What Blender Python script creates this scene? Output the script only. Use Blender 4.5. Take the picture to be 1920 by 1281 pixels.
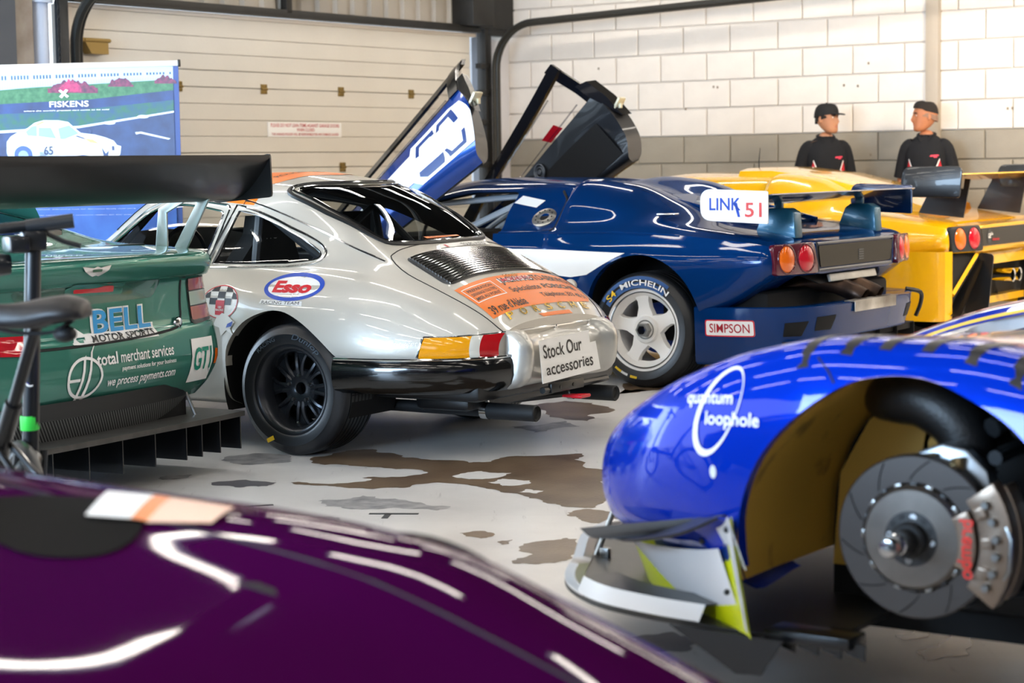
import bpy, bmesh, math, random
import numpy as np
from mathutils import Vector, Matrix
from mathutils.bvhtree import BVHTree
random.seed(7); np.random.seed(7)
S = bpy.context.scene
COL = S.collection
R = math.radians
for o in list(bpy.data.objects): bpy.data.objects.remove(o)

# ------------------------------------------------------------------ camera, light, exposure
CAMH = 1.32
cam_d = bpy.data.cameras.new('camera'); cam = bpy.data.objects.new('camera', cam_d); COL.objects.link(cam)
cam_d.sensor_width = 36; cam_d.lens = 3733 / 1920 * 36; cam_d.clip_start = .05
cam.location = (0, 0, CAMH)
_p, _r = .0886595, .0148305
_f = Vector((0, math.cos(_p), -math.sin(_p))); _x = Vector((1, 0, 0)); _u = Vector((0, math.sin(_p), math.cos(_p)))
_q = Matrix.Rotation(_r, 3, _f)
_m = Matrix((_q @ _x, _q @ _u, -(_q @ _f))).transposed()
cam.rotation_euler = _m.to_euler()
cam_d.dof.use_dof = True; cam_d.dof.focus_distance = 9.0; cam_d.dof.aperture_fstop = 3.6
S.camera = cam
S.view_settings.view_transform = 'Standard'; S.view_settings.look = 'None'; S.view_settings.gamma = 1
S.view_settings.use_curve_mapping = False; S.view_settings.exposure = 0.95

w = bpy.data.worlds.new('sky'); S.world = w; w.use_nodes = True
_nt = w.node_tree; _bg = _nt.nodes['Background']
_bg.inputs[0].default_value = (.80, .90, 1.0, 1); _bg.inputs[1].default_value = 1.6

def area(name, loc, target, sx, sy, power, col):
    l = bpy.data.lights.new(name, 'AREA'); l.shape = 'RECTANGLE'; l.size = sx; l.size_y = sy; l.energy = power; l.color = col
    o = bpy.data.objects.new(name, l); COL.objects.link(o); o.location = loc
    o.rotation_euler = (Vector(target) - Vector(loc)).to_track_quat('-Z', 'Y').to_euler()
    return o
area('daylight_open_door', (-6.5, .5, 2.0), (0, 10, .6), 5.0, 2.6, 700, (.52, .74, 1.0))
area('daylight_side_door', tuple(Vector((-6.1, 10.75, 1.45))), (0, 8.2, .9), 4.6, 2.5, 150, (.58, .78, 1.0))
area('warm_ceiling_lamp', (5.2, 11.5, 3.35), (6.6, 16.5, 1.0), 1.5, .5, 190, (1.0, .84, .66))

# ------------------------------------------------------------------ helpers
def s2l(c):
    if isinstance(c, str):
        c = [int(c[i:i + 2], 16) / 255 for i in (0, 2, 4)]
    return tuple(x / 12.92 if x <= .04045 else ((x + .055) / 1.055) ** 2.4 for x in c)

MATS = {}
def mat(name, col, rough=.5, metal=0., coat=0., spec=.5, noise=0., nscale=40., bump=0., bscale=200., emit=0., col2=None, flake=0.):
    if name in MATS: return MATS[name]
    m = bpy.data.materials.new(name); m.use_nodes = True; MATS[name] = m
    nt = m.node_tree; b = nt.nodes['Principled BSDF']; L = nt.links.new
    c = s2l(col) + (1,)
    b.inputs['Base Color'].default_value = c; b.inputs['Roughness'].default_value = rough
    b.inputs['Metallic'].default_value = metal; b.inputs['Specular IOR Level'].default_value = spec
    b.inputs['Coat Weight'].default_value = coat; b.inputs['Coat Roughness'].default_value = .03
    if emit:
        b.inputs['Emission Color'].default_value = c; b.inputs['Emission Strength'].default_value = emit
    if noise or bump or flake:
        tc = nt.nodes.new('ShaderNodeTexCoord')
    if noise:
        n = nt.nodes.new('ShaderNodeTexNoise'); n.inputs['Scale'].default_value = nscale; n.inputs['Detail'].default_value = 6
        L(tc.outputs['Object'], n.inputs['Vector'])
        mx = nt.nodes.new('ShaderNodeMix'); mx.data_type = 'RGBA'
        c2 = s2l(col2) + (1,) if col2 else tuple(x * (1 - noise) for x in c[:3]) + (1,)
        mx.inputs[6].default_value = c; mx.inputs[7].default_value = c2
        rp = nt.nodes.new('ShaderNodeValToRGB'); rp.color_ramp.elements[0].position = .35; rp.color_ramp.elements[1].position = .7
        L(n.outputs['Fac'], rp.inputs[0]); L(rp.outputs[0], mx.inputs[0]); L(mx.outputs[2], b.inputs['Base Color'])
    if bump:
        n = nt.nodes.new('ShaderNodeTexNoise'); n.inputs['Scale'].default_value = bscale; n.inputs['Detail'].default_value = 3
        L(tc.outputs['Object'], n.inputs['Vector'])
        bp = nt.nodes.new('ShaderNodeBump'); bp.inputs['Strength'].default_value = bump; bp.inputs['Distance'].default_value = .01
        L(n.outputs['Fac'], bp.inputs['Height']); L(bp.outputs[0], b.inputs['Normal'])
    if flake:
        n = nt.nodes.new('ShaderNodeTexVoronoi'); n.inputs['Scale'].default_value = 900
        L(tc.outputs['Object'], n.inputs['Vector'])
        bp = nt.nodes.new('ShaderNodeBump'); bp.inputs['Strength'].default_value = flake; bp.inputs['Distance'].default_value = .001
        L(n.outputs['Distance'], bp.inputs['Height']); L(bp.outputs[0], b.inputs['Normal'])
    return m

def glass(name, tint=(1, 1, 1), refl=1.0, rough=0.0):
    if name in MATS: return MATS[name]
    m = bpy.data.materials.new(name); m.use_nodes = True; MATS[name] = m
    nt = m.node_tree; nt.nodes.clear(); L = nt.links.new
    out = nt.nodes.new('ShaderNodeOutputMaterial'); mx = nt.nodes.new('ShaderNodeMixShader')
    tr = nt.nodes.new('ShaderNodeBsdfTransparent'); gl = nt.nodes.new('ShaderNodeBsdfGlossy')
    tr.inputs[0].default_value = tuple(tint) + (1,); gl.inputs['Roughness'].default_value = rough
    fr = nt.nodes.new('ShaderNodeLayerWeight'); fr.inputs[0].default_value = .5
    pw = nt.nodes.new('ShaderNodeMath'); pw.operation = 'POWER'; pw.inputs[1].default_value = 4.5; L(fr.outputs['Facing'], pw.inputs[0])
    ml = nt.nodes.new('ShaderNodeMath'); ml.operation = 'MULTIPLY_ADD'; ml.inputs[1].default_value = .9 * refl; ml.inputs[2].default_value = .05 * refl; ml.use_clamp = True
    L(pw.outputs[0], ml.inputs[0]); L(ml.outputs[0], mx.inputs[0]); L(tr.outputs[0], mx.inputs[1]); L(gl.outputs[0], mx.inputs[2]); L(mx.outputs[0], out.inputs[0])
    return m

def obj(name, bm, m, parent=None, smooth=35, loc=None, rot=None):
    me = bpy.data.meshes.new(name)
    if isinstance(bm, tuple):
        me.from_pydata([tuple(v) for v in bm[0]], [], bm[1]); me.update()
        b2 = bmesh.new(); b2.from_mesh(me); bm = b2
    if smooth:
        bm.normal_update(); a = R(smooth)
        for f in bm.faces: f.smooth = True
        for e in bm.edges:
            if len(e.link_faces) == 2 and e.calc_face_angle(0) > a: e.smooth = False
    bm.to_mesh(me); bm.free()
    for x in (m if isinstance(m, (list, tuple)) else [m]): me.materials.append(x)
    o = bpy.data.objects.new(name, me); COL.objects.link(o)
    if parent: o.parent = parent
    if loc: o.location = loc
    if rot: o.rotation_euler = rot
    return o
def tag(o, label=None, cat=None, group=None, kind=None):
    for k, v in (('label', label), ('category', cat), ('group', group), ('kind', kind)):
        if v: o[k] = v
    return o
def thing(name, label, cat, loc=(0, 0, 0), rz=0, group=None):
    o = bpy.data.objects.new(name, None); COL.objects.link(o); o.location = loc; o.rotation_euler = (0, 0, rz); o.empty_display_size = .2
    return tag(o, label, cat, group)
def dup(root, loc=None, rz=None, label=None):
    r = root.copy(); COL.objects.link(r)
    if loc is not None: r.location = loc
    if rz is not None: r.rotation_euler = (0, 0, rz)
    if label: r['label'] = label
    for ch in list(root.children):
        c = ch.copy(); COL.objects.link(c); c.parent = r
        for g in ch.children:
            d = g.copy(); COL.objects.link(d); d.parent = c
    return r

def BM(): return bmesh.new()
def join(bm, other, M=None):
    me = bpy.data.meshes.new('t'); other.to_mesh(me); other.free()
    if M is not None: me.transform(M)
    bm.from_mesh(me); bpy.data.meshes.remove(me); return bm
def box(bm, c, s, bev=0., rot=None, seg=2):
    t = bmesh.new(); bmesh.ops.create_cube(t, size=1)
    for v in t.verts: v.co = Vector((v.co.x * s[0], v.co.y * s[1], v.co.z * s[2]))
    if bev: bmesh.ops.bevel(t, geom=t.edges[:], offset=bev, segments=seg, affect='EDGES', profile=.5)
    M = Matrix.Translation(c)
    if rot is not None: M = M @ (rot.to_4x4() if isinstance(rot, Matrix) else Matrix.Rotation(rot[2], 4, 'Z') @ Matrix.Rotation(rot[1], 4, 'Y') @ Matrix.Rotation(rot[0], 4, 'X'))
    return join(bm, t, M)
def prism(bm, pts, n, t0=0., t1=None, bev=0.):
    """polygon of 3-D points extruded along n"""
    t = bmesh.new(); n = Vector(n)
    vs = [t.verts.new(Vector(p)) for p in pts]; f = t.faces.new(vs)
    r = bmesh.ops.extrude_face_region(t, geom=[f])
    bmesh.ops.translate(t, vec=n, verts=[v for v in r['geom'] if isinstance(v, bmesh.types.BMVert)])
    bmesh.ops.recalc_face_normals(t, faces=t.faces[:])
    if bev: bmesh.ops.bevel(t, geom=t.edges[:], offset=bev, segments=2, affect='EDGES', profile=.5)
    return join(bm, t)
def tube(bm, pts, r, seg=8, closed=False, cap=True):
    P = [Vector(p) for p in pts]; n = len(P); rr = r if isinstance(r, (list, tuple)) else [r] * n
    rings = []; up = None
    for i, p in enumerate(P):
        a = P[(i - 1) % n] if (closed or i > 0) else p; b = P[(i + 1) % n] if (closed or i < n - 1) else p
        d = (b - a)
        if d.length < 1e-9: d = Vector((0, 0, 1))
        d.normalize()
        if up is None: up = Vector((0, 0, 1)) if abs(d.z) < .9 else Vector((1, 0, 0))
        s = d.cross(up); s.normalize(); up = s.cross(d); up.normalize()
        rings.append([bm.verts.new(p + (s * math.cos(2 * math.pi * k / seg) + up * math.sin(2 * math.pi * k / seg)) * rr[i]) for k in range(seg)])
    for i in range(n if closed else n - 1):
        A, B = rings[i], rings[(i + 1) % n]
        for k in range(seg): bm.faces.new((A[k], A[(k + 1) % seg], B[(k + 1) % seg], B[k]))
    if cap and not closed: bm.faces.new(rings[0][::-1]); bm.faces.new(rings[-1])
    return bm
def lathe(bm, prof, seg=32, axis='Y', c=(0, 0, 0), close=False, a0=0., a1=2 * math.pi):
    """profile of (radius, along-axis)"""
    c = Vector(c); full = abs(a1 - a0 - 2 * math.pi) < 1e-6; ns = seg if full else seg + 1
    rings = []
    for k in range(ns):
        a = a0 + (a1 - a0) * k / seg; ca, sa = math.cos(a), math.sin(a); ring = []
        for r, h in prof:
            v = {'Y': (r * ca, h, r * sa), 'Z': (r * ca, r * sa, h), 'X': (h, r * ca, r * sa)}[axis]
            ring.append(bm.verts.new(c + Vector(v)))
        rings.append(ring)
    m = len(prof)
    for k in range(seg):
        A, B = rings[k], rings[(k + 1) % ns]
        for j in range(m if close else m - 1):
            try: bm.faces.new((A[j], B[j], B[(j + 1) % m], A[(j + 1) % m]))
            except ValueError: pass
    bmesh.ops.remove_doubles(bm, verts=bm.verts[:], dist=1e-6)
    bmesh.ops.recalc_face_normals(bm, faces=bm.faces[:])
    return bm
def sphere(bm, c, r, u=16, v=10):
    t = bmesh.new(); bmesh.ops.create_uvsphere(t, u_segments=u, v_segments=v, radius=1)
    r = (r, r, r) if not isinstance(r, (tuple, list)) else r
    return join(bm, t, Matrix.Translation(c) @ Matrix.Diagonal((*r, 1)))
def smoothpath(pts, n=8, closed=False):
    P = [np.array(p, float) for p in pts]; out = []; N = len(P)
    for i in range(N if closed else N - 1):
        p1, p2 = P[i], P[(i + 1) % N]
        p0 = P[i - 1] if (closed or i > 0) else 2 * p1 - p2
        p3 = P[(i + 2) % N] if (closed or i < N - 2) else 2 * p2 - p1
        for k in range(n):
            t = k / n
            out.append(.5 * (2 * p1 + (p2 - p0) * t + (2 * p0 - 5 * p1 + 4 * p2 - p3) * t * t + (3 * p1 - p0 - 3 * p2 + p3) * t ** 3))
    if not closed: out.append(P[-1])
    return out
def roundpoly(pts, r, n=5):
    """2-D polygon with corners rounded; r number or list"""
    out = []; N = len(pts)
    for i in range(N):
        p = np.array(pts[i], float); a = np.array(pts[i - 1], float); b = np.array(pts[(i + 1) % N], float)
        rr = r[i] if isinstance(r, (list, tuple)) else r
        da, db = a - p, b - p; la, lb = np.linalg.norm(da), np.linalg.norm(db)
        q = min(rr, la * .48, lb * .48)
        if q < 1e-6: out.append(tuple(p)); continue
        A, B = p + da / la * q, p + db / lb * q
        for k in range(n + 1):
            t = k / n; out.append(tuple((1 - t) ** 2 * A + 2 * t * (1 - t) * p + t * t * B))
    return out
def ellipse(cx, cy, rx, ry, n=32, a0=0., a1=2 * math.pi):
    full = abs(a1 - a0) > 6.28
    return [(cx + rx * math.cos(a0 + (a1 - a0) * k / (n if full else n - 1)), cy + ry * math.sin(a0 + (a1 - a0) * k / (n if full else n - 1))) for k in range(n)]

# ------------------------------------------------------------------ lofted car skins
def pchip(x, Y, xq):
    x = np.array(x, float); Y = np.array(Y, float); h = np.diff(x); d = np.diff(Y, axis=0) / h.reshape(-1, *([1] * (Y.ndim - 1)))
    m = np.zeros_like(Y); m[0] = d[0]; m[-1] = d[-1]
    for i in range(1, len(x) - 1):
        w1, w2 = 2 * h[i] + h[i - 1], h[i] + 2 * h[i - 1]
        with np.errstate(divide='ignore', invalid='ignore'):
            mm = (w1 + w2) / (w1 / d[i - 1] + w2 / d[i])
        m[i] = np.where(d[i - 1] * d[i] > 0, np.nan_to_num(mm), 0)
    out = []
    for q in xq:
        i = int(np.clip(np.searchsorted(x, q) - 1, 0, len(x) - 2)); t = (q - x[i]) / h[i]
        out.append((2 * t ** 3 - 3 * t ** 2 + 1) * Y[i] + (t ** 3 - 2 * t ** 2 + t) * h[i] * m[i] + (-2 * t ** 3 + 3 * t ** 2) * Y[i + 1] + (t ** 3 - t ** 2) * h[i] * m[i + 1])
    return np.array(out)
def loft(stations, nx=6, ny=5, creases=(), stepmax=None):
    """stations: (x, [(y,z)..K]) from sill to centre line. returns grid (Nx,Ny,3) of the left half"""
    stations = sorted(stations, key=lambda s: s[0])
    xs = [s[0] for s in stations]; P = np.array([s[1] for s in stations], float)
    xq = []
    for i in range(len(xs) - 1): xq += list(np.linspace(xs[i], xs[i + 1], nx, endpoint=False))
    xq.append(xs[-1]); D = pchip(xs, P, xq); K = P.shape[1]; G = []
    for sec, x in zip(D, xq):
        row = []
        for i in range(K - 1):
            p1, p2 = sec[i], sec[i + 1]
            p0 = sec[i - 1] if i > 0 and i not in creases else 2 * p1 - p2
            if i + 1 == K - 1: p3 = np.array([-sec[i][0], sec[i][1]])
            elif i + 1 in creases: p3 = 2 * p2 - p1
            else: p3 = sec[i + 2]
            # centripetal catmull-rom
            t0 = 0; t1 = t0 + max(np.linalg.norm(p1 - p0), 1e-6) ** .5; t2 = t1 + max(np.linalg.norm(p2 - p1), 1e-6) ** .5; t3 = t2 + max(np.linalg.norm(p3 - p2), 1e-6) ** .5
            for k in range(ny):
                t = t1 + (t2 - t1) * k / ny
                A1 = (t1 - t) / (t1 - t0) * p0 + (t - t0) / (t1 - t0) * p1; A2 = (t2 - t) / (t2 - t1) * p1 + (t - t1) / (t2 - t1) * p2; A3 = (t3 - t) / (t3 - t2) * p2 + (t - t2) / (t3 - t2) * p3
                B1 = (t2 - t) / (t2 - t0) * A1 + (t - t0) / (t2 - t0) * A2; B2 = (t3 - t) / (t3 - t1) * A2 + (t - t1) / (t3 - t1) * A3
                c = (t2 - t) / (t2 - t1) * B1 + (t - t1) / (t2 - t1) * B2
                row.append((x, c[0], c[1]))
        row.append((x, 0 if abs(sec[-1][0]) < 1e-6 else sec[-1][0], sec[-1][1])); G.append(row)
    return np.array(G)
def skin(G, cap0=True, cap1=True):
    bm = bmesh.new(); nx, ny, _ = G.shape
    Lv = [[bm.verts.new(G[i, j]) for j in range(ny)] for i in range(nx)]
    Rv = [[Lv[i][j] if j == ny - 1 else bm.verts.new((G[i, j, 0], -G[i, j, 1], G[i, j, 2])) for j in range(ny)] for i in range(nx)]
    for i in range(nx - 1):
        for j in range(ny - 1):
            for V, fl in ((Lv, False), (Rv, True)):
                q = (V[i][j], V[i + 1][j], V[i + 1][j + 1], V[i][j + 1])
                try: bm.faces.new(q[::-1] if not fl else q)
                except ValueError: pass
    for c, i in ((cap0, 0), (cap1, nx - 1)):
        if c:
            for j in range(ny - 1):
                q = [Lv[i][j], Lv[i][j + 1], Rv[i][j + 1], Rv[i][j]]
                q2 = []
                for v in q:
                    if v not in q2: q2.append(v)
                try: bm.faces.new(q2)
                except ValueError: pass
    bmesh.ops.remove_doubles(bm, verts=bm.verts[:], dist=1e-5)
    bmesh.ops.recalc_face_normals(bm, faces=bm.faces[:])
    # outward check
    bm.faces.ensure_lookup_table()
    return bm
def inpoly(pts, poly):
    x, y = pts[:, 0], pts[:, 1]; n = len(poly); r = np.zeros(len(pts), bool)
    for i in range(n):
        (x1, y1), (x2, y2) = poly[i], poly[(i + 1) % n]
        c = ((y1 > y) != (y2 > y)); xi = (x2 - x1) * (y - y1) / ((y2 - y1) if abs(y2 - y1) > 1e-12 else 1e-12) + x1
        r ^= c & (x < xi)
    return r
def cut(bm, poly, ax=(0, 2), test=None):
    """cut the polygon (in projection on axes ax) into the skin; returns the faces inside. test(centre)->bool limits the side"""
    other = ({0, 1, 2} - set(ax)).pop(); poly = [tuple(p) for p in poly]; n = len(poly)
    for i in range(n):
        a, b = np.array(poly[i]), np.array(poly[(i + 1) % n]); d = b - a
        if np.hypot(*d) < 1e-7: continue
        lo, hi = np.minimum(a, b) - 1e-4, np.maximum(a, b) + 1e-4; g = []
        for f in bm.faces:
            vs = f.verts
            c0 = [v.co[ax[0]] for v in vs]; 
            if max(c0) < lo[0] or min(c0) > hi[0]: continue
            c1 = [v.co[ax[1]] for v in vs]
            if max(c1) < lo[1] or min(c1) > hi[1]: continue
            if test and not test(f.calc_center_median()): continue
            g.append(f)
        if not g: continue
        co = [0, 0, 0]; no = [0, 0, 0]; co[ax[0]], co[ax[1]] = a; no[ax[0]], no[ax[1]] = -d[1], d[0]
        gg = set(g)
        for f in g: gg.update(f.edges); gg.update(f.verts)
        bmesh.ops.bisect_plane(bm, geom=list(gg), dist=1e-5, plane_co=co, plane_no=no)
    fs = bm.faces[:]; C = [f.calc_center_median() for f in fs]
    k = inpoly(np.array([(c[ax[0]], c[ax[1]]) for c in C]), poly)
    return [f for f, c, q in zip(fs, C, k) if q and (test is None or test(c))]
def take(bm, faces, delete=True, push=0.):
    """copy faces into a new bmesh, delete them from bm"""
    nb = bmesh.new(); mp = {}
    for f in faces:
        for v in f.verts:
            if v not in mp: mp[v] = nb.verts.new(v.co + v.normal * push)
    for f in faces:
        try: nb.faces.new([mp[v] for v in f.verts])
        except ValueError: pass
    if delete: bmesh.ops.delete(bm, geom=faces, context='FACES')
    return nb
def flange(bm, test, vec):
    es = [e for e in bm.edges if len(e.link_faces) == 1 and all(test(v.co) for v in e.verts)]
    if not es: return
    r = bmesh.ops.extrude_edge_only(bm, edges=es)
    for v in r['geom']:
        if isinstance(v, bmesh.types.BMVert): v.co += Vector(vec(v.co))
class Proj:
    """2-D sheet laid on a skin: origin o, axes u,v, thrown along -n on the bvh"""
    def __init__(s, bvh, o, u, v, n, off=.002, reach=.6):
        s.b, s.o, s.u, s.v, s.n, s.off, s.reach = bvh, Vector(o), Vector(u).normalized(), Vector(v).normalized(), Vector(n).normalized(), off, reach
    def pt(s, a, b, off=None):
        p = s.o + s.u * a + s.v * b; off = s.off if off is None else off
        h = s.b.ray_cast(p + s.n * s.reach, -s.n, s.reach * 2.5)[0] if s.b else p
        if h is None:
            q = s.b.find_nearest(p); h = q[0] if q[0] is not None else p
        return h + s.n * off
def gridcut(bm, step):
    if not bm.verts: return
    for k in (0, 1):
        lo = min(v.co[k] for v in bm.verts); hi = max(v.co[k] for v in bm.verts); n = int((hi - lo) / step)
        for i in range(1, n + 1):
            co = [0, 0, 0]; no = [0, 0, 0]; co[k] = lo + (hi - lo) * i / (n + 1); no[k] = 1
            bmesh.ops.bisect_plane(bm, geom=bm.verts[:] + bm.edges[:] + bm.faces[:], dist=1e-6, plane_co=co, plane_no=no)
def flat(polys):
    bm = bmesh.new()
    for p in polys: bm.faces.new([bm.verts.new((x, y, 0)) for x, y in p])
    bmesh.ops.triangulate(bm, faces=bm.faces[:])
    return bm
def ringpoly(outer, inner):
    bm = bmesh.new(); n = len(outer); A = [bm.verts.new((x, y, 0)) for x, y in outer]; B = [bm.verts.new((x, y, 0)) for x, y in inner]
    for i in range(n): bm.faces.new((A[i], A[(i + 1) % n], B[(i + 1) % n], B[i]))
    return bm
def textbm(txt, h=None, w=None, bold=0., shear=0., space=1., align='CENTER'):
    cu = bpy.data.curves.new('t', 'FONT'); cu.body = txt; cu.offset = bold; cu.shear = shear; cu.space_character = space; cu.resolution_u = 3; cu.space_line = .9
    cu.align_x = align if '\n' in txt else 'LEFT'
    o = bpy.data.objects.new('t', cu); me = bpy.data.meshes.new_from_object(o)
    bm = bmesh.new(); bm.from_mesh(me); bpy.data.meshes.remove(me); bpy.data.objects.remove(o); bpy.data.curves.remove(cu)
    xs = [v.co.x for v in bm.verts]; ys = [v.co.y for v in bm.verts]; x0, x1, y0, y1 = min(xs), max(xs), min(ys), max(ys)
    sy = h / (y1 - y0) if h else w / (x1 - x0); sx = w / (x1 - x0) if w else sy
    for v in bm.verts: v.co = Vector(((v.co.x - (x0 + x1) / 2) * sx, (v.co.y - (y0 + y1) / 2) * sy, 0))
    return bm
def lay(name, bm, pr, m, parent, at=(0, 0), off=None, step=.04, ang=0., label=None):
    ca, sa = math.cos(ang), math.sin(ang)
    if step: gridcut(bm, step)
    for v in bm.verts:
        a, b = v.co.x * ca - v.co.y * sa + at[0], v.co.x * sa + v.co.y * ca + at[1]
        v.co = pr.pt(a, b, off)
    bmesh.ops.recalc_face_normals(bm, faces=bm.faces[:])
    bm.normal_update()
    for f in bm.faces:
        if f.normal.dot(pr.n) < 0: f.normal_flip()
    o = obj(name, bm, m, parent, smooth=60)
    if label: o['label'] = label
    return o
def seam(name, pts, pr, m, parent, r=.003, closed=False, off=0., seg=6):
    bm = bmesh.new(); tube(bm, [pr.pt(a, b, off) for a, b in pts], r, seg, closed); return obj(name, bm, m, parent)
class Frame:
    """a car's place: lateral azimuth, rear/front axle centre on the ground"""
    def __init__(s, az, O): s.az, s.O = az, O; s.rz = math.radians(180 - az)
def place(az): return R(180 - az)     # heading (-cos az, sin az)

# ------------------------------------------------------------------ shared materials
BLACK = mat('black_plastic', '0c0d0f', .35); RUBBER = mat('tyre_rubber', '1e2125', .36, bump=.05, bscale=300); DARK = mat('dark_void', '050506', .8)
MATBLACK = mat('matte_black', '111214', .6); CHROME = mat('chrome', 'd8dadc', .08, 1.); STEEL = mat('steel', '9a9a98', .3, 1.); ALU = mat('aluminium', 'b9bbb9', .35, .9)
WHITE = mat('white_vinyl', 'f4f4f2', .35); INK = mat('black_ink', '17181a', .4); REDV = mat('red_vinyl', 'd01828', .35); SEAM = mat('panel_gap', '101012', .7)
BLUEV = mat('blue_vinyl', '1848b8', .35); ORANGE = mat('orange_vinyl', 'f07a18', .35); YELV = mat('yellow_vinyl', 'f0c818', .4)
CLEAR = glass('clear_glass', (.93, .95, .95), 1.0); TINT = glass('tinted_glass', (.5, .53, .53), 1.3)

# ================================================================== THE GARAGE
CN = Vector((0, 19.37, 0)); WA = R(34.78)
da = Vector((-math.sin(WA), -math.cos(WA), 0)); nL = Vector((math.cos(WA), -math.sin(WA), 0))   # door wall runs along da, faces nL
RZL = math.atan2(da.y, da.x); RZR = math.atan2(-nL.y, -nL.x)
def Lw(s, t, z=0): return CN + da * s + nL * t + Vector((0, 0, z))       # garage coordinates
def struct(name, bm, m, loc=None, rz=0, smooth=35, parent=None):
    o = obj(name, bm, m, parent, smooth, loc, (0, 0, rz)); o['kind'] = 'structure'; return o

def floor_mat():
    m = bpy.data.materials.new('white_floor_paint'); m.use_nodes = True; nt = m.node_tree; b = nt.nodes['Principled BSDF']; L = nt.links.new
    tc = nt.nodes.new('ShaderNodeTexCoord')
    n1 = nt.nodes.new('ShaderNodeTexNoise'); n1.inputs['Scale'].default_value = 1.3; n1.inputs['Detail'].default_value = 9; n1.inputs['Roughness'].default_value = .62
    L(tc.outputs['Object'], n1.inputs['Vector'])
    r1 = nt.nodes.new('ShaderNodeValToRGB'); e = r1.color_ramp.elements
    e[0].position = .3; e[0].color = s2l('cac8c6') + (1,); e[1].position = .72; e[1].color = s2l('e6e4e1') + (1,)
    L(n1.outputs['Fac'], r1.inputs[0])
    mp = nt.nodes.new('ShaderNodeMapping'); mp.inputs['Scale'].default_value = (9, .9, 1); mp.inputs['Rotation'].default_value = (0, 0, R(58))
    L(tc.outputs['Object'], mp.inputs[0])
    n2 = nt.nodes.new('ShaderNodeTexNoise'); n2.inputs['Scale'].default_value = 2.2; n2.inputs['Detail'].default_value = 12; n2.inputs['Roughness'].default_value = .75
    L(mp.outputs[0], n2.inputs['Vector'])
    r2 = nt.nodes.new('ShaderNodeValToRGB'); e = r2.color_ramp.elements; e[0].position = .60; e[0].color = (0, 0, 0, 1); e[1].position = .78; e[1].color = (1, 1, 1, 1)
    L(n2.outputs['Fac'], r2.inputs[0])
    mx = nt.nodes.new('ShaderNodeMix'); mx.data_type = 'RGBA'; mx.inputs[7].default_value = s2l('77736e') + (1,)
    L(r2.outputs[0], mx.inputs[0]); L(r1.outputs[0], mx.inputs[6]); L(mx.outputs[2], b.inputs['Base Color'])
    rr = nt.nodes.new('ShaderNodeMapRange'); rr.inputs[3].default_value = .22; rr.inputs[4].default_value = .42
    L(n1.outputs['Fac'], rr.inputs[0]); L(rr.outputs[0], b.inputs['Roughness'])
    bp = nt.nodes.new('ShaderNodeBump'); bp.inputs['Strength'].default_value = .06; bp.inputs['Distance'].default_value = .01
    L(n2.outputs['Fac'], bp.inputs['Height']); L(bp.outputs[0], b.inputs['Normal'])
    return m
bm = BM(); P = [Lw(-.2, -.2), Lw(22, -.2), Lw(22, 16), Lw(-.2, 16)]
prism(bm, [(p.x, p.y, -.1) for p in P], (0, 0, .1)); floor = struct('floor', bm, floor_mat())

CONC = mat('bare_concrete', '5a4838', .34, noise=1, col2='7c6954', nscale=3., bump=.15, bscale=60)
CONCB = mat('bare_concrete_grey', '5e5c60', .32, noise=1, col2='78767c', nscale=3., bump=.1, bscale=60)
WPAINT = mat('paint_island', 'dcdad7', .35)
def ragged(pts, depth=3, amp=.16, seed=1):
    rnd = random.Random(seed); P = [Vector((p[0], p[1], 0)) for p in pts]
    for d in range(depth):
        Q = []
        for i, p in enumerate(P):
            q = P[(i + 1) % len(P)]; Q.append(p); e = q - p
            Q.append((p + q) / 2 + Vector((-e.y, e.x, 0)) * rnd.uniform(-amp, amp))
        P = Q; amp *= 1.05
    return P
def patch(name, pts, m, z=.0008, seed=1, depth=3, amp=.15):
    bm = BM(); vs = [bm.verts.new((p.x, p.y, z)) for p in ragged(pts, depth, amp, seed)]
    bm.faces.new(vs); bmesh.ops.triangulate(bm, faces=bm.faces[:])
    for f in bm.faces:
        f.normal_update()
        if f.normal.z < 0: f.normal_flip()
    return obj(name, bm, m, floor, smooth=0)
DARKP = mat('oil_stain', '2e2c2c', .25)
patch('bare_patch', [(-0.91, 8.85), (-0.80, 9.17), (-0.66, 9.25), (-0.54, 9.08), (-0.39, 8.90), (-0.20, 8.78), (-0.10, 8.80), (-0.01, 8.96), (0.21, 8.98), (0.31, 9.01), (0.31, 8.91), (0.27, 8.83), (0.43, 8.47), (0.36, 7.72), (0.30, 7.56), (0.24, 7.58), (0.16, 7.67), (0.10, 7.78), (-0.01, 7.94), (-0.14, 8.10), (-0.32, 8.24), (-0.45, 8.11), (-0.58, 8.09), (-0.71, 8.15), (-0.81, 8.20), (-0.90, 8.24), (-0.94, 8.30), (-0.82, 8.32), (-0.69, 8.39), (-0.60, 8.42), (-0.40, 8.46), (-0.37, 8.52), (-0.57, 8.66), (-0.74, 8.77)], CONC, 0.0008, 2, 3, 0.2)
patch('paint_island', [(-0.11, 8.22), (-0.05, 8.31), (0.06, 8.25), (0.07, 8.19), (0.02, 8.13), (-0.05, 8.12)], WPAINT, 0.0012, 3, 3, 0.22)
patch('paint_island', [(-0.00, 7.95), (0.05, 8.03), (0.12, 7.98), (0.09, 7.92)], WPAINT, 0.0012, 4, 3, 0.22)
patch('bare_patch', [(0.20, 7.47), (0.26, 7.54), (0.36, 7.48), (0.40, 7.19), (0.27, 7.26), (0.24, 7.35)], CONC, 0.0008, 5, 3, 0.22)
patch('bare_patch', [(-0.01, 6.52), (0.06, 6.67), (0.03, 6.86), (0.08, 6.90), (0.18, 6.96), (0.22, 6.93), (0.21, 6.70), (0.17, 6.55), (0.08, 6.50)], CONC, 0.0008, 6, 3, 0.22)
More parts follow.
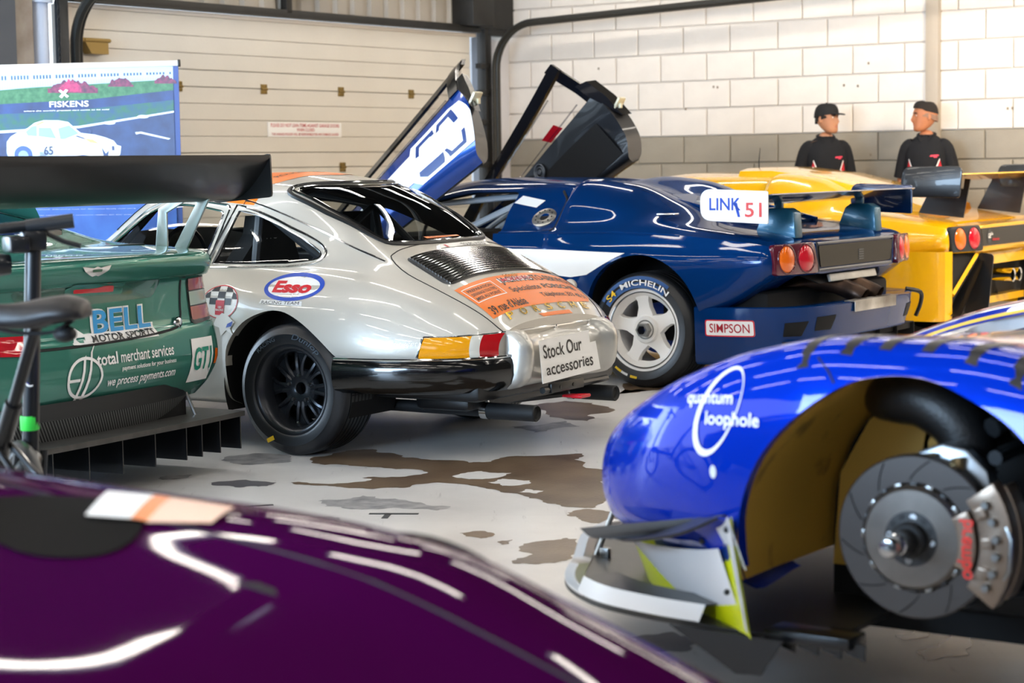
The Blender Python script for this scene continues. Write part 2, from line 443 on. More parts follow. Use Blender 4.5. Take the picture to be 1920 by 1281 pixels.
patch('bare_patch', [(-0.80, 7.29), (-0.68, 7.23), (-0.53, 7.11), (-0.43, 7.06), (-0.31, 6.91), (-0.32, 6.79), (-0.40, 6.74), (-0.51, 6.79), (-0.70, 7.02)], CONC, 0.0008, 7, 3, 0.22)
patch('bare_patch', [(-1.28, 8.32), (-1.14, 8.39), (-1.00, 8.30), (-1.03, 8.21), (-1.16, 8.19)], CONCB, 0.0008, 10, 3, 0.22)
patch('bare_patch', [(0.58, 11.32), (0.74, 11.57), (1.04, 11.40), (1.14, 11.80), (1.33, 12.38), (1.30, 12.72), (1.13, 12.41), (0.74, 11.44)], CONC, 0.0008, 11, 3, 0.22)
patch('oil_stain', [(0.87, 5.66), (0.99, 5.73), (1.06, 5.72), (1.02, 5.58), (0.91, 5.54)], DARKP, 0.001, 12, 3, 0.15)
patch('oil_stain', [(1.07, 5.24), (1.16, 5.35), (1.35, 5.56), (1.46, 5.76), (1.40, 5.59), (1.23, 5.29), (1.20, 5.20), (1.08, 5.15)], DARKP, 0.001, 13, 3, 0.15)
patch('oil_stain', [(1.06, 5.45), (1.15, 5.52), (1.14, 5.41), (1.06, 5.38)], DARKP, 0.001, 14, 3, 0.15)
patch('bare_patch', [(-0.06, 6.89), (-0.01, 6.94), (-0.02, 6.87), (-0.05, 6.85)], CONC, 0.0008, 15, 3, 0.22)


SCUF = mat('scuffed_paint', 'a9a8a8', .4, noise=1, col2='6f6f72', nscale=14.)
patch('scuff', [(-0.78, 7.82), (-0.61, 7.93), (-0.43, 7.81), (-0.25, 7.65), (-0.30, 7.56), (-0.47, 7.64), (-0.63, 7.62), (-0.74, 7.69)], SCUF, 0.001, 32, 3, .2)
patch('scuff', [(-1.33, 9.06), (-1.20, 9.18), (-1.03, 9.08), (-1.04, 8.86), (-1.18, 8.81), (-1.28, 8.89)], SCUF, 0.001, 33, 3, .2)
patch('scuff', [(-1.53, 8.50), (-1.40, 8.56), (-1.40, 8.47), (-1.50, 8.42)], SCUF, 0.001, 34, 3, .2)
patch('bare_patch', [(-0.20, 7.08), (-0.12, 7.12), (-0.07, 7.04), (-0.12, 6.97)], CONC, 0.0008, 35, 3, .2)
patch('paint_island', [(-0.91, 8.34), (-0.74, 8.41), (-0.60, 8.35), (-0.68, 8.27), (-0.84, 8.26)], WPAINT, 0.0012, 36, 3, .2)
patch('paint_island', [(-0.26, 8.41), (-0.14, 8.53), (-0.01, 8.46), (-0.08, 8.33), (-0.19, 8.31)], WPAINT, 0.0012, 37, 3, .2)
patch('bare_patch', [(0.11, 10.87), (0.29, 11.05), (0.44, 10.93), (0.53, 10.54), (0.38, 10.16), (0.19, 10.35)], CONC, 0.0008, 38, 3, .2)
patch('scuff', [(-0.01, 9.99), (0.27, 10.17), (0.34, 9.95), (0.10, 9.74)], SCUF, 0.001, 39, 3, .2)
patch('scuff', [(-0.93, 7.41), (-0.70, 7.47), (-0.65, 7.39), (-0.84, 7.29)], SCUF, 0.001, 40, 3, .2)
patch('bare_patch', [(0.32, 5.47), (0.44, 5.52), (0.53, 5.42), (0.46, 5.29), (0.35, 5.34)], CONCB, 0.0008, 41, 3, .2)

for x, y, rz in ((-1.04, 7.72, .25), (-.46, 7.5, -.1)):
    bm = BM(); box(bm, (0, 0, .0012), (.19, .025, .001)); box(bm, (-.02, -.05, .0012), (.025, .1, .001))
    obj('tape_mark', bm, INK, floor, loc=(x, y, 0), rot=(0, 0, rz))

# ---- right wall of painted blocks
BW = mat('white_block_paint', 'e6dfd6', .55, bump=.25, bscale=90, noise=.06, nscale=6.); BG = mat('grey_block_paint', '9b9384', .5, bump=.25, bscale=90, noise=.10, nscale=5.)
MORT = mat('mortar', 'd8d0c6', .8); MORTG = mat('mortar_grey', '8f8778', .8)
bm = BM(); box(bm, (-6.5, -.125, 1.85), (13.4, .25, 3.7)); wall_r = struct('wall_right', bm, MORT, CN, RZR)
bm = BM(); box(bm, (-6.5, -.1, .777), (13.2, .215, 1.554)); struct('wall_right_lower', bm, MORTG, CN, RZR, parent=None)
bm = BM(); box(bm, (11, 13.4, 1.85), (22.6, .2, 3.7)); struct('wall_added', bm, mat('added_wall_dark', '5a5650', .9, spec=.1), CN, RZL)  # unseen wall, added to darken car reflections and cut ambient light
BL, BH, ZB = .478, .2475, 1.554
rnd = random.Random(3)
blocks = {}
def block_mesh(l, m):
    k = (round(l, 3), m.name)
    if k not in blocks:
        bm = BM(); box(bm, (0, 0, 0), (l - .010, .05, BH - .010), .006, seg=1)
        for f in bm.faces: f.smooth = False
        me = bpy.data.meshes.new('block'); bm.to_mesh(me); bm.free(); me.materials.append(m); blocks[k] = me
    return blocks[k]
for k in range(-5, 7):
    off = 2.194 if k % 2 == 0 else 2.194 - BL / 2
    off -= math.floor(off / BL) * BL
    edges = [0.]; x = off if off > .05 else off + BL
    while x < 8.4: edges.append(x); x += BL
    es = sorted(edges)
    for a, b in zip(es[:-1], es[1:]):
        if b > 4.31 and a < 4.425:
            for c, d in ((a, 4.31), (4.425, b)):
                if d - c < .06: continue
                o = bpy.data.objects.new('block', block_mesh(d - c, BW if k >= 0 else BG)); COL.objects.link(o); o.parent = wall_r
                o.location = (-(c + d) / 2, .0 + rnd.uniform(-.002, .002), ZB + (k + .5) * BH)
            continue
        o = bpy.data.objects.new('block', block_mesh(b - a, BW if k >= 0 else BG)); COL.objects.link(o); o.parent = wall_r
        o.location = (-(a + b) / 2, rnd.uniform(-.002, .002), ZB + (k + .5) * BH); o.rotation_euler = (0, 0, rnd.uniform(-.002, .002))
bm = BM(); box(bm, (-4.3675, .02, 1.85), (.115, .075, 3.7), .004); box(bm, (-4.43, .022, 1.85), (.008, .05, 3.7))
struct('trim_1', bm, mat('beige_column', 'b3a796', .5, noise=.08, nscale=3), CN, RZR)
# small fixing holes and scuffs on the blocks
bm = BM()
for t, z in ((2.27, 1.99), (2.31, 1.985), (3.78, 2.14), (3.55, 1.96), (3.68, 1.95), (5.02, 1.72), (5.06, 1.722), (1.98, 1.80), (3.8, 1.36), (1.05, 2.20)):
    box(bm, (-t, .029, z), (.018, .004, .022), .002)
tag(obj('fixing_hole', bm, mat('hole_stain', '8a7d6c', .8), wall_r), kind='stuff')

# ---- door wall
CREAM = mat('cream_door_panel', 'd9d4c9', .42, noise=.05, nscale=2.5, bump=.05, bscale=40); DSTEEL = mat('dark_steel', '2b2a28', .5, .3, noise=.25, nscale=8); GALV = mat('galvanised', '8d8a80', .4, .7, noise=.2, nscale=20)
BRASS = mat('hinge_brass', '8c7440', .4, .6)
bm = BM(); box(bm, (6.8, -.3, 3.2), (.0 + 13.6, .1, 1.0)); box(bm, (.0, -.3, 1.85), (.5, .1, 3.7)); box(bm, (6.75, -.3, 1.85), (1.9, .1, 3.7))
struct('wall_left', bm, mat('white_sheet', 'aeb4bd', .5), CN, RZL)
door = struct('door_1', (lambda b: box(b, (3.1, -.06, 1.28), (5.0, .03, 2.56)))(BM()), mat('door_back', '8f887a', .7), CN, RZL)
zs = [2.52, 2.364, 2.231, 2.103, 1.967]; z = 1.967
while z > .08: z -= .1294; zs.append(z)
for i, (a, b) in enumerate(zip(zs[:-1], zs[1:])):
    hs = 0.004 if (i - 3) % 5 == 0 else .0015
    bm = BM(); box(bm, (3.11, -.022, (a + b) / 2), (4.98, .045, a - b - 2 * hs), .004, seg=1); obj('panel', bm, CREAM, door)
bm = BM(); box(bm, (3.13, -.02, 2.537), (5.2, .06, .034), .003); obj('top_rail', bm, mat('pale_rail', 'd9d0c4', .45), door)
bm = BM(); box(bm, (5.68, -.02, 1.27), (.16, .05, 2.53), .003); obj('side_rail', bm, mat('pale_rail', 'd9d0c4', .45), door)
def hinge_mesh():
    bm = BM(); box(bm, (0, 0, .022), (.075, .008, .036), .003); box(bm, (0, 0, -.022), (.075, .008, .036), .003); tube(bm, [(-.036, .008, 0), (.036, .008, 0)], .009, 8)
    for sx in (-.024, .024):
        for sz in (-.026, .026): lathe(bm, [(0, .010), (.006, .009), (.008, .004)], 8, 'Y', (sx, 0, sz))
    return bm
h0 = None
for zz in (1.967, 1.32, .673):
    for s in (4.515, 3.525, 2.535, 1.545, .64):
        if h0 is None: h0 = obj('hinge', hinge_mesh(), BRASS, door, loc=(s, .006, zz))
        else:
            h = h0.copy(); COL.objects.link(h); h.location = (s, .006, zz)
bm = BM(); box(bm, (0, 0, 0), (.30, .09, .03), .004); prism(bm, [(-.13, -.04, -.015), (.10, -.04, -.015), (.04, -.04, -.1), (-.13, -.04, -.1)], (0, .08, 0)); box(bm, (-.02, .045, .0), (.26, .012, .012))
obj('door_bracket', bm, BRASS, door, loc=(5.46, .05, 2.28))
bm = BM(); box(bm, (3.1, .03, 2.590), (5.1, .09, .065), .004); box(bm, (3.1, .06, 2.563), (5.1, .06, .010)); struct('trim_2', bm, DSTEEL, CN, RZL)
# corrugated sheet over the door
bm = BM(); x = .55
sheet = mat('corrugated_sheet', 'a8a196', .5, noise=.2, nscale=1.2)
pts = []
while x < 6.1:
    pts += [(x, -.02), (x + .10, -.02), (x + .125, -.055), (x + .185, -.055), (x + .21, -.02)]; x += .235
A = [bm.verts.new((p[0], p[1], 2.6)) for p in pts]; B = [bm.verts.new((p[0], p[1], 3.7)) for p in pts]
for i in range(len(pts) - 1): bm.faces.new((A[i + 1], A[i], B[i], B[i + 1]))
struct('trim_3', bm, sheet, CN, RZL, smooth=0)
bm = BM()
for s, wd in ((3.26, .07),): box(bm, (s, .04, 3.0), (wd, .07, .82), .004)
box(bm, (3.05, .08, 2.80), (.55, .12, .03), .004); box(bm, (.7, .1, 2.86), (.34, .25, .5), .01); tube(bm, [(.8, .06, 2.88), (6.2, .06, 2.97)], .018)
struct('trim_4', bm, DSTEEL, CN, RZL)
# corner steel: post, track brackets, curved door track
bm = BM(); box(bm, (.42, .02, 1.85), (.10, .10, 3.7), .005); box(bm, (.30, -.06, 3.05), (.60, .3, .9)); box(bm, (.24, .02, 2.75), (.34, .12, .42), .01)
for z in (2.25, 2.0, 1.72, 1.32, 1.0, .6): box(bm, (.48, .05, z), (.16, .07, .05), .004)
struct('trim_5', bm, DSTEEL, CN, RZL)
bm = BM(); box(bm, (.17, .0, 1.25), (.30, .06, 2.5), .004); struct('trim_6', bm, mat('white_jamb', 'd5d6dc', .45), CN, RZL)
def track(s, out):
    bm = BM(); pa = [(s, .12, z) for z in np.linspace(.05, 2.22, 8)] + [(s, .12 + .42 - .42 * math.cos(a), 2.22 + .42 * math.sin(a)) for a in np.linspace(.15, math.pi / 2, 10)] + [(s, y, 2.64 + (y - .54) * .035) for y in np.linspace(.9, 6, 8)]
    tube(bm, pa, .036, 8)
    tube(bm, [(p[0] + out, p[1], p[2]) for p in pa], .018, 6)
    return bm
struct('trim_7', track(.36, .05), mat('track_steel', '34332f', .45, .5), CN, RZL)
struct('trim_8', track(5.69, -.05), mat('track_steel', '34332f', .45, .5), CN, RZL)
# left end: drainpipe, steel column, perforated track angle
bm = BM(); box(bm, (6.23, .16, 1.85), (.20, .02, 3.7), .003); box(bm, (6.13, .06, 1.85), (.02, .2, 3.7)); box(bm, (6.39, .10, 1.85), (.3, .03, 3.7))
struct('trim_9', bm, mat('rusty_column', 'a39a90', .55, noise=1, col2='7a6a60', nscale=5), CN, RZL)
bm = BM(); box(bm, (6.505, .2, 1.85), (.34, .05, 3.7)); struct('trim_10', bm, mat('dark_post', '4a5058', .5), CN, RZL)
bm = BM(); lathe(bm, [(.075, 0), (.075, 3.0)], 20, 'Z', (6.0, .08, 0)); lathe(bm, [(.0, 2.52), (.11, 2.52), (.11, 2.66)], 20, 'Z', (6.0, .08, 0)); struct('trim_11', bm, mat('pale_pipe', 'c6d2e6', .35), CN, RZL)
bm = BM(); box(bm, (5.83, .14, 1.85), (.09, .05, 3.7), .004)
struct('trim_12', bm, mat('dark_angle', '303336', .45, .4), CN, RZL)
ch = thing('hoist_chain', 'black steel hoist chain hanging beside the pale pipe at the door wall', 'chain', Lw(5.905, .19, 0), RZL)
bm = BM()
for i in range(46):
    z = 1.2 + i * .036; q = []
    for k in range(12):
        a = 2 * math.pi * k / 12; dx, dz = .011 * math.cos(a), .024 * math.sin(a)
        q.append((dx, 0, z + dz) if i % 2 else (0, dx, z + dz))
    tube(bm, q, .005, 5, closed=True)
tag(obj('links', bm, INK, ch), kind='stuff')
# notice on the door
sg = thing('notice_sign', 'small white notice with red capitals fixed to the cream garage door', 'sign', Lw(3.015, .004, 1.637), RZL)
bm = BM(); box(bm, (0, 0, 0), (.95, .006, .122), .002); obj('plate', bm, WHITE, sg)
RED2 = mat('notice_red', 'c0323a', .5)
for txt, w, hh, z in (('PLEASE DO NOT LEAN ITEMS AGAINST GARAGE DOORS', .88, .03, .037), ('WHEN CLOSED', .23, .026, .0), ('THE GARAGE HOLDER WILL BE RESPONSIBLE FOR ANY DAMAGE CAUSED', .86, .020, -.037)):
    b = textbm(txt, hh, w, .01)
    for v in b.verts: v.co = Vector((-v.co.x, .0045, z + v.co.y))
    bmesh.ops.reverse_faces(b, faces=b.faces[:]); obj('lettering', b, RED2, sg, smooth=0)
# red extinguisher tag on the block wall, seen through the raised door
# ---- ceiling and its lamps
bm = BM(); P = [Lw(-.3, -.4), Lw(22, -.4), Lw(22, 13.5), Lw(-.3, 13.5)]; prism(bm, [(p.x, p.y, 3.7) for p in P], (0, 0, .12)); struct('ceiling', bm, mat('ceiling_sheet', '201f1e', .9, spec=0., noise=.1, nscale=.6))
LAMP = mat('lamp_tube', 'fff6ea', .4, emit=13.); l0 = None
for i in range(8):
    for j in range(6):
        p = Lw(1.4 + i * 2.15, 1.1 + j * 1.95, 3.45)
        if l0 is None:
            l0 = thing('ceiling_light', 'white fluorescent batten under the garage ceiling', 'ceiling light', p, RZR, 'fluorescent battens in rows')
            bm = BM(); box(bm, (0, 0, .05), (1.5, .13, .06), .01); obj('housing', bm, WHITE, l0)
            bm = BM(); box(bm, (0, 0, 0), (1.44, .10, .03), .01); obj('diffuser', bm, LAMP, l0)
            bm = BM(); [tube(bm, [(x, 0, .07), (x, 0, .26)], .006) for x in (-.5, .5)]; obj('hanger', bm, STEEL, l0)
        else: dup(l0, p)

# ---- roll-up banner
bx = Vector((1.45, -.28, 0)); ban = thing('exhibition_banner', 'tall roll-up banner printed with a white rally car beside a racetrack fence', 'banner', (-2.79, 12.74, 0), math.atan2(bx.y, bx.x))
bm = BM(); box(bm, (0, 0, 1.03), (1.47, .004, 1.90)); obj('sheet', bm, mat('banner_blue', '1c3c84', .4), ban)
bm = BM(); box(bm, (0, -.003, 1.985), (1.49, .025, .035), .004); obj('top_rail', bm, mat('pale_rail', 'd9d0c4', .45), ban)
bm = BM(); box(bm, (.742, -.003, 1.985), (.012, .03, .045), .004); box(bm, (-.742, -.003, 1.985), (.012, .03, .045), .004); obj('end_cap', bm, BLACK, ban)
bm = BM(); box(bm, (0, .03, .05), (1.5, .2, .09), .02); box(bm, (0, .10, 1.0), (.025, .02, 1.9)); obj('base', bm, STEEL, ban)
def pr(u, v): return ((u - 131) / 290, 1.972 - (v - (127 - .0255 * u)) / 294)      # place on the printed sheet
class Flat:
    def __init__(s): s.k = 0
    def put(s, name, polys, m, step=0, d=None):
        s.k += 1; b = flat([[pr(*p) for p in q] for q in polys]) if not isinstance(polys, bmesh.types.BMesh) else polys
        dd = -.003 - .0004 * s.k
        for v in b.verts: v.co = Vector((v.co.x, dd, v.co.y))
        b.normal_update()
        for f in b.faces:
            if f.normal.y > 0: f.normal_flip()
        return tag(obj(name, b, m, ban, smooth=0), kind='stuff')
fl = Flat(); pm = lambda n, c: mat('print_' + n, c, .4)
fl.put('printed_scene', [[(-80, 128), (334, 120), (334, 152), (-80, 180)]], pm('fence', 'b4c8e4'))
q = []
for i in range(64):
    u = -70 + i * 6.3
    if i % 7 == 6: continue
    q.append([(u, 139 - u * .026), (u + 3.2, 139 - u * .026), (u + 3.2, 147 - u * .038), (u, 147 - u * .038)])
fl.put('printed_fence', q, pm('gap', '274a78'))
q = [[(-70 + i * 5, 150 - (-70 + i * 5) * .03), (-68.6 + i * 5, 150 - (-70 + i * 5) * .03), (-68.6 + i * 5, 168 - (-70 + i * 5) * .06), (-70 + i * 5, 168 - (-70 + i * 5) * .06)] for i in range(80)]
fl.put('printed_slats', q, pm('slat', 'a9c9ef'))
fl.put('printed_grass', [[(-80, 172), (60, 160), (200, 152), (334, 144), (334, 168), (200, 180), (60, 190), (-80, 200)]], mat('print_grass', '20603a', .4, noise=1, col2='447c50', nscale=30))
def bush(u0, u1, v0, v1, n, seed):
    r_ = random.Random(seed); top = [(u0 + (u1 - u0) * i / n, v0 + (v1 - v0) * (abs(2 * i / n - 1) ** 2) * .7 + r_.uniform(-3, 3)) for i in range(n + 1)]
    return [(u0, v1)] + [(u0, v1 - 2)] + top + [(u1, v1)]
fl.put('printed_flowers', [bush(90, 188, 147, 170, 26, 1), bush(208, 258, 142, 158, 16, 2), bush(298, 340, 138, 152, 14, 3)], mat('print_plum', '4a1c3c', .4, noise=1, col2='8a2450', nscale=40))
fl.put('printed_flowers', [bush(112, 156, 146, 168, 14, 5)], mat('print_pink', 'c02a64', .4, noise=1, col2='8a1c50', nscale=45))
fl.put('printed_hedge', [[(-80, 196), (60, 188), (170, 182), (334, 164), (334, 184), (250, 192), (120, 206), (-80, 216)]], mat('print_shade', '122654', .4, noise=1, col2='1e4080', nscale=6))
fl.put('printed_verge', [[(-80, 214), (120, 204), (250, 191), (334, 182), (334, 203), (150, 232), (-80, 250)]], mat('print_verge', '206048', .4, noise=1, col2='1e4c74', nscale=18))
fl.put('printed_road', [[(-80, 246), (150, 231), (334, 203), (334, 300), (334, 460), (-80, 460)]], mat('print_road', '1c2c58', .4, noise=1, col2='2a4478', nscale=7))
fl.put('printed_line', [[(-80, 246), (150, 231), (334, 202), (334, 205), (150, 235), (-80, 251)], [(258, 242), (270, 241), (326, 253), (322, 255), (268, 244), (260, 246)], ellipse(208, 225, 12, 3), ellipse(274, 213, 11, 3)], pm('line', 'e8f2ff'))
car = [(6, 262), (14, 252), (30, 243), (48, 236), (62, 226), (80, 221), (110, 221), (128, 224), (142, 236), (152, 244), (180, 247), (200, 252), (216, 258), (222, 266), (230, 268), (228, 282), (222, 292), (200, 296), (196, 300), (10, 300), (5, 280)]
fl.put('printed_car', [car], pm('carbody', 'eef4ff'))
fl.put('printed_car_shade', [[(6, 272), (60, 274), (100, 278), (60, 300), (10, 300), (5, 282)], [(70, 280), (150, 286), (150, 300), (70, 300)]], pm('carshade', 'c4d8f6'))
fl.put('printed_windows', [[(44, 243), (56, 233), (66, 231), (66, 251), (48, 250)], [(69, 251), (70, 235), (94, 235), (104, 255)], [(108, 236), (130, 230), (148, 245), (120, 256), (112, 256)]], pm('carglass', '8ba6cc'))
fl.put('printed_wheels', [ellipse(38, 286, 18, 17, 24), ellipse(156, 300, 20, 15, 24)], pm('carwheel', '3d5a94'))
fl.put('printed_hubs', [ellipse(38, 288, 10, 10, 20), ellipse(156, 302, 11, 9, 20)], pm('carhub', '8fb0e0'))
fl.put('printed_marks', [[(140, 250), (178, 262), (182, 261), (146, 249)], [(192, 270), (200, 282), (206, 276), (204, 290), (196, 288)], [(212, 268), (217, 268), (217, 276), (212, 276)], [(168, 236), (174, 240), (172, 247), (168, 244)]], pm('carmark', '2d4270'))
fl.put('printed_marks', [[(158, 254), (176, 256), (188, 264), (170, 262)], [(62, 230), (78, 223), (84, 224), (68, 231)]], pm('carorange', 'f0b070'))
def btext(txt, u0, u1, v0, v1, m, bold=.0, shear=0.):
    a0, b0 = pr(u0, v1); a1, b1 = pr(u1, v0); b = textbm(txt, abs(b1 - b0), a1 - a0, bold, shear)
    for v in b.verts: v.co = Vector((v.co.x + (a0 + a1) / 2, v.co.y + (b0 + b1) / 2, 0))
    fl.put('lettering', b, m)
btext('65', 79, 97, 269, 286, pm('navy', '26345c'), .02); btext('FISKENS', 93, 170, 184, 197, WHITE, .015)
btext("where the world's greatest cars come to be sold", 42, 210, 199, 206, WHITE, .03, .2)
fl.put('logo', [[(112, 166), (116, 164), (132, 176), (128, 179)], [(113, 177), (126, 163), (131, 165), (118, 180)]], WHITE)
fl.put('printed_panel', [[(-80, 330), (334, 330), (334, 470), (-80, 470)]], mat('print_blue', '1e4494', .4, noise=1, col2='3a6cb8', nscale=3))
btext('THE PORSCHE 911 S/T', 20, 215, 345, 355, WHITE, .02)
for i, t in enumerate(('professional racer and Porsche gregarious Jacques Rochet', 'raced the 1971 season using Porsche factory parts, and an', 'extensive. Remaining with the Rousselet family until 2014', 'it was restored and is eminently eligible for top events')):
    btext(t, 55, 255, 361 + i * 11, 367 + i * 11, WHITE, .01)
fl.put('printed_light', [ellipse(300, 430, 18, 12, 16), ellipse(285, 442, 12, 8, 14), ellipse(312, 444, 14, 9, 14)], pm('flare', 'cfe0ff'))

# ================================================================== WHEELS
def tyre_bm(Ro, W, Rr, grooves=(), bulge=.012):
    p = [(Rr, -W + .02), (Rr + .012, -W + .004), (Rr + (Ro - Rr) * .55, -W - bulge * .5), (Ro - .022, -W + .012), (Ro - .006, -W + .03)]
    y0, y1 = -W + .03, -.03
    for g in grooves:
        yy = y0 + (y1 - y0) * g; p += [(Ro, yy - .004), (Ro - .007, yy - .0035), (Ro - .007, yy + .0035), (Ro, yy + .004)]
    p += [(Ro - .001, y1), (Ro - .008, -.018), (Ro - .022, -.004), (Ro - .04, .004), (Rr + (Ro - Rr) * .55, bulge), (Rr + .022, .004), (Rr + .012, -.002), (Rr + .004, -.012), (Rr - .004, -.02)]
    return lathe(BM(), p, 72)
def arc_text(txt, h, r, th, y, w=None, bold=.0, shear=0.):
    b = textbm(txt, h, w, bold, shear); gridcut(b, .02)
    for v in b.verts:
        t = th + v.co.x / r; q = r + v.co.y; v.co = Vector((-q * math.sin(t), y, q * math.cos(t)))
    b.normal_update()
    for f in b.faces:
        if f.normal.y < 0: f.normal_flip()
    return b
def wheel(parent, c, Ro, W, Rr, style, rim_m, right=False, grooves=(.15, .33, .5, .67, .85), name='wheel', nuts=5, spin=0., tyre_m=None, hubm=None):
    """axis along y, outer face at y=0 outwards"""
    rot = (0, 0, math.pi) if right else (0, 0, 0)
    dish = .085 if style == 'mini' else .05
    bm = BM()
    lathe(bm, [(Rr - .012, -W + .02), (Rr - .028, -W * .6), (Rr - .034, -dish - .02), (Rr - .030, -.045), (Rr - .012, -.012), (Rr + .004, -.004), (Rr + .013, -.003), (Rr + .016, -.010), (Rr + .004, -.022)], 64)
    if style == 'mini':
        for k in range(8):
            a = spin + 2 * math.pi * k / 8; ca, sa = math.cos(a), math.sin(a)
            for s in (-1, 1):
                pts = []
                for r, y, wd in ((.062, -dish + .002, .012), (.095, -dish + .008, .014), (.13, -dish + .004, .020), (Rr - .03, -dish - .012, .034)):
                    pts.append((r * ca - s * wd * sa, y, r * sa + s * wd * ca))
                tube(bm, smoothpath(pts, 3), [.011] * 4 + [.010] * 6, 6)
            pts2 = [(.055, .016), (.12, .017), (Rr - .03, .032)]
            vs = [bm.verts.new((r * ca - w_ * sa, -dish - .006, r * sa + w_ * ca)) for r, w_ in pts2] + [bm.verts.new((r * ca + w_ * sa, -dish - .006, r * sa - w_ * ca)) for r, w_ in pts2[::-1]]
            bm.faces.new(vs)
        lathe(bm, [(.028, -dish - .03), (.028, -dish + .005), (.034, -dish + .010), (.085, -dish + .010), (.092, -dish), (.092, -dish - .02)], 40)
    elif style == 'star':
        for k in range(5):
            a = spin + 2 * math.pi * k / 5; ca, sa = math.cos(a), math.sin(a)
            prof = [(.05, .062), (.085, .052), (.13, .037), (.17, .036), (Rr - .035, .047), (Rr - .022, .075)]
            pl = [(r, w_) for r, w_ in prof] + [(r, -w_) for r, w_ in prof[::-1]]
            yy = lambda r: -.03 - .02 * math.sin(min(1, r / Rr) * math.pi)
            top = [bm.verts.new((r * ca - w_ * sa, yy(r), r * sa + w_ * ca)) for r, w_ in pl]
            bot = [bm.verts.new((r * ca - w_ * sa * 1.15, yy(r) - .035, r * sa + w_ * ca * 1.15)) for r, w_ in pl]
            n = len(pl)
            for i in range(5): bm.faces.new((top[i], top[i + 1], top[n - 2 - i], top[n - 1 - i]))
            for i in range(n): bm.faces.new((top[i], bot[i], bot[(i + 1) % n], top[(i + 1) % n]))
        lathe(bm, [(.03, -.07), (.03, -.035), (.075, -.033), (.085, -.05)], 40)
        lathe(bm, [(Rr - .045, -.055), (Rr - .03, -.036), (Rr - .012, -.012)], 64)
    bmesh.ops.recalc_face_normals(bm, faces=bm.faces[:])
    o = obj(name, bm, rim_m, parent, loc=c, rot=rot, smooth=40)
    obj('tyre', tyre_bm(Ro, W, Rr, grooves), tyre_m or RUBBER, o, smooth=30)
    if style == 'mini':
        for k in range(nuts):
            a = spin + .3 + 2 * math.pi * k / nuts; b = BM(); lathe(b, [(.0, .012), (.007, .012), (.010, .006), (.010, -.004)], 6, 'Y', (.062 * math.cos(a), -dish + .012, .062 * math.sin(a)))
            obj('lug_nut', b, STEEL, o)
    elif style == 'star':
        b = BM(); lathe(b, [(.026, -.06), (.024, .0), (.028, .012), (.040, .012), (.044, .004), (.044, -.035)], 6); lathe(b, [(.044, -.035), (.058, -.033), (.060, -.045)], 24); obj('centre_nut', b, STEEL, o)
    b = BM(); lathe(b, [(0.03, -W * .55), (.15, -W * .55), (.152, -W * .55 - .03), (.03, -W * .55 - .03)], 40); obj('brake_disc', b, hubm or MATBLACK, o)
    return o
def wheel_well(parent, c, Rw, y_in, y_out, m=None):
    """liner tub: half drum open outwards; c=(x,z)"""
    bm = BM(); lathe(bm, [(.02, y_in), (Rw, y_in), (Rw, y_out)], 40, 'Y', (c[0], 0, c[1]), a0=-.35, a1=math.pi + .35)
    return obj('wheel_liner', bm, m or DARK, parent)

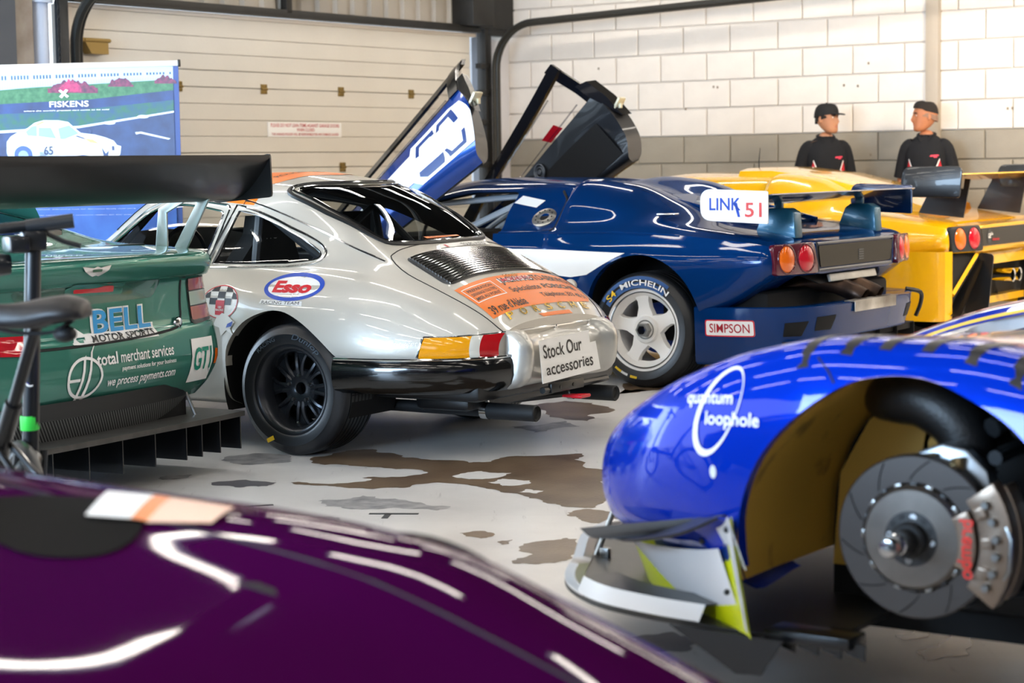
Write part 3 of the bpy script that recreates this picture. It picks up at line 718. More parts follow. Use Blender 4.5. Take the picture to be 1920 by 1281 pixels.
# ================================================================== SILVER REAR-ENGINED COUPE
AZ = 32.0
def origin(az, P, loc):
    a = R(az); F = Vector((-math.cos(a), math.sin(a), 0)); L = Vector((-math.sin(a), -math.cos(a), 0)); return Vector(P) - F * loc[0] - L * loc[1]
PO = Vector((-.5624, 9.806, 0))
pc = thing('vintage_coupe', 'silver rear-engined vintage racing coupe with orange roof patch and black wheels', 'car', PO, place(AZ))
def pst():
    # sill in, sill out, widest, upper side, belt, window base, window top, roof edge, roof mid, centre
    T = {
     3.02: [(.30,.34),(.42,.36),(.50,.45),(.47,.54),(.42,.57),(.36,.585),(.30,.59),(.22,.595),(.11,.60),(0,.60)],
     2.85: [(.60,.26),(.68,.30),(.74,.48),(.72,.62),(.62,.68),(.54,.67),(.44,.66),(.33,.66),(.17,.665),(0,.67)],
     2.27: [(.68,.22),(.76,.26),(.82,.48),(.80,.70),(.70,.81),(.60,.79),(.48,.765),(.35,.765),(.18,.78),(0,.785)],
     1.75: [(.68,.20),(.75,.23),(.79,.48),(.78,.70),(.71,.815),(.62,.835),(.48,.84),(.36,.845),(.18,.86),(0,.865)],
     1.45: [(.68,.20),(.74,.23),(.79,.48),(.78,.71),(.705,.835),(.665,.865),(.58,.935),(.44,.96),(.22,.99),(0,1.0)],
     1.10: [(.68,.20),(.74,.23),(.79,.48),(.78,.72),(.70,.845),(.665,.88),(.565,1.12),(.46,1.195),(.24,1.23),(0,1.24)],
     .80: [(.68,.20),(.75,.23),(.79,.48),(.785,.72),(.70,.85),(.665,.88),(.560,1.145),(.46,1.235),(.25,1.28),(0,1.295)],
     .50: [(.69,.20),(.765,.24),(.805,.48),(.79,.72),(.70,.845),(.655,.88),(.555,1.12),(.46,1.215),(.25,1.275),(0,1.297)],
     .25: [(.70,.21),(.79,.26),(.855,.48),(.825,.71),(.71,.835),(.65,.875),(.555,1.06),(.475,1.195),(.26,1.248),(0,1.262)],
     .0: [(.72,.30),(.83,.37),(.885,.47),(.85,.70),(.725,.825),(.645,.87),(.565,.98),(.475,1.09),(.27,1.148),(0,1.167)],
     -.28: [(.74,.435),(.84,.44),(.868,.485),(.835,.675),(.735,.79),(.645,.835),(.565,.88),(.475,.928),(.27,.952),(0,.957)],
     -.50: [(.72,.43),(.80,.435),(.825,.49),(.79,.635),(.715,.735),(.62,.78),(.53,.81),(.42,.84),(.24,.865),(0,.872)],
     -.70: [(.64,.43),(.72,.435),(.745,.49),(.720,.585),(.655,.655),(.57,.70),(.48,.725),(.38,.745),(.20,.765),(0,.77)],
     -.84: [(.50,.43),(.60,.435),(.635,.48),(.625,.54),(.565,.595),(.49,.625),(.41,.645),(.32,.66),(.17,.672),(0,.675)],
     -.905: [(.40,.43),(.47,.435),(.51,.47),(.505,.52),(.46,.56),(.40,.578),(.34,.59),(.27,.60),(.14,.608),(0,.61)],
    }
    return [(k, v) for k, v in T.items()]
pG = loft(pst(), 7, 6)
pbm = skin(pG); pbm.normal_update(); pB = BVHTree.FromBMesh(pbm)
SILVER = mat('silver_paint', 'c4c0b6', .36, .12, coat=.8)

side = lambda s: (lambda c: c.y * s > 0)
def proj_side(b, s=1, off=.002): return Proj(b, (0, 0, 0), (-s, 0, 0), (0, 0, 1), (0, s, 0), off, 1.6)      # u runs rearwards as seen from the left
def proj_top(b, off=.002): return Proj(b, (0, 0, 0), (1, 0, 0), (0, 1, 0), (0, 0, 1), off, 2.)
pS, pT = proj_side(pB), proj_top(pB)
HEADL = mat('cabin_lining', '141416', .8); IVORY = mat('cage_grey', '3a3c40', .4)
quart = smoothpath([(.525, 1.118), (.418, 1.099), (.304, 1.06), (.202, 1.018), (.106, .978), (.030, .940), (.0, .915), (.03, .890), (.174, .872)], 3) + [(.40, .868), (.605, .866)]
quarto = smoothpath([(.548, 1.145), (.443, 1.122), (.32, 1.083), (.211, 1.04), (.105, 1.002), (.010, .958), (-.024, .918), (.01, .878), (.15, .858)], 3) + [(.40, .853), (.635, .849)]
doorw = roundpoly([(.605, 1.112), (.72, 1.132), (.86, 1.148), (.98, 1.148), (1.09, 1.105), (1.20, 1.02), (1.37, .886), (.672, .872)], .03, 3)
doorwo = roundpoly([(.578, 1.14), (.715, 1.158), (.86, 1.172), (.99, 1.172), (1.105, 1.122), (1.22, 1.03), (1.42, .868), (.640, .855)], .03, 3)
rearw = [(-.268, 0), (-.266, .18), (-.243, .35), (-.200, .405), (-.05, .445), (.10, .46), (.22, .455), (.262, .42), (.225, .33), (.165, .20), (.135, 0)]
rearw = smoothpath(rearw, 3)[:-1]; rearw = rearw + [(p[0], -p[1]) for p in rearw[1:][::-1]] + []
rearwo = [(-.29, 0), (-.287, .19), (-.262, .37), (-.21, .435), (-.05, .475), (.10, .49), (.25, .485), (.30, .44), (.255, .33), (.195, .20), (.165, 0)]
rearwo = smoothpath(rearwo, 3)[:-1]; rearwo = rearwo + [(p[0], -p[1]) for p in rearwo[1:][::-1]]
wind = [(1.44, 0), (1.40, .40), (1.36, .55), (1.12, .43), (1.145, .2), (1.15, 0)]; wind = wind + [(x, -y) for x, y in wind[1:-1][::-1]]
GL = []
for s in (1, -1):
    for nm, pl in (('side_window', doorw), ('side_window', quart)):
        GL.append((nm, take(pbm, cut(pbm, pl, (0, 2), side(s)), push=-.004), CLEAR))
up = lambda c: c.z > .9
GL.append(('rear_window', take(pbm, cut(pbm, rearw, (0, 1), up), push=-.004), TINT))
GL.append(('windscreen', take(pbm, cut(pbm, wind, (0, 1), up), push=-.004), CLEAR))
archp = smoothpath([(.425, .42), (.406, .49), (.339, .565), (.258, .622), (.152, .660), (.069, .668), (-.004, .653), (-.094, .608), (-.189, .538), (-.262, .47)], 3) + [(-.30, .42), (-.30, .1), (.425, .1)]
archf = ellipse(2.27, .31, .345, .345, 28)
for s in (1, -1):
    for pl in (archp, archf):
        fs = cut(pbm, pl, (0, 2), lambda c, s=s: c.y * s > .45); bmesh.ops.delete(pbm, geom=fs, context='FACES')
lamp = [(-.672, .556), (-.650, .468), (-.93, .462), (-.93, .563), (-.885, .560), (-.80, .556)]
LAMPS = []
for s in (1, -1):
    fs = cut(pbm, lamp, (0, 2), lambda c, s=s: c.y * s > .40); b = take(pbm, fs, push=.009)
    out = []
    for nm, x0, x1 in (('amber', -2, 9), ):
        pass
    segs = []
    for x in (-.842, -.870):
        bmesh.ops.bisect_plane(b, geom=b.verts[:] + b.edges[:] + b.faces[:], dist=1e-5, plane_co=(x, 0, 0), plane_no=(1, 0, 0))
    for lo, hi, m in ((-.842, 1, 'amber'), (-.870, -.842, 'clear'), (-2, -.870, 'red')):
        b.normal_update(); segs.append((m, take(b, [f for f in b.faces if lo <= f.calc_center_median().x < hi], delete=False)))
    b.free(); LAMPS.append((s, segs))
archtest = lambda co: abs(co.y) > .5 and (abs(math.hypot(co.x - 2.27, co.z - .31) - .345) < .004 or (-.31 < co.x < .43 and co.z < .67 and co.z > .36 and abs(co.y) > .75))
flange(pbm, archtest, lambda co: (0, -.05 if co.y > 0 else .05, 0))
hl = take(pbm, [f for f in pbm.faces if f.calc_center_median().z > .875 and -.25 < f.calc_center_median().x < 1.4], delete=False, push=-.012)
obj('body', pbm, SILVER, pc, smooth=38)
obj('headlining', hl, HEADL, pc)
for nm, b, m in GL: obj(nm, b, m, pc)
# bright trim round the glass
def trimline(parent, nm, pr, pl, m, r, off=.0, closed=True): return seam(nm, pl, pr, m, parent, r, closed, off)
for s in (1, -1):
    ps = proj_side(pB, s)
    for pl, r in ((quarto, .007), (doorwo, .007), (quart, .005), (doorw, .005)): trimline(pc, 'window_trim', ps, [(-p[0] * s, p[1]) for p in pl], CHROME, r)
    trimline(pc, 'drip_rail', ps, [(-x * s, z) for x, z in smoothpath([(1.30, 1.02), (1.12, 1.175), (.95, 1.215), (.75, 1.21), (.549, 1.175), (.398, 1.14), (.224, 1.085), (.016, 1.012), (-.147, .945), (-.316, .883)], 4)], CHROME, .006, closed=False)
    trimline(pc, 'door_gap', ps, [(-x * s, z) for x, z in [(.655, .85), (.66, .6), (.66, .25)]], SEAM, .0025, closed=False)
trimline(pc, 'rear_window_seal', pT, rearwo, INK, .013); trimline(pc, 'window_trim', pT, [(x * .97 + .0, y * .965) for x, y in rearwo], CHROME, .006, .006); trimline(pc, 'window_trim', pT, rearw, CHROME, .004)
lidp = [(-.290, 0), (-.292, .18), (-.300, .346), (-.312, .455), (-.330, .505), (-.452, .546), (-.593, .545), (-.718, .524), (-.815, .494), (-.870, .472), (-.902, .452)]
lid = smoothpath(lidp, 3); lid = [(x, -y) for x, y in lid[1:][::-1]] + lid
trimline(pc, 'lid_gap', pT, lid, SEAM, .003, 0., False)
# louvred grille: dark recess and bright slats
gr = roundpoly([(-.375, -.46), (-.375, .46), (-.60, .475), (-.625, .44), (-.625, -.44), (-.60, -.475)], .03, 4)
lay('grille_recess', flat([gr]), pT, INK, pc, step=.05, off=.0015)
for i in range(15):
    x = -.388 - i * .0162; yw = .44 + .012 * i / 14
    bm = BM(); tube(bm, [pT.pt(x + .006 * (1 - (y / yw) ** 2), y, .007) for y in np.linspace(-yw, yw, 21)], .0058, 6); obj('grille_slat', bm, CHROME, pc)
# tail lamps
AMB = mat('amber_lens', 'e89a10', .12, coat=.6); REDL = mat('red_lens', 'b01018', .12, coat=.6); CLL = mat('clear_lens', 'd8d4c8', .1, coat=.6)
for s, segs in LAMPS:
    edge = [(-x * s, z) for x, z in roundpoly([(-.668, .560), (-.645, .464), (-.908, .458), (-.908, .566), (-.885, .563), (-.80, .560)], .006, 2)]
    t = seam('tail_lamp', edge, proj_side(pB, s), CHROME, pc, .006, True, .006)
    for mnm, b in segs:
        if b.verts: obj('lens_' + mnm, b, {'amber': AMB, 'red': REDL, 'clear': CLL}[mnm], t)
        else: b.free()
# bumpers
path = smoothpath([(-.262, .872), (-.36, .857), (-.50, .832), (-.65, .778), (-.79, .685), (-.88, .575), (-.915, .46), (-.925, .40)], 4)
def bumper(s):
    prof = [(-.03, .462), (.012, .458), (.024, .445), (.030, .42), (.030, .375), (.018, .335), (-.015, .305), (-.08, .295)]
    bm = BM(); rows = []
    for i, p in enumerate(path):
        a, b = path[max(i - 1, 0)], path[min(i + 1, len(path) - 1)]; d = np.array(b) - np.array(a); d /= np.linalg.norm(d); n = np.array([d[1], -d[0]]); n = n if n @ np.array([-.3, 1]) > 0 else -n
        rows.append([bm.verts.new((p[0] + n[0] * o, (p[1] + n[1] * o) * s, z)) for o, z in prof])
    for A, B in zip(rows[:-1], rows[1:]):
        for k in range(len(prof) - 1): bm.faces.new((A[k], A[k + 1], B[k + 1], B[k]))
    bm.faces.new(rows[-1]); bm.faces.new(rows[0][::-1]); bmesh.ops.recalc_face_normals(bm, faces=bm.faces[:])
    o = obj('bumper_quarter', bm, mat('gloss_black', '08090a', .15, coat=.5), pc)
    bm = BM(); tube(bm, [(p[0] - .012, (p[1] + .018) * s, .462) for p in path], .008, 8); obj('bumper_strip', bm, CHROME, o)
bumper(1); bumper(-1)
bm = BM(); rows = []
for y, k in ((.445, 0), (.435, .6), (.41, 1.), (.37, 1.), (.335, .55), (.30, .3), (.0, .35), (-.30, .3), (-.335, .55), (-.37, 1.), (-.41, 1.), (-.435, .6), (-.445, 0)):
    e = .055 * k; z0 = .565 if k > .5 else .545
    rows.append([bm.verts.new(v) for v in [(-.88, y, z0 + .01), (-.925 - e * .5, y, z0), (-.95 - e, y, z0 - .05), (-.955 - e, y, .44), (-.945 - e * .9, y, .36), (-.92 - e * .5, y, .315), (-.85, y, .30)]])
for A, B in zip(rows[:-1], rows[1:]):
    for k in range(6): bm.faces.new((A[k], B[k], B[k + 1], A[k + 1]))
bm.faces.new(rows[0]); bm.faces.new(rows[-1][::-1]); bmesh.ops.recalc_face_normals(bm, faces=bm.faces[:]); bmesh.ops.subdivide_edges(bm, edges=bm.edges[:], cuts=1, use_grid_fill=True, smooth=.6)
pod = obj('bumper_pod', bm, mat('satin_silver', 'b9b8b2', .28, .5, coat=.6), pc, smooth=50)
paper = thing('display_card', 'white paper card with handwritten capitals "Stock Our accessories" taped to the silver rear bumper', 'card', PO, place(AZ))
paper.rotation_euler = (0, 0, place(AZ))
bm = BM(); M = Matrix.Translation((-1.018, .075, .432)) @ Matrix.Rotation(R(-2), 4, 'X') @ Matrix.Rotation(R(6), 4, 'Y') @ Matrix.Diagonal((1, .97, .85, 1))
t = BM(); pts = [(0, .255, .115), (0, -.215, .115), (0, -.215, .045), (0, -.27, .045), (0, -.285, -.115), (0, .265, -.115)]
prism(t, pts, (-.002, 0, 0)); join(bm, t, M); obj('sheet', bm, WHITE, paper)
for txt, wd, h, y, z in (('Stock Our', .36, .075, .05, .05), ('accessories', .44, .062, -.0, -.05)):
    b = textbm(txt, h, wd, .012)
    for v in b.verts: v.co = Vector((-.0035, y - v.co.x, z + v.co.y * (1 + .1 * math.sin(v.co.x * 40))))
    b.normal_update()
    for f in b.faces:
        if f.normal.x > 0: f.normal_flip()
    b.transform(M); obj('lettering', b, INK, paper, smooth=0)
# exhausts, floor pan
bm = BM(); lathe(bm, [(0, -1.03), (.024, -1.03), (.034, -1.045), (.038, -1.04), (.038, -.78), (.030, -.76), (.028, -.2), (0, -.2)], 24, 'X', (0, .405, .2)); ex = obj('exhaust', bm, MATBLACK, pc)
bm = BM(); lathe(bm, [(.040, -.79), (.040, -.755), (.036, -.75)], 20, 'X', (0, .405, .2)); box(bm, (-.77, .405, .245), (.03, .012, .02)); obj('clamp', bm, CHROME, ex)
bm = BM(); lathe(bm, [(0, -1.03), (.024, -1.03), (.034, -1.045), (.038, -1.04), (.038, -.80), (.026, -.76), (.024, -.2), (0, -.2)], 24, 'X', (0, -.33, .215)); ex = obj('exhaust', bm, MATBLACK, pc)
bm = BM(); tube(bm, [(-.80, -.33, .26), (-.80, -.33, .33)], .008); lathe(bm, [(.040, -.81), (.040, -.78)], 20, 'X', (0, -.33, .215)); obj('clamp', bm, CHROME, ex)
bm = BM(); box(bm, (-.45, 0, .34), (.85, 1.25, .16), .03); box(bm, (1.3, 0, .24), (2.6, 1.3, .08), .02); box(bm, (-.62, .0, .255), (.3, 1.1, .10), .03)
for y in (-.25, -.05, .2): tube(bm, smoothpath([(-.3, y, .25), (-.55, y + .1, .20), (-.8, .405 if y > 0 else -.33, .21)], 5), .022)
tube(bm, [(-.98, .25, .285), (-.98, -.35, .285)], .016); box(bm, (-.99, .05, .29), (.02, .3, .045), .004)
for y in (.12, .0): lathe(bm, [(0, -1.003), (.009, -1.003), (.009, -.99)], 8, 'X', (0, y, .29))
obj('underside', bm, BLACK, pc)
bm = BM(); tube(bm, [(-.97, -.02, .235), (-1.0, -.02, .235), (-1.05, -.06, .235), (-1.05, .02, .235), (-1.0, .02, .235)], .008); box(bm, (-1.0, .0, .235), (.10, .05, .012), .004); obj('tow_hook', bm, REDV, pc)
for x, rw in ((.07, .375), (2.27, .36)):
    wheel_well(pc, (x, .31), rw, .45, .80); wheel_well(pc, (x, .31), rw, -.45, -.80)
W1 = wheel(pc, (0, .865, .305), .305, .285, .200, 'mini', mat('black_wheel', '2e3136', .26, .5), grooves=(.13, .26, .38, .5, .62, .74, .87))
wheel(pc, (0, -.865, .305), .305, .285, .200, 'mini', MATS['black_wheel'], right=True)
wheel(pc, (2.27, .80, .30), .30, .22, .192, 'mini', MATS['black_wheel']); wheel(pc, (2.27, -.80, .30), .30, .22, .192, 'mini', MATS['black_wheel'], right=True)
GREYT = mat('tyre_letter', '4a5560', .5)
obj('tyre_lettering', arc_text('Dunlop', .035, .245, .45, .0125, .17, .0, .2), GREYT, W1)
obj('tyre_lettering', arc_text('RACING', .02, .245, -.55, .0125, .12), GREYT, W1)
bm = BM(); box(bm, (.11, .0135, -.232), (.042, .002, .02), rot=(0, .42, 0)); obj('tyre_tag', bm, YELV, W1)
bm = BM(); tube(bm, [(-.02, -.05, -.165), (-.02, -.025, -.15)], .005); obj('valve', bm, STEEL, W1)
# cabin
bm = BM()
for y in (-.60, .60): box(bm, (.62, y, .62), (1.7, .03, .46))
box(bm, (.62, 0, .38), (1.7, 1.2, .04)); box(bm, (-.02, 0, .80), (.50, 1.05, .03)); box(bm, (.28, 0, .60), (.06, 1.1, .40)); box(bm, (1.36, 0, .80), (.30, 1.15, .14), .04)
obj('cabin', bm, HEADL, pc)
def seat(parent, y, x=.78):
    bm = BM()
    for i, (xx, z, w_, d) in enumerate(((x + .22, .50, .42, .14), (x, .50, .42, .14))): box(bm, (xx, y, z), (.3, w_, d), .04)
    o_ = []
    for k, (xx, z, w_) in enumerate(((x - .12, .50, .46), (x - .17, .70, .50), (x - .21, .88, .44), (x - .24, 1.0, .26), (x - .25, 1.09, .24))): o_.append((xx, z, w_))
    for (x0, z0, w0), (x1, z1, w1) in zip(o_[:-1], o_[1:]):
        vs = [bm.verts.new(v) for v in ((x0 + .05, y - w0 / 2, z0), (x0 + .05, y + w0 / 2, z0), (x1 + .05, y + w1 / 2, z1), (x1 + .05, y - w1 / 2, z1), (x0 - .05, y - w0 / 2, z0), (x0 - .05, y + w0 / 2, z0), (x1 - .05, y + w1 / 2, z1), (x1 - .05, y - w1 / 2, z1))]
        for q in ((0, 1, 2, 3), (7, 6, 5, 4), (0, 3, 7, 4), (1, 5, 6, 2), (3, 2, 6, 7), (0, 4, 5, 1)): bm.faces.new([vs[i] for i in q])
    return obj('seat', bm, mat('seat_cloth', '101114', .8), parent)
st = seat(pc, .33); seat(pc, -.33)
b = textbm('TTG', .03, .09, .01)
for v in b.verts: v.co = Vector((.465 + .03, .36 - v.co.x, .99 + v.co.y))
obj('lettering', b, mat('grey_print', 'a8aab0', .5), st, smooth=0)
bm = BM()
for s in (1, -1):
    tube(bm, [(.45, .55 * s, .4), (.46, .53 * s, .85), (.47, .47 * s, 1.13)], .02); tube(bm, [(.46, .47 * s, 1.12), (.06, .40 * s, .82)], .02); tube(bm, [(.47, .47 * s, 1.13), (.9, .45 * s, 1.19), (1.12, .46 * s, 1.15), (1.38, .56 * s, .86)], .018)
tube(bm, [(.47, .47, 1.13), (.48, 0, 1.22), (.47, -.47, 1.13)], .02); tube(bm, [(.46, .5, .62), (.47, -.47, 1.12)], .018)
obj('roll_cage', bm, IVORY, pc)
bm = BM(); lathe(bm, [(.165, -.012), (.178, 0), (.165, .012), (.152, 0), (.165, -.012)], 32, 'X', (1.08, .33, .86)); box(bm, (1.08, .33, .86), (.015, .3, .02)); obj('steering_wheel', bm, BLACK, pc)
# ------------- vinyl and lettering
sp = lambda off=.002: Proj(pB, (0, 0, 0), (-1, 0, 0), (0, 0, 1), (0, 1, 0), off, 1.6)
def esso():
    c = (-.028, .774); pr = sp(); f = lambda k, n=44: ellipse(0, 0, .168 * k[0], .058 * k[1], n)
    o = lay('roundel', flat([ellipse(0, 0, .166, .060, 44)]), pr, WHITE, pc, c, .0012)
    lay('roundel_ring', ringpoly(ellipse(0, 0, .168, .062, 44), ellipse(0, 0, .146, .046, 44)), pr, BLUEV, o, c, .0022)
    lay('lettering', textbm('Esso', .052, .215, .045, .0), pr, REDV, o, c, .003, .02)
    o = lay('roundel_strap', flat([[(-.155, -.058), (.09, -.062), (.096, -.083), (-.165, -.076)]]), pr, WHITE, pc, c, .0018)
    lay('lettering', textbm('RACING TEAM', .014, .225, .0), pr, INK, o, (c[0] - .035, c[1] - .070), .003, .03)
esso()
def checks():
    c = (-.452, .695); pr = sp(); rad = (.118, .078); base = lay('chequer_roundel', flat([ellipse(0, 0, *rad, 36)]), pr, WHITE, pc, c, .0012)
    lay('roundel_ring', ringpoly(ellipse(0, 0, rad[0], rad[1], 36), ellipse(0, 0, rad[0] * .96, rad[1] * .95, 36)), pr, REDV, base, c, .003)
    for i in range(-2, 3):
        for j in range(0, 3):
            if (i + j) % 2 == 0: continue
            q = [(i * .048 - .024, j * .03 - .012), (i * .048 + .024, j * .03 - .012), (i * .048 + .024, j * .03 + .018), (i * .048 - .024, j * .03 + .018)]
            q = [(x * min(1, .95 / max(math.hypot(x / rad[0], y / rad[1]), 1e-6)), y * min(1, .95 / max(math.hypot(x / rad[0], y / rad[1]), 1e-6))) for x, y in q]
            lay('chequer', flat([q]), pr, INK, base, c, .0022)
    lay('chequer_red', flat([[(-.03, -.06), (.028, -.062), (.028, .008), (-.03, .008)]]), pr, REDV, base, c, .0035)
    lay('lettering', textbm('1001\nRACING', .024, .05, .02), pr, WHITE, base, (c[0], c[1] - .030), .005, .02)
    lay('vinyl_splash', flat([[(-.02, -.075), (.02, -.05), (.06, -.06), (.11, -.09), (.08, -.12), (.10, -.15), (.05, -.13), (.01, -.16), (.0, -.12), (-.04, -.11)]]), pr, WHITE, base, c, .0045)
    lay('vinyl_splash', flat([[(.06, -.10), (.10, -.085), (.09, -.11), (.05, -.118)]]), pr, BLUEV, base, c, .0055)
checks()
tp = proj_top(pB)
def lidtext(nm, txt, h, wd, x, y, m, par, off=.004, bold=.01, ang=0., shear=0., step=.03):
    # read from behind: text right = car's right (-y), text up = forward (+x)
    pr = Proj(pB, (x, y, 0), (0, -1, 0), (1, 0, 0), (0, 0, 1), off, 2.); return lay(nm, textbm(txt, h, wd, bold, shear), pr, m, par, (0, 0), off, step, ang)
def lidpoly(nm, pts, m, par=None, off=.0025): return lay(nm, flat([pts]), tp, m, par or pc, off=off)
og = lidpoly('service_panel', [(-.655, .478), (-.70, .472), (-.852, .455), (-.852, -.30), (-.835, -.44), (-.80, -.50), (-.64, -.52), (-.65, .0)], ORANGE)
lidtext('lettering', 'JACKY AUTO-SERVICE', .055, .64, -.695, -.17, INK, og, bold=.02); lidtext('lettering', 'Spécialiste', .042, .26, -.758, .02, INK, og)
b_ = lidtext('lettering', 'PORSCHE', .030, .30, -.752, -.29, INK, og, bold=.03); lidtext('lettering', "39 rue d'Alésia", .042, .30, -.822, .28, INK, og, bold=.015); lidtext('lettering', 'Téléphone: 333 48 51', .034, .42, -.810, -.25, INK, og, bold=.01)
for i, t_ in enumerate(('PREPARATION', 'DEPANNAGE TOUS TYPES', 'MISE AU POINT')): lidtext('lettering', t_, .017, .20, -.697 - i * .026, .33, INK, og)
lay('panel_box', ringpoly([(-.675, .455), (-.675, .205), (-.768, .20), (-.768, .447)], [(-.679, .450), (-.679, .210), (-.764, .206), (-.764, .442)]), tp, WHITE, og, off=.0035)
sg_ = lidpoly('small_panel', [(-.888, .125), (-.903, .10), (-.904, -.165), (-.888, -.16)], ORANGE); 
pr = Proj(pB, (0, 0, .575), (0, -1, 0), (0, 0, 1), (-1, 0, .25), .002)
q_ = lay('small_panel', flat([[(-.10, -.028), (.175, -.020), (.160, .03), (-.12, .03)]]), pr, ORANGE, pc, off=.0018); lay('lettering', textbm('Jacky Dechaumel', .03, .20, .0, .1), pr, INK, q_, (.02, .0), .0035, .03)
GOLD = mat('gold_letter', 'b8963a', .25, .9)
for i, ch_ in enumerate('PORSCHE'): lidtext('badge_letter', ch_, .028, .052, -.868, .335 - i * .1125, GOLD, pc, off=.006, bold=.02)
wd_ = lidpoly('event_sticker', [(-.315, .085), (-.352, .13), (-.335, -.335), (-.292, -.355)], WHITE); lidtext('lettering', 'TOURS AUTO', .026, .22, -.328, -.19, INK, wd_, ang=.05); lidtext('lettering', 'I', .026, .02, -.336, .06, REDV, wd_)
sd_ = lidpoly('club_sticker', [(-.672, .15), (-.703, .155), (-.703, -.145), (-.672, -.145)], WHITE, off=.003); lidtext('lettering', 'MODISTO', .022, .26, -.688, .0, REDV, sd_, off=.005, bold=.03)
lidtext('badge_letter', 'COUPE', .016, .13, -.656, .0, GOLD, pc, off=.004)
rf = lay('roof_panel', flat([roundpoly([(.44, .40), (.40, .20), (.33, 0), (.40, -.2), (.44, -.40), (1.05, -.36), (1.05, .36)], .05, 4)]), tp, ORANGE, pc, off=.002, step=.06)
lay('roof_panel', flat([[(.455, .535), (.43, .44), (.47, .42), (.62, .50), (.62, .54)]]), tp, ORANGE, pc, off=.002)
lidtext('lettering', 'ROUGET JACQUES', .05, .55, .52, .0, INK, rf, bold=.01); lidtext('lettering', 'TEAM', .03, .12, .50, .48, INK, rf)
pr = sp(.002); lay('signature', textbm('Rouget', .03, .12, .0, .4), Proj(pB, (-.60, .80, .53), (-.75, -.66, 0), (0, 0, 1), (-.55, .83, 0), .002), mat('signature_white', 'eeeee8', .4), pc, step=.03)
ml = BM(); sphere(ml, (1.18, .82, .93), (.045, .05, .05)); tube(ml, [(1.18, .74, .86), (1.18, .82, .92)], .012); obj('door_mirror', ml, CHROME, pc)


# ================================================================== MID-ENGINED WEDGE CARS
def wedge_stations():
    T = {
     3.65: [(.25,.34),(.40,.36),(.62,.40),(.64,.46),(.60,.50),(.52,.51),(.42,.515),(.3,.52),(.15,.525),(0,.525)],
     3.45: [(.6,.18),(.86,.22),(.93,.36),(.92,.48),(.86,.55),(.78,.56),(.66,.565),(.48,.57),(.24,.575),(0,.575)],
     3.1: [(.7,.16),(.92,.20),(.99,.42),(.98,.56),(.92,.65),(.84,.655),(.70,.645),(.5,.635),(.25,.635),(0,.635)],
     2.65: [(.75,.30),(.95,.34),(1.01,.52),(1.0,.68),(.95,.79),(.87,.79),(.74,.755),(.55,.735),(.28,.735),(0,.735)],
     2.3: [(.8,.17),(.92,.20),(.96,.45),(.975,.70),(.94,.82),(.86,.83),(.76,.845),(.62,.88),(.36,.91),(0,.92)],
     1.85: [(.8,.16),(.91,.19),(.95,.45),(.98,.75),(.945,.875),(.86,.885),(.73,.99),(.59,1.09),(.38,1.165),(0,1.195)],
     1.45: [(.8,.16),(.91,.19),(.95,.45),(.985,.77),(.945,.89),(.86,.90),(.715,1.05),(.575,1.16),(.38,1.215),(0,1.235)],
     1.05: [(.8,.16),(.91,.19),(.95,.45),(.985,.775),(.945,.897),(.86,.908),(.72,1.06),(.59,1.165),(.40,1.215),(0,1.228)],
     .66: [(.8,.16),(.92,.19),(.965,.45),(.995,.78),(.95,.905),(.855,.918),(.71,1.06),(.585,1.172),(.40,1.212),(0,1.205)],
     .60: [(.8,.16),(.92,.19),(.97,.45),(1.005,.78),(.96,.908),(.895,.945),(.77,1.085),(.615,1.195),(.43,1.228),(0,1.19)],
     .30: [(.8,.20),(.95,.24),(1.02,.5),(1.04,.78),(.97,.915),(.905,.96),(.785,1.075),(.62,1.165),(.44,1.195),(0,1.13)],
     .0: [(.78,.33),(1.0,.37),(1.05,.58),(1.055,.77),(.985,.912),(.915,.955),(.79,1.01),(.62,1.065),(.44,1.085),(0,1.03)],
     -.30: [(.75,.40),(1.0,.41),(1.05,.62),(1.05,.765),(.985,.898),(.905,.932),(.78,.955),(.60,.972),(.35,.975),(0,.965)],
     -.60: [(.65,.50),(.98,.51),(1.035,.67),(1.035,.77),(.985,.872),(.89,.902),(.76,.915),(.56,.92),(.28,.925),(0,.925)],
     -.83: [(.60,.64),(.95,.645),(1.0,.70),(1.005,.77),(.965,.845),(.87,.868),(.73,.876),(.5,.88),(.25,.88),(0,.88)],
     -.87: [(.58,.662),(.92,.668),(.975,.705),(.98,.77),(.945,.835),(.86,.852),(.72,.858),(.5,.862),(.25,.862),(0,.862)],
     -.955: [(.30,.665),(.52,.668),(.56,.70),(.56,.77),(.55,.83),(.50,.842),(.42,.846),(.3,.85),(.15,.85),(0,.85)],
    }
    return [(k, v) for k, v in T.items()]
WG = loft(wedge_stations(), 6, 6, creases=(4,))
ARCH_R = (-.06, .40, .385); ARCH_F = (2.62, .37, .36)
LENS_O = mat('orange_lens', 'f06c10', .12, coat=.6); LENS_R = mat('red_round_lens', 'c81428', .12, coat=.6)
def wedge_shell():
    bm = skin(WG); bm.normal_update(); return bm, BVHTree.FromBMesh(bm)
def wedge_arches(bm):
    for x, z, r in (ARCH_R, ARCH_F):
        for s in (1, -1):
            pl = [(x + r * math.cos(a), z + r * math.sin(a)) for a in np.linspace(-.25, math.pi + .25, 30)] + [(x - r, .05), (x + r, .05)]
            bmesh.ops.delete(bm, geom=cut(bm, pl, (0, 2), lambda c, s=s: c.y * s > .6), context='FACES')
        flange(bm, lambda co: abs(co.y) > .7 and abs(math.hypot(co.x - x, co.z - z) - r) < .006, lambda co: (0, -.05 if co.y > 0 else .05, 0))
LAMPN = Vector((-.228 * 0 - .974, .228, 0))
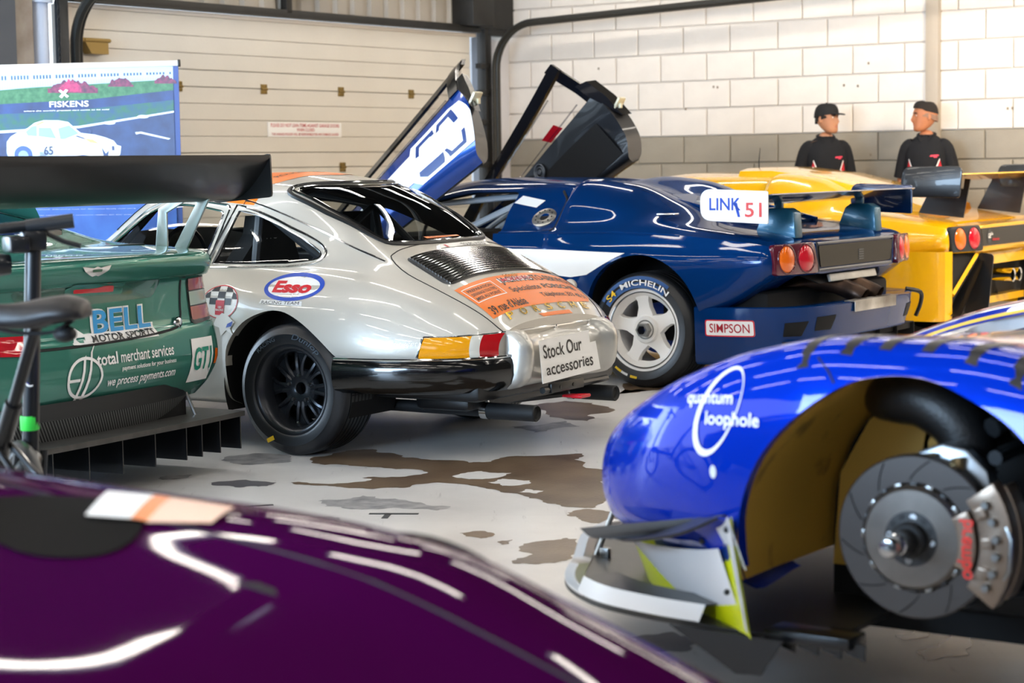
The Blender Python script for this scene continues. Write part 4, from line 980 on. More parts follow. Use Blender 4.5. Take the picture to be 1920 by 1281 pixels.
def lamp_cluster(parent, s, frame_m):
    c = Vector((-.918, .765 * s, .762)); u = Vector((-.215, -.976 * s, 0)); u.normalize(); v = Vector((.06, 0, 1)); n = Vector((-.976, .215 * s, .06)); n.normalize()
    P = lambda a, b, d=0: c + u * a + v * b + n * d
    out = roundpoly([(-.205, .085), (.175, .090), (.205, -.092), (-.195, -.092)], .035, 4)
    bm = BM(); prism(bm, [P(a, b, -.02) for a, b in out], n * .042, bev=.008); o = obj('tail_lamp', bm, frame_m, parent)
    for a, m, nm in ((-.088, LENS_O, 'orange_lens'), (.088, LENS_R, 'red_lens')):
        bm = BM(); t = BM(); bmesh.ops.create_uvsphere(t, u_segments=24, v_segments=12, radius=1)
        for q in t.verts: q.co = P(a + q.co.x * .073, -.002 + q.co.y * .078, .016 + q.co.z * .026)
        join(bm, t); bmesh.ops.recalc_face_normals(bm, faces=bm.faces[:]); obj(nm, bm, m, o)
        bm = BM(); tube(bm, [P(a + .077 * math.cos(t_), -.002 + .082 * math.sin(t_), .022) for t_ in np.linspace(0, 2 * math.pi, 28)[:-1]], .005, 6, True); obj('lens_rim', bm, frame_m, o)
def wedge_wheels(parent, rim_m, letters):
    ws = [wheel(parent, (-.055, 1.0, .342), .342, .335, .232, 'star', rim_m, spin=math.pi / 2 - .12, hubm=mat('blue_caliper', '1c3f9c', .4)),
          wheel(parent, (-.055, -1.0, .342), .342, .335, .232, 'star', rim_m, right=True),
          wheel(parent, (2.62, .97, .325), .325, .26, .225, 'star', rim_m), wheel(parent, (2.62, -.97, .325), .325, .26, .225, 'star', rim_m, right=True)]
    for x, z, r in (ARCH_R, ARCH_F): wheel_well(parent, (x, z), r + .015, .55, .95); wheel_well(parent, (x, z), r + .015, -.55, -.95)
    return ws
def cabin_fill(parent, m):
    bm = BM(); box(bm, (1.55, 0, .28), (1.9, 1.6, .08)); box(bm, (.72, 0, .62), (.10, 1.55, .60)); box(bm, (2.38, 0, .55), (.3, 1.6, .55), .05); box(bm, (2.2, 0, .78), (.35, 1.45, .18), .06)
    for y in (-.38, .38):
        box(bm, (1.35, y, .42), (.50, .48, .16), .05); box(bm, (1.02, y, .68), (.16, .48, .52), .05, rot=(0, -.3, 0)); box(bm, (.93, y, .98), (.10, .28, .18), .04, rot=(0, -.2, 0))
    o = obj('cabin', bm, m, parent)
    b = BM(); lathe(b, [(.16, -.014), (.174, 0), (.16, .014), (.146, 0), (.16, -.014)], 28, 'X'); box(b, (0, 0, 0), (.015, .28, .03)); obj('steering_wheel', b, BLACK, parent, loc=(1.85, .38, .80), rot=(0, .35, 0))
    return o

# ------------------------------------------------------------------ the dark blue one, doors raised
AZB = 34.0; BO = Vector((1.278, 12.488, 0))
NAVY = mat('dark_blue_paint', '053068', .24, .15, coat=.65, spec=.0); NAVY2 = mat('door_blue_paint', '10449c', .2, .5, coat=1.)
bc = thing('blue_supercar', 'dark blue wedge supercar with both scissor doors raised and white five-spoke wheels', 'car', BO, place(AZB))
bbm, bB = wedge_shell()
dooropen = roundpoly([(1.035, 1.148), (1.045, 1.02), (1.03, .86), (.985, .76), (.98, .42), (1.05, .30), (2.20, .30), (2.32, .45), (2.34, .80), (2.22, .86), (1.76, 1.075), (1.4, 1.145)], .04, 3)
for s in (1, -1):
    bmesh.ops.delete(bbm, geom=cut(bbm, dooropen, (0, 2), lambda c, s=s: c.y * s > .40), context='FACES')
wedge_arches(bbm)
wsc = [(1.90, 0), (1.86, .38), (1.88, .52), (2.25, .64), (2.42, .45), (2.45, 0)]; wsc = wsc + [(x, -y) for x, y in wsc[1:-1][::-1]]
wsb = take(bbm, cut(bbm, wsc, (0, 1), lambda c: c.z > .8), push=-.003)
hl = take(bbm, [f for f in bbm.faces if f.calc_center_median().z > 1.0 and 1.0 < f.calc_center_median().x < 2.0], delete=False, push=-.015)
obj('body', bbm, NAVY, bc, smooth=32); obj('headlining', hl, HEADL, bc); obj('windscreen', wsb, CLEAR, bc)
cabin_fill(bc, HEADL)
wb = wedge_wheels(bc, mat('white_wheel', 'eceae6', .35, coat=.3), True)
# lettering on the rear tyre
band = BM(); n_ = 40
A = [band.verts.new((-.248 * math.sin(t), .0135, .248 * math.cos(t))) for t in np.linspace(-1.02, .62, n_)]; B_ = [band.verts.new((-.318 * math.sin(t), .006, .318 * math.cos(t))) for t in np.linspace(-1.02, .62, n_)]
for i in range(n_ - 1): band.faces.new((A[i], A[i + 1], B_[i + 1], B_[i]))
band.normal_update()
for f in band.faces:
    if f.normal.y < 0: f.normal_flip()
obj('tyre_band', band, mat('tyre_blue', '124a86', .5), wb[0])
obj('tyre_lettering', arc_text('MICHELIN', .034, .281, .10, .018, .34, .012), WHITE, wb[0]); obj('tyre_lettering', arc_text('S4', .040, .279, -.80, .018, .07, .012), YELV, wb[0])
for th, m_ in ((-2.55, YELV), (-2.72, WHITE), (-2.95, YELV)): obj('tyre_mark', arc_text('IIIII', .014, .283, th, .016, .045, .05), m_, wb[0])
bS = Proj(bB, (0, 0, 0), (-1, 0, 0), (0, 0, 1), (0, 1, 0), .002, 1.6); bT = Proj(bB, (0, 0, 0), (1, 0, 0), (0, 1, 0), (0, 0, 1), .002, 2.)
for s in (1, -1):
    ps = proj_side(bB, s); fx = lambda pl: [(-x * s, z) for x, z in pl]
    lay('white_flash', flat([fx([(.98, .805), (.75, .808), (.5, .806), (.03, .795), (.10, .765), (.20, .715), (.30, .662), (.42, .645), (.55, .655), (.75, .69), (.98, .72)])]), ps, WHITE, bc)
    seam('shoulder_gap', fx(smoothpath([(.72, 1.150), (.655, 1.09), (.632, 1.0), (.628, .915)], 5)), ps, SEAM, bc, .008)
    seam('shoulder_line', fx([(1.03, .90), (.6, .907), (.3, .913), (-.05, .908), (-.3, .893)]), ps, NAVY, bc, .008, False, -.003)
lay('scrutineer_label', flat([[(-1.0, 1.125), (-.815, 1.095), (-.855, 1.052), (-1.035, 1.08)]]), bS, WHITE, bc, off=.003)
# fuel filler
fc = Vector(bS.pt(-.765, .992, 0)); fn = Vector((0, .66, .75)).normalized(); fu = Vector((-1, 0, 0)); fv = fn.cross(fu)
bm = BM(); t = BM(); lathe(t, [(0, -.01), (.028, -.008), (.034, .010), (.072, .010), (.082, .004), (.082, -.02)], 36, 'Z'); join(bm, t, Matrix.Translation(fc) @ Matrix((fu, fv, fn)).transposed().to_4x4()); cap_ = obj('fuel_filler', bm, mat('satin_alloy', 'c2c2be', .3, .9), bc)
bm = BM()
for k in range(10):
    a = 2 * math.pi * k / 10; p = fc + fu * .056 * math.cos(a) + fv * .056 * math.sin(a) + fn * .010; sphere(bm, p, .0055, 8, 6)
tag(obj('filler_bolt', bm, INK, cap_), kind='stuff'); bm = BM(); t = BM(); lathe(t, [(0, .002), (.028, .002)], 24, 'Z'); join(bm, t, Matrix.Translation(fc) @ Matrix((fu, fv, fn)).transposed().to_4x4()); obj('filler_hole', bm, INK, cap_)
bm = BM(); p = bS.pt(-.42, .60, .004); sphere(bm, p, (.045, .02, .035)); obj('side_plug', bm, CLL, bc)
# scissor doors
def door(s):
    Y = lambda p: Vector((p[0], p[1] * s, p[2]))
    V = lambda *a: Vector(a)
    T, BRr, r2, r3, C = V(1.53, .53, 2.0), V(1.36, .83, 1.79), V(1.213, .93, 1.70), V(1.125, 1.0, 1.53), V(1.107, 1.006, 1.40)
    C2 = V(1.10, .95, 1.335)
    dirn = V(.687, .195, -.765)
    roof = [T, V(1.76, .60, 1.735), V(2.0, .667, 1.47), V(2.217, .725, 1.235), V(2.40, .775, 1.03), V(2.52, .82, .90)]
    belt = [BRr, V(1.56, .845, 1.605), V(1.77, .862, 1.415), V(1.974, .878, 1.225), V(2.20, .89, 1.01), V(2.42, .90, .86)]
    crease = [r3, V(1.29, 1.01, 1.405), V(1.53, 1.01, 1.235), V(1.76, 1.005, 1.07), V(2.02, .995, .88), V(2.22, .985, .76)]
    mid = [(b + c) / 2 + V(0, .03, 0) for b, c in zip(belt, crease)]; mid[0] = r2
    low = [C, V(1.27, 1.0, 1.30), V(1.50, 1.0, 1.155), V(1.72, .995, 1.015), V(1.97, .985, .86), V(2.12, .975, .76)]
    edge = [C2, V(1.25, .94, 1.245), V(1.47, .94, 1.105), V(1.69, .935, .965), V(1.93, .925, .82), V(2.08, .915, .72)]
    rows = [belt, mid, crease, low, edge]
    rows = [[Vector(q) for q in smoothpath(r, 4)] for r in rows]
    cols = [smoothpath([r[i] for r in rows], 4) for i in range(len(rows[0]))]
    bm = BM(); G = [[bm.verts.new(Y(p)) for p in c] for c in cols]
    for i in range(len(G) - 1):
        for j in range(len(G[0]) - 1): bm.faces.new((G[i][j], G[i + 1][j], G[i + 1][j + 1], G[i][j + 1]))
    bmesh.ops.recalc_face_normals(bm, faces=bm.faces[:]); bm.normal_update()
    if sum(f.normal.y * s for f in bm.faces) < 0: bmesh.ops.reverse_faces(bm, faces=bm.faces[:])
    o = obj('scissor_door', bm, NAVY2, bc, smooth=40)
    # inner panel, black
    inn = lambda p, d: Vector((p[0] + .02, p[1] - d, p[2] - .015))
    ci = [[inn(c[0], .05), inn(c[3], .115), inn(c[len(c) // 2], .15), inn(c[-4], .14), inn(c[-1], .03)] for c in cols]
    bm = BM(); GI = [[bm.verts.new(Y(p)) for p in smoothpath(c, 3)] for c in ci]
    for i in range(len(GI) - 1):
        for j in range(len(GI[0]) - 1): bm.faces.new((GI[i][j], GI[i][j + 1], GI[i + 1][j + 1], GI[i + 1][j]))
    # closing jambs
    a, b = G[0], GI[0]
    Gr = [bm.verts.new(v.co) for v in [type('o', (), {'co': Y(p)}) for p in cols[0]]]
    n1, n2 = len(Gr), len(GI[0])
    for k in range(n2 - 1):
        i0, i1 = round(k * (n1 - 1) / (n2 - 1)), round((k + 1) * (n1 - 1) / (n2 - 1)); vs = [Gr[i0]] + ([Gr[m] for m in range(i0 + 1, i1)]) + [Gr[i1], GI[0][k + 1], GI[0][k]]
        try: bm.faces.new(vs)
        except ValueError: pass
    for jj, jc in ((0, 0), (-1, -1)):
        ed = [bm.verts.new(Y(c[jc])) for c in cols]
        for i in range(len(ed) - 1): bm.faces.new((ed[i], ed[i + 1], GI[i + 1][jj], GI[i][jj]))
    bmesh.ops.recalc_face_normals(bm, faces=bm.faces[:])
    obj('inner_panel', bm, mat('door_lining', '121316', .36, coat=.3), o, smooth=40)
    # recess, speaker, latch
    def ip(i, j, d): 
        c = ci[i]; q = np.array(smoothpath(c, 8)); p = q[int(j * (len(q) - 1))]; return Y((p[0], p[1] - d, p[2]))
    n = len(ci) - 1
    bm = BM(); vs = [bm.verts.new(ip(int(n * a_), b_, .006)) for a_, b_ in ((.10, .30), (.3, .27), (.62, .27), (.62, .5), (.62, .72), (.3, .72), (.08, .68))]; bm.faces.new(vs); bmesh.ops.triangulate(bm, faces=bm.faces[:])
    obj('door_pocket', bm, DARK, o)
    sc = ip(int(n * .52), .20, .02)
    bm = BM()
    for r, w_ in ((.055, .009), (.036, .007), (.012, .010)): tube(bm, [sc + Vector((math.cos(a) * r * .75, -.02 * s * 0, math.sin(a) * r)) for a in np.linspace(0, 2 * math.pi, 22)[:-1]], w_ * .7, 6, True)
    obj('speaker', bm, mat('speaker_grey', '6a7078', .3, .6), o)
    la = Y((1.20, .87, 1.735)); bm = BM(); box(bm, la, (.02, .09, .085), .006, rot=(0, -.5, 0)); box(bm, la + Vector((-.012, -.01 * s, -.02)), (.02, .03, .035), .004); obj('latch', bm, mat('latch_cream', 'd6d0b4', .4, .3), o)
    # window frame and pane
    fr = [np.array(p) for p in smoothpath(roof, 4)]
    bm = BM()
    for k, q in enumerate(fr): q += (0, 0, 0)
    blp = [np.array(p) for p in smoothpath(belt, 4)]
    def strap(A_, B_, th):
        n_ = np.array((.0, .012, 0)); q = [[Y(a_ + n_), Y(b_ + n_), Y(b_ - n_ * th), Y(a_ - n_ * th)] for a_, b_ in zip(A_, B_)]; vs = [[bm.verts.new(v) for v in r] for r in q]
        for r0, r1 in zip(vs[:-1], vs[1:]):
            for k in range(4): bm.faces.new((r0[k], r0[(k + 1) % 4], r1[(k + 1) % 4], r1[k]))
        bm.faces.new(vs[0]); bm.faces.new(vs[-1])
    strap(fr, [a_ + (b_ - a_) / np.linalg.norm(b_ - a_) * .075 for a_, b_ in zip(fr, blp)], 2.2)
    rp = [np.array(p) for p in smoothpath([T, V(1.49, .66, 1.93), V(1.42, .76, 1.86), BRr], 4)]; dd = np.array((.06, .012, -.055)); strap(rp, [p + dd for p in rp], 2.2)
    tube(bm, [Y(Vector(p) + V(0, -.02, .0)) for p in smoothpath(belt, 3)], .016, 6)
    # spike of the shoulder panel behind the glass
    pts = [Y(p) for p in (V(1.42, .76, 1.86), V(1.35, .80, 1.895), V(1.24, .88, 1.79), V(1.15, .95, 1.66), V(1.213, .93, 1.70), BRr)]
    t = BM(); prism(t, pts, Vector((.02, -.09 * s, -.01))); join(bm, t); bmesh.ops.recalc_face_normals(bm, faces=bm.faces[:])
    obj('window_frame', bm, mat('frame_carbon', '1b1917', .25, coat=.6), o)
    bm = BM(); rf_, bl = smoothpath(roof, 4), smoothpath(belt, 4); A = [bm.verts.new(Y(p)) for p in rf_]; B = [bm.verts.new(Y(p)) for p in bl]
    for i in range(len(A) - 1): bm.faces.new((A[i], A[i + 1], B[i + 1], B[i]))
    obj('window_pane', bm, glass('polycarbonate', (.90, .89, .89), .8), o)
    pane = lambda i, t_: Y(np.array(rf_[i]) * (1 - t_) + np.array(bl[i]) * t_ + np.array((0, -.008, 0)))
    bm = BM()
    for t_ in (.28, .82): tube(bm, [pane(i, t_) for i in range(3 if t_ < .5 else 2, 13)], .006, 6)
    obj('slider_rail', bm, glass('rail_plastic', (.8, .8, .82), 3.), o)
    bm = BM(); f_ = [pane(5, .68), pane(7, .68), pane(7, .90), pane(5, .90)]; bm.faces.new([bm.verts.new(v + Vector((0, -.004 * s, 0))) for v in f_]); 
    if s < 0: obj('window_tag', bm, REDV, o)
    else: bm.free()
    bm = BM(); tube(bm, [pane(14, .02), Y(V(1.40, .90, 1.36))], .007, 6)
    if s < 0: obj('door_strap', bm, INK, o)
    else: bm.free()
    return o, Y, cols
dL, YL, colsL = door(1); dR, YR, colsR = door(-1)
# flash and outline figures on the raised left door, laid just outside the skin
cl = [np.array(c) for c in colsL]
def dpt(a, b, off=.004):
    i = a * (len(cl) - 1); i0 = int(min(i, len(cl) - 2)); f = i - i0; c = cl[i0] * (1 - f) + cl[i0 + 1] * f; j = b * (len(c) - 1); j0 = int(min(j, len(c) - 2)); g = j - j0; p = c[j0] * (1 - g) + c[j0 + 1] * g
    return Vector((p[0] - off * .3, p[1] + off, p[2] + off * .2))
def dlay(nm, polys, m, off, par):
    bm = flat(polys); gridcut(bm, .06)
    for v in bm.verts: v.co = dpt(v.co.x, v.co.y, off)
    bm.normal_update()
    for f in bm.faces:
        if f.normal.y < 0: f.normal_flip()
    return obj(nm, bm, m, par, smooth=60)
wf = dlay('white_flash', [[(.0, .32), (.03, .12), (.10, .08), (.36, .07), (.38, .15), (.95, .14), (.95, .38), (.62, .44), (.44, .47), (.40, .60), (.0, .60), (.0, .36)]], WHITE, .004, dL)
DKB = mat('figure_blue', '1a3a78', .4)
for q in ([(.085, .12), (.185, .12), (.205, .20), (.185, .20), (.175, .165), (.115, .165), (.105, .28), (.075, .28)], [(.215, .12), (.33, .12), (.355, .25), (.335, .26), (.315, .165), (.24, .165), (.235, .18), (.215, .18)],
          [(.06, .40), (.085, .40), (.10, .50), (.195, .50), (.21, .43), (.225, .43), (.215, .545), (.075, .545)], [(.235, .43), (.265, .43), (.275, .50), (.36, .50), (.385, .42), (.395, .47), (.36, .55), (.255, .55)]):
    dlay('outline_figure', [q], DKB, .007, wf)
# rear deck, wing
bm = BM()
for s in (1, -1):
    prism(bm, [(.28, .40 * s, 1.155), (-.52, .40 * s, .965), (-.52, .40 * s, .93), (.28, .40 * s, 1.05)], (0, -.03 * s, 0))
prism(bm, [(.20, -.40, 1.12), (-.50, -.40, .955), (-.50, .40, .955), (.20, .40, 1.12)], (0, 0, -.02)); obj('engine_cover', bm, NAVY, bc)
bm = BM()
for k in range(2):
    x = -.05 - k * .24; z = 1.065 - k * .056
    prism(bm, [(x, -.33, z + .006), (x - .16, -.33, z - .031), (x - .16, .33, z - .031), (x, .33, z + .006)], (0, 0, .012))
obj('cover_vent', bm, mat('vent_grey', '9a9a98', .3, .3), bc)
WING = mat('wing_blue', '0a2650', .2, .2, coat=.8)
bm = BM(); pf = [(-.45, 1.075), (-.50, 1.088), (-.62, 1.092), (-.76, 1.105), (-.885, 1.135), (-.888, 1.128), (-.76, 1.088), (-.62, 1.065), (-.50, 1.062)]
prism(bm, [(x, -1.08, z) for x, z in pf], (0, 2.05, 0)); wg = obj('rear_wing', bm, WING, bc)
for s in (1, -1):
    bm = BM(); pl = roundpoly([(-.435, 1.165), (-.865, 1.150), (-.865, .965), (-.435, .985)], [.07, .012, .012, .07], 5); prism(bm, [(x, .97 if s > 0 else -1.08, z) for x, z in pl], (0, .012 * s, 0), bev=.002); e_ = obj('end_plate', bm, WHITE if s > 0 else WING, wg)
    bm = BM(); prism(bm, [(-.60, .57 * s + .05, .90), (-.86, .57 * s + .05, .87), (-.845, .57 * s + .04, 1.02), (-.80, .57 * s + .04, 1.045), (-.68, .57 * s + .04, 1.045), (-.645, .57 * s + .04, 1.02)], (0, -.10, 0), bev=.008); box(bm, (-.72, .57 * s - .02, 1.06), (.05, .03, .05), .004); obj('pylon', bm, mat('pylon_teal', '1c5f7e', .3, .3, coat=.5), wg)
    if s > 0:
        for txt, h, wd, x, z, m_ in (('LINK', .07, .20, -.595, 1.078, BLUEV), ('51', .082, .105, -.775, 1.045, mat('coral_red', 'd84a48', .4))):
            b = textbm(txt, h, wd, .012)
            for v in b.verts: v.co = Vector((x - v.co.x, .984, z + v.co.y))
            b.normal_update()
            for f in b.faces:
                if f.normal.y < 0: f.normal_flip()
            obj('lettering', b, m_, e_, smooth=0)
        b = flat([[(-.02, .035), (.0, .035), (.02, -.045), (.005, -.045)]])
        for v in b.verts: v.co = Vector((-.672 - v.co.x, .984, 1.05 + v.co.y))
        b.normal_update()
        for f in b.faces:
            if f.normal.y < 0: f.normal_flip()
        obj('lettering', b, BLUEV, e_, smooth=0)
bm = BM(); box(bm, (.55, .50, 1.215), (.10, .07, .012), .004); box(bm, (-.12, .80, 1.015), (.12, .06, .012), .004); obj('lid_catch', bm, CHROME, bc)
# tail
PLUM = mat('plum_surround', '5a1428', .2, coat=.8)
lamp_cluster(bc, 1, PLUM); lamp_cluster(bc, -1, PLUM)
bm = BM(); prism(bm, [(-.952, y, z) for y, z in roundpoly([(.53, .825), (-.53, .825), (-.50, .70), (.50, .70)], .015, 2)], (-.012, 0, 0)); tp_ = obj('tail_panel', bm, mat('tail_black', '0b0c0e', .3), bc)
bm = BM(); t = [(.545, .84), (-.545, .84), (-.52, .685), (.52, .685)]; tube(bm, [(-.958, y, z) for y, z in t], .009, 6, True); obj('panel_frame', bm, mat('frame_grey', '5a5f66', .35), tp_)
bm = BM()
for i in range(5): box(bm, (-.966, -.06, .725 + i * .014), (.003, .07, .006))
tag(obj('badge_mark', bm, mat('frame_grey', '5a5f66', .35), tp_), kind='stuff')
bm = BM(); prism(bm, [(-.83, .56, .66), (-.83, -.56, .66), (-.90, -.42, .60), (-.90, .42, .60)], (-.02, 0, 0)); box(bm, (-.45, 0, .42), (.7, 1.7, .30), .03); obj('tail_cavity', bm, DARK, bc)
bm = BM(); box(bm, (-.935, 0, .628), (.02, .66, .045), .004, rot=(0, .3, 0)); obj('number_plate', bm, mat('plate_grey', 'c9c8c2', .4, noise=.3, nscale=9), bc)
BURNT = mat('burnt_exhaust', '5a4638', .35, .8, noise=1, col2='2e2420', nscale=9.)
for y in (.10, -.12):
    bm = BM(); tube(bm, smoothpath([(-.55, y + .25, .50), (-.70, y + .16, .58), (-.86, y + .06, .585), (-.98, y, .535), (-1.05, y - .01, .50)], 6), [.055] * 24 + [.058], 18, cap=False); obj('exhaust', bm, BURNT, bc)
pth = [(-.405, 1.005), (-.55, 1.0), (-.74, .965), (-.90, .88), (-1.0, .74), (-1.06, .55), (-1.085, .28), (-1.09, 0)]; pth = smoothpath(pth, 4); pth = pth + [(x, -y) for x, y in pth[:-1][::-1]]
bm = BM(); rows = []
for i, p in enumerate(pth):
    a, b = np.array(pth[max(i - 1, 0)]), np.array(pth[min(i + 1, len(pth) - 1)]); d = (b - a) / np.linalg.norm(b - a); nn = np.array([d[1], -d[0]]); nn = -nn if nn @ np.array([p[0] + .3, p[1]]) < 0 else nn
    zb = .155 + .14 * min(1, max(0, (-.5 - p[0]) / .5)); k = min(1, max(0, (-.45 - p[0]) / .4))
    rows.append([bm.verts.new((p[0] + nn[0] * o_, p[1] + nn[1] * o_, z)) for o_, z in ((-.20 * k - .03, .475), (-.01, .492), (.004, .485), (.0, .42), (-.012 - .02 * k, zb + .02), (-.03, zb), (-.16, zb + .01))])
for A, B in zip(rows[:-1], rows[1:]):
    for k in range(6): bm.faces.new((A[k], A[k + 1], B[k + 1], B[k]))
bmesh.ops.recalc_face_normals(bm, faces=bm.faces[:]); bp_ = obj('rear_bumper', bm, NAVY, bc, smooth=40)
bbv = BVHTree.FromPolygons([v.co[:] for v in bp_.data.vertices], [p.vertices[:] for p in bp_.data.polygons])
ps = Proj(bbv, (-.62, .9, .37), (-1, 0, 0), (0, 0, 1), (0, 1, 0), .003, .8)
sm = lay('maker_sticker', flat([roundpoly([(-.145, .048), (.145, .048), (.145, -.048), (-.145, -.048)], .015, 3)]), ps, WHITE, bc); lay('sticker_edge', ringpoly(roundpoly([(-.145, .048), (.145, .048), (.145, -.048), (-.145, -.048)], .015, 3), roundpoly([(-.139, .042), (.139, .042), (.139, -.042), (-.139, -.042)], .012, 3)), ps, REDV, sm, off=.0045)
lay('lettering', textbm('SIMPSON', .052, .235, .008), ps, mat('deep_red', 'b0182a', .4), sm, off=.0045, step=.03)
pr_ = Proj(bbv, (-1.0, 0, .37), (0, -1, 0), (0, 0, 1), (-1, 0, 0), .003, .8)
for y, w_, z in ((.80, .13, .36), (.60, .17, .385), (-.60, .17, .385), (-.80, .13, .36)): lay('bumper_vent', flat([[(-w_ / 2, .04), (w_ / 2, .045), (w_ / 2 - .02, -.04), (-w_ / 2 + .01, -.04)]]), pr_, DARK, bc, (-y, z - .37))
bm = BM(); prism(bm, [(-1.02, .30, .490), (-1.02, -.34, .490), (-1.10, -.30, .492), (-1.10, .34, .492)], (0, 0, .006)); box(bm, (-1.096, .02, .462), (.006, .60, .06), .002); obj('heat_shield', bm, mat('heat_shield', 'cfcdc8', .35, .5, noise=1, col2='6a625a', nscale=4.), bc)
bm = BM()
for y in np.linspace(-.8, .8, 7): prism(bm, [(-.5, y, .20), (-1.0, y, .29), (-1.0, y, .14), (-.5, y, .12)], (0, .006, 0))
box(bm, (-.6, 0, .27), (.75, 1.7, .04)); obj('diffuser', bm, DARK, bc)
bm = BM(); tube(bm, smoothpath([(-.95, -.78, .50), (-1.02, -.85, .475), (-1.0, -.90, .40), (-.96, -.92, .32)], 4), .014, 8); obj('tow_strap', bm, INK, bc)
bm = BM(); tube(bm, [(1.0, .62, .35), (1.06, .60, .9), (1.10, .52, 1.12), (1.10, -.52, 1.12), (1.06, -.60, .9), (1.0, -.62, .35)], .022, 8); tube(bm, [(1.08, .55, 1.08), (1.95, .62, .72)], .022, 8); tube(bm, [(1.10, .52, 1.12), (1.75, .52, 1.07), (2.25, .66, .82)], .02, 8); tube(bm, [(1.10, -.52, 1.12), (1.75, -.52, 1.07), (2.25, -.66, .82)], .02, 8); obj('roll_cage', bm, mat('cage_pale', 'aab6c4', .35, .2), bc)

# ------------------------------------------------------------------ the yellow one
AZY = 33.0; YO = Vector((2.80, 14.97, 0))
YEL = mat('yellow_paint', 'f2b808', .25, coat=1.)
yc = thing('yellow_supercar', 'yellow wedge racing supercar with black tail fins and tall wing behind the blue one', 'car', YO, place(AZY))
ybm, yB = wedge_shell()
sw = roundpoly([(1.06, 1.13), (1.06, .925), (2.15, .84), (2.25, .86), (1.80, 1.055), (1.4, 1.125)], .04, 3)
yw = []
for s in (1, -1): yw.append(take(ybm, cut(ybm, sw, (0, 2), lambda c, s=s: c.y * s > .4 and c.z > .8), push=-.003))
wedge_arches(ybm)
yw.append(take(ybm, cut(ybm, wsc, (0, 1), lambda c: c.z > .8), push=-.003))
obj('body', ybm, YEL, yc, smooth=32)
for b, nm in zip(yw, ('side_window', 'side_window', 'windscreen')): obj(nm, b, TINT, yc)
cabin_fill(yc, HEADL); wedge_wheels(yc, mat('gold_wheel', 'b8963a', .35, .6), False)
ys = proj_side(yB, 1)
for s in (1, -1): seam('door_gap', [(-x * s, z) for x, z in smoothpath([(1.02, 1.15), (1.0, .9), (.98, .5)], 4)], proj_side(yB, s), SEAM, yc, .004)
# roof air box and engine cover
bm = BM(); rows = []
for x, w_, z in ((1.02, .36, 1.225), (.98, .42, 1.265), (.70, .46, 1.265), (.30, .48, 1.215), (-.10, .48, 1.12), (-.50, .48, 1.00)):
    rows.append([bm.verts.new(v) for v in ((x, -w_ - .08, z - .12), (x, -w_, z - .02), (x, -w_ * .7, z), (x, 0, z + .008), (x, w_ * .7, z), (x, w_, z - .02), (x, w_ + .08, z - .12))])
for A, B in zip(rows[:-1], rows[1:]):
    for k in range(6): bm.faces.new((A[k], A[k + 1], B[k + 1], B[k]))
bm.faces.new(rows[0]); bm.faces.new(rows[-1]); bmesh.ops.recalc_face_normals(bm, faces=bm.faces[:]); obj('engine_cover', bm, YEL, yc, smooth=40)
bm = BM(); tube(bm, [(1.05, -.05, 1.235), (1.05, -.05, 1.33), (1.04, -.05, 1.42)], [.006, .004, .002], 6); lathe(bm, [(.018, 0), (.014, .02)], 10, 'Z', (1.05, -.05, 1.225)); obj('aerial', bm, INK, yc)
CARB = mat('carbon_black', '14161a', .32, coat=.3)
lamp_cluster(yc, 1, mat('lamp_black', '24272c', .4)); lamp_cluster(yc, -1, MATS['lamp_black'])
bm = BM(); prism(bm, [(-.952, y, z) for y, z in roundpoly([(.56, .825), (-.56, .825), (-.52, .70), (.52, .70)], .015, 2)], (-.012, 0, 0)); tpn = obj('tail_panel', bm, CARB, yc)
bm = BM(); t = BM(); bmesh.ops.create_circle(t, cap_ends=True, segments=20, radius=.042)
for v in t.verts: v.co = Vector((-.966, .40 - v.co.x, .765 + v.co.y * 1.25))
join(bm, t); obj('badge', bm, mat('badge_dark', '3a3d42', .4), tpn)
for txt, h, wd, y, z, m_ in (('GB', .035, .055, .405, .768, WHITE), ('Giallo', .022, .05, .355, .782, WHITE), ('Italtecnica', .022, .14, .27, .742, REDV)):
    b = textbm(txt, h, wd, .01)
    for v in b.verts: v.co = Vector((-.969, y - v.co.x, z + v.co.y))
    b.normal_update()
    for f in b.faces:
        if f.normal.x > 0: f.normal_flip()
    obj('lettering', b, m_, tpn, smooth=0)
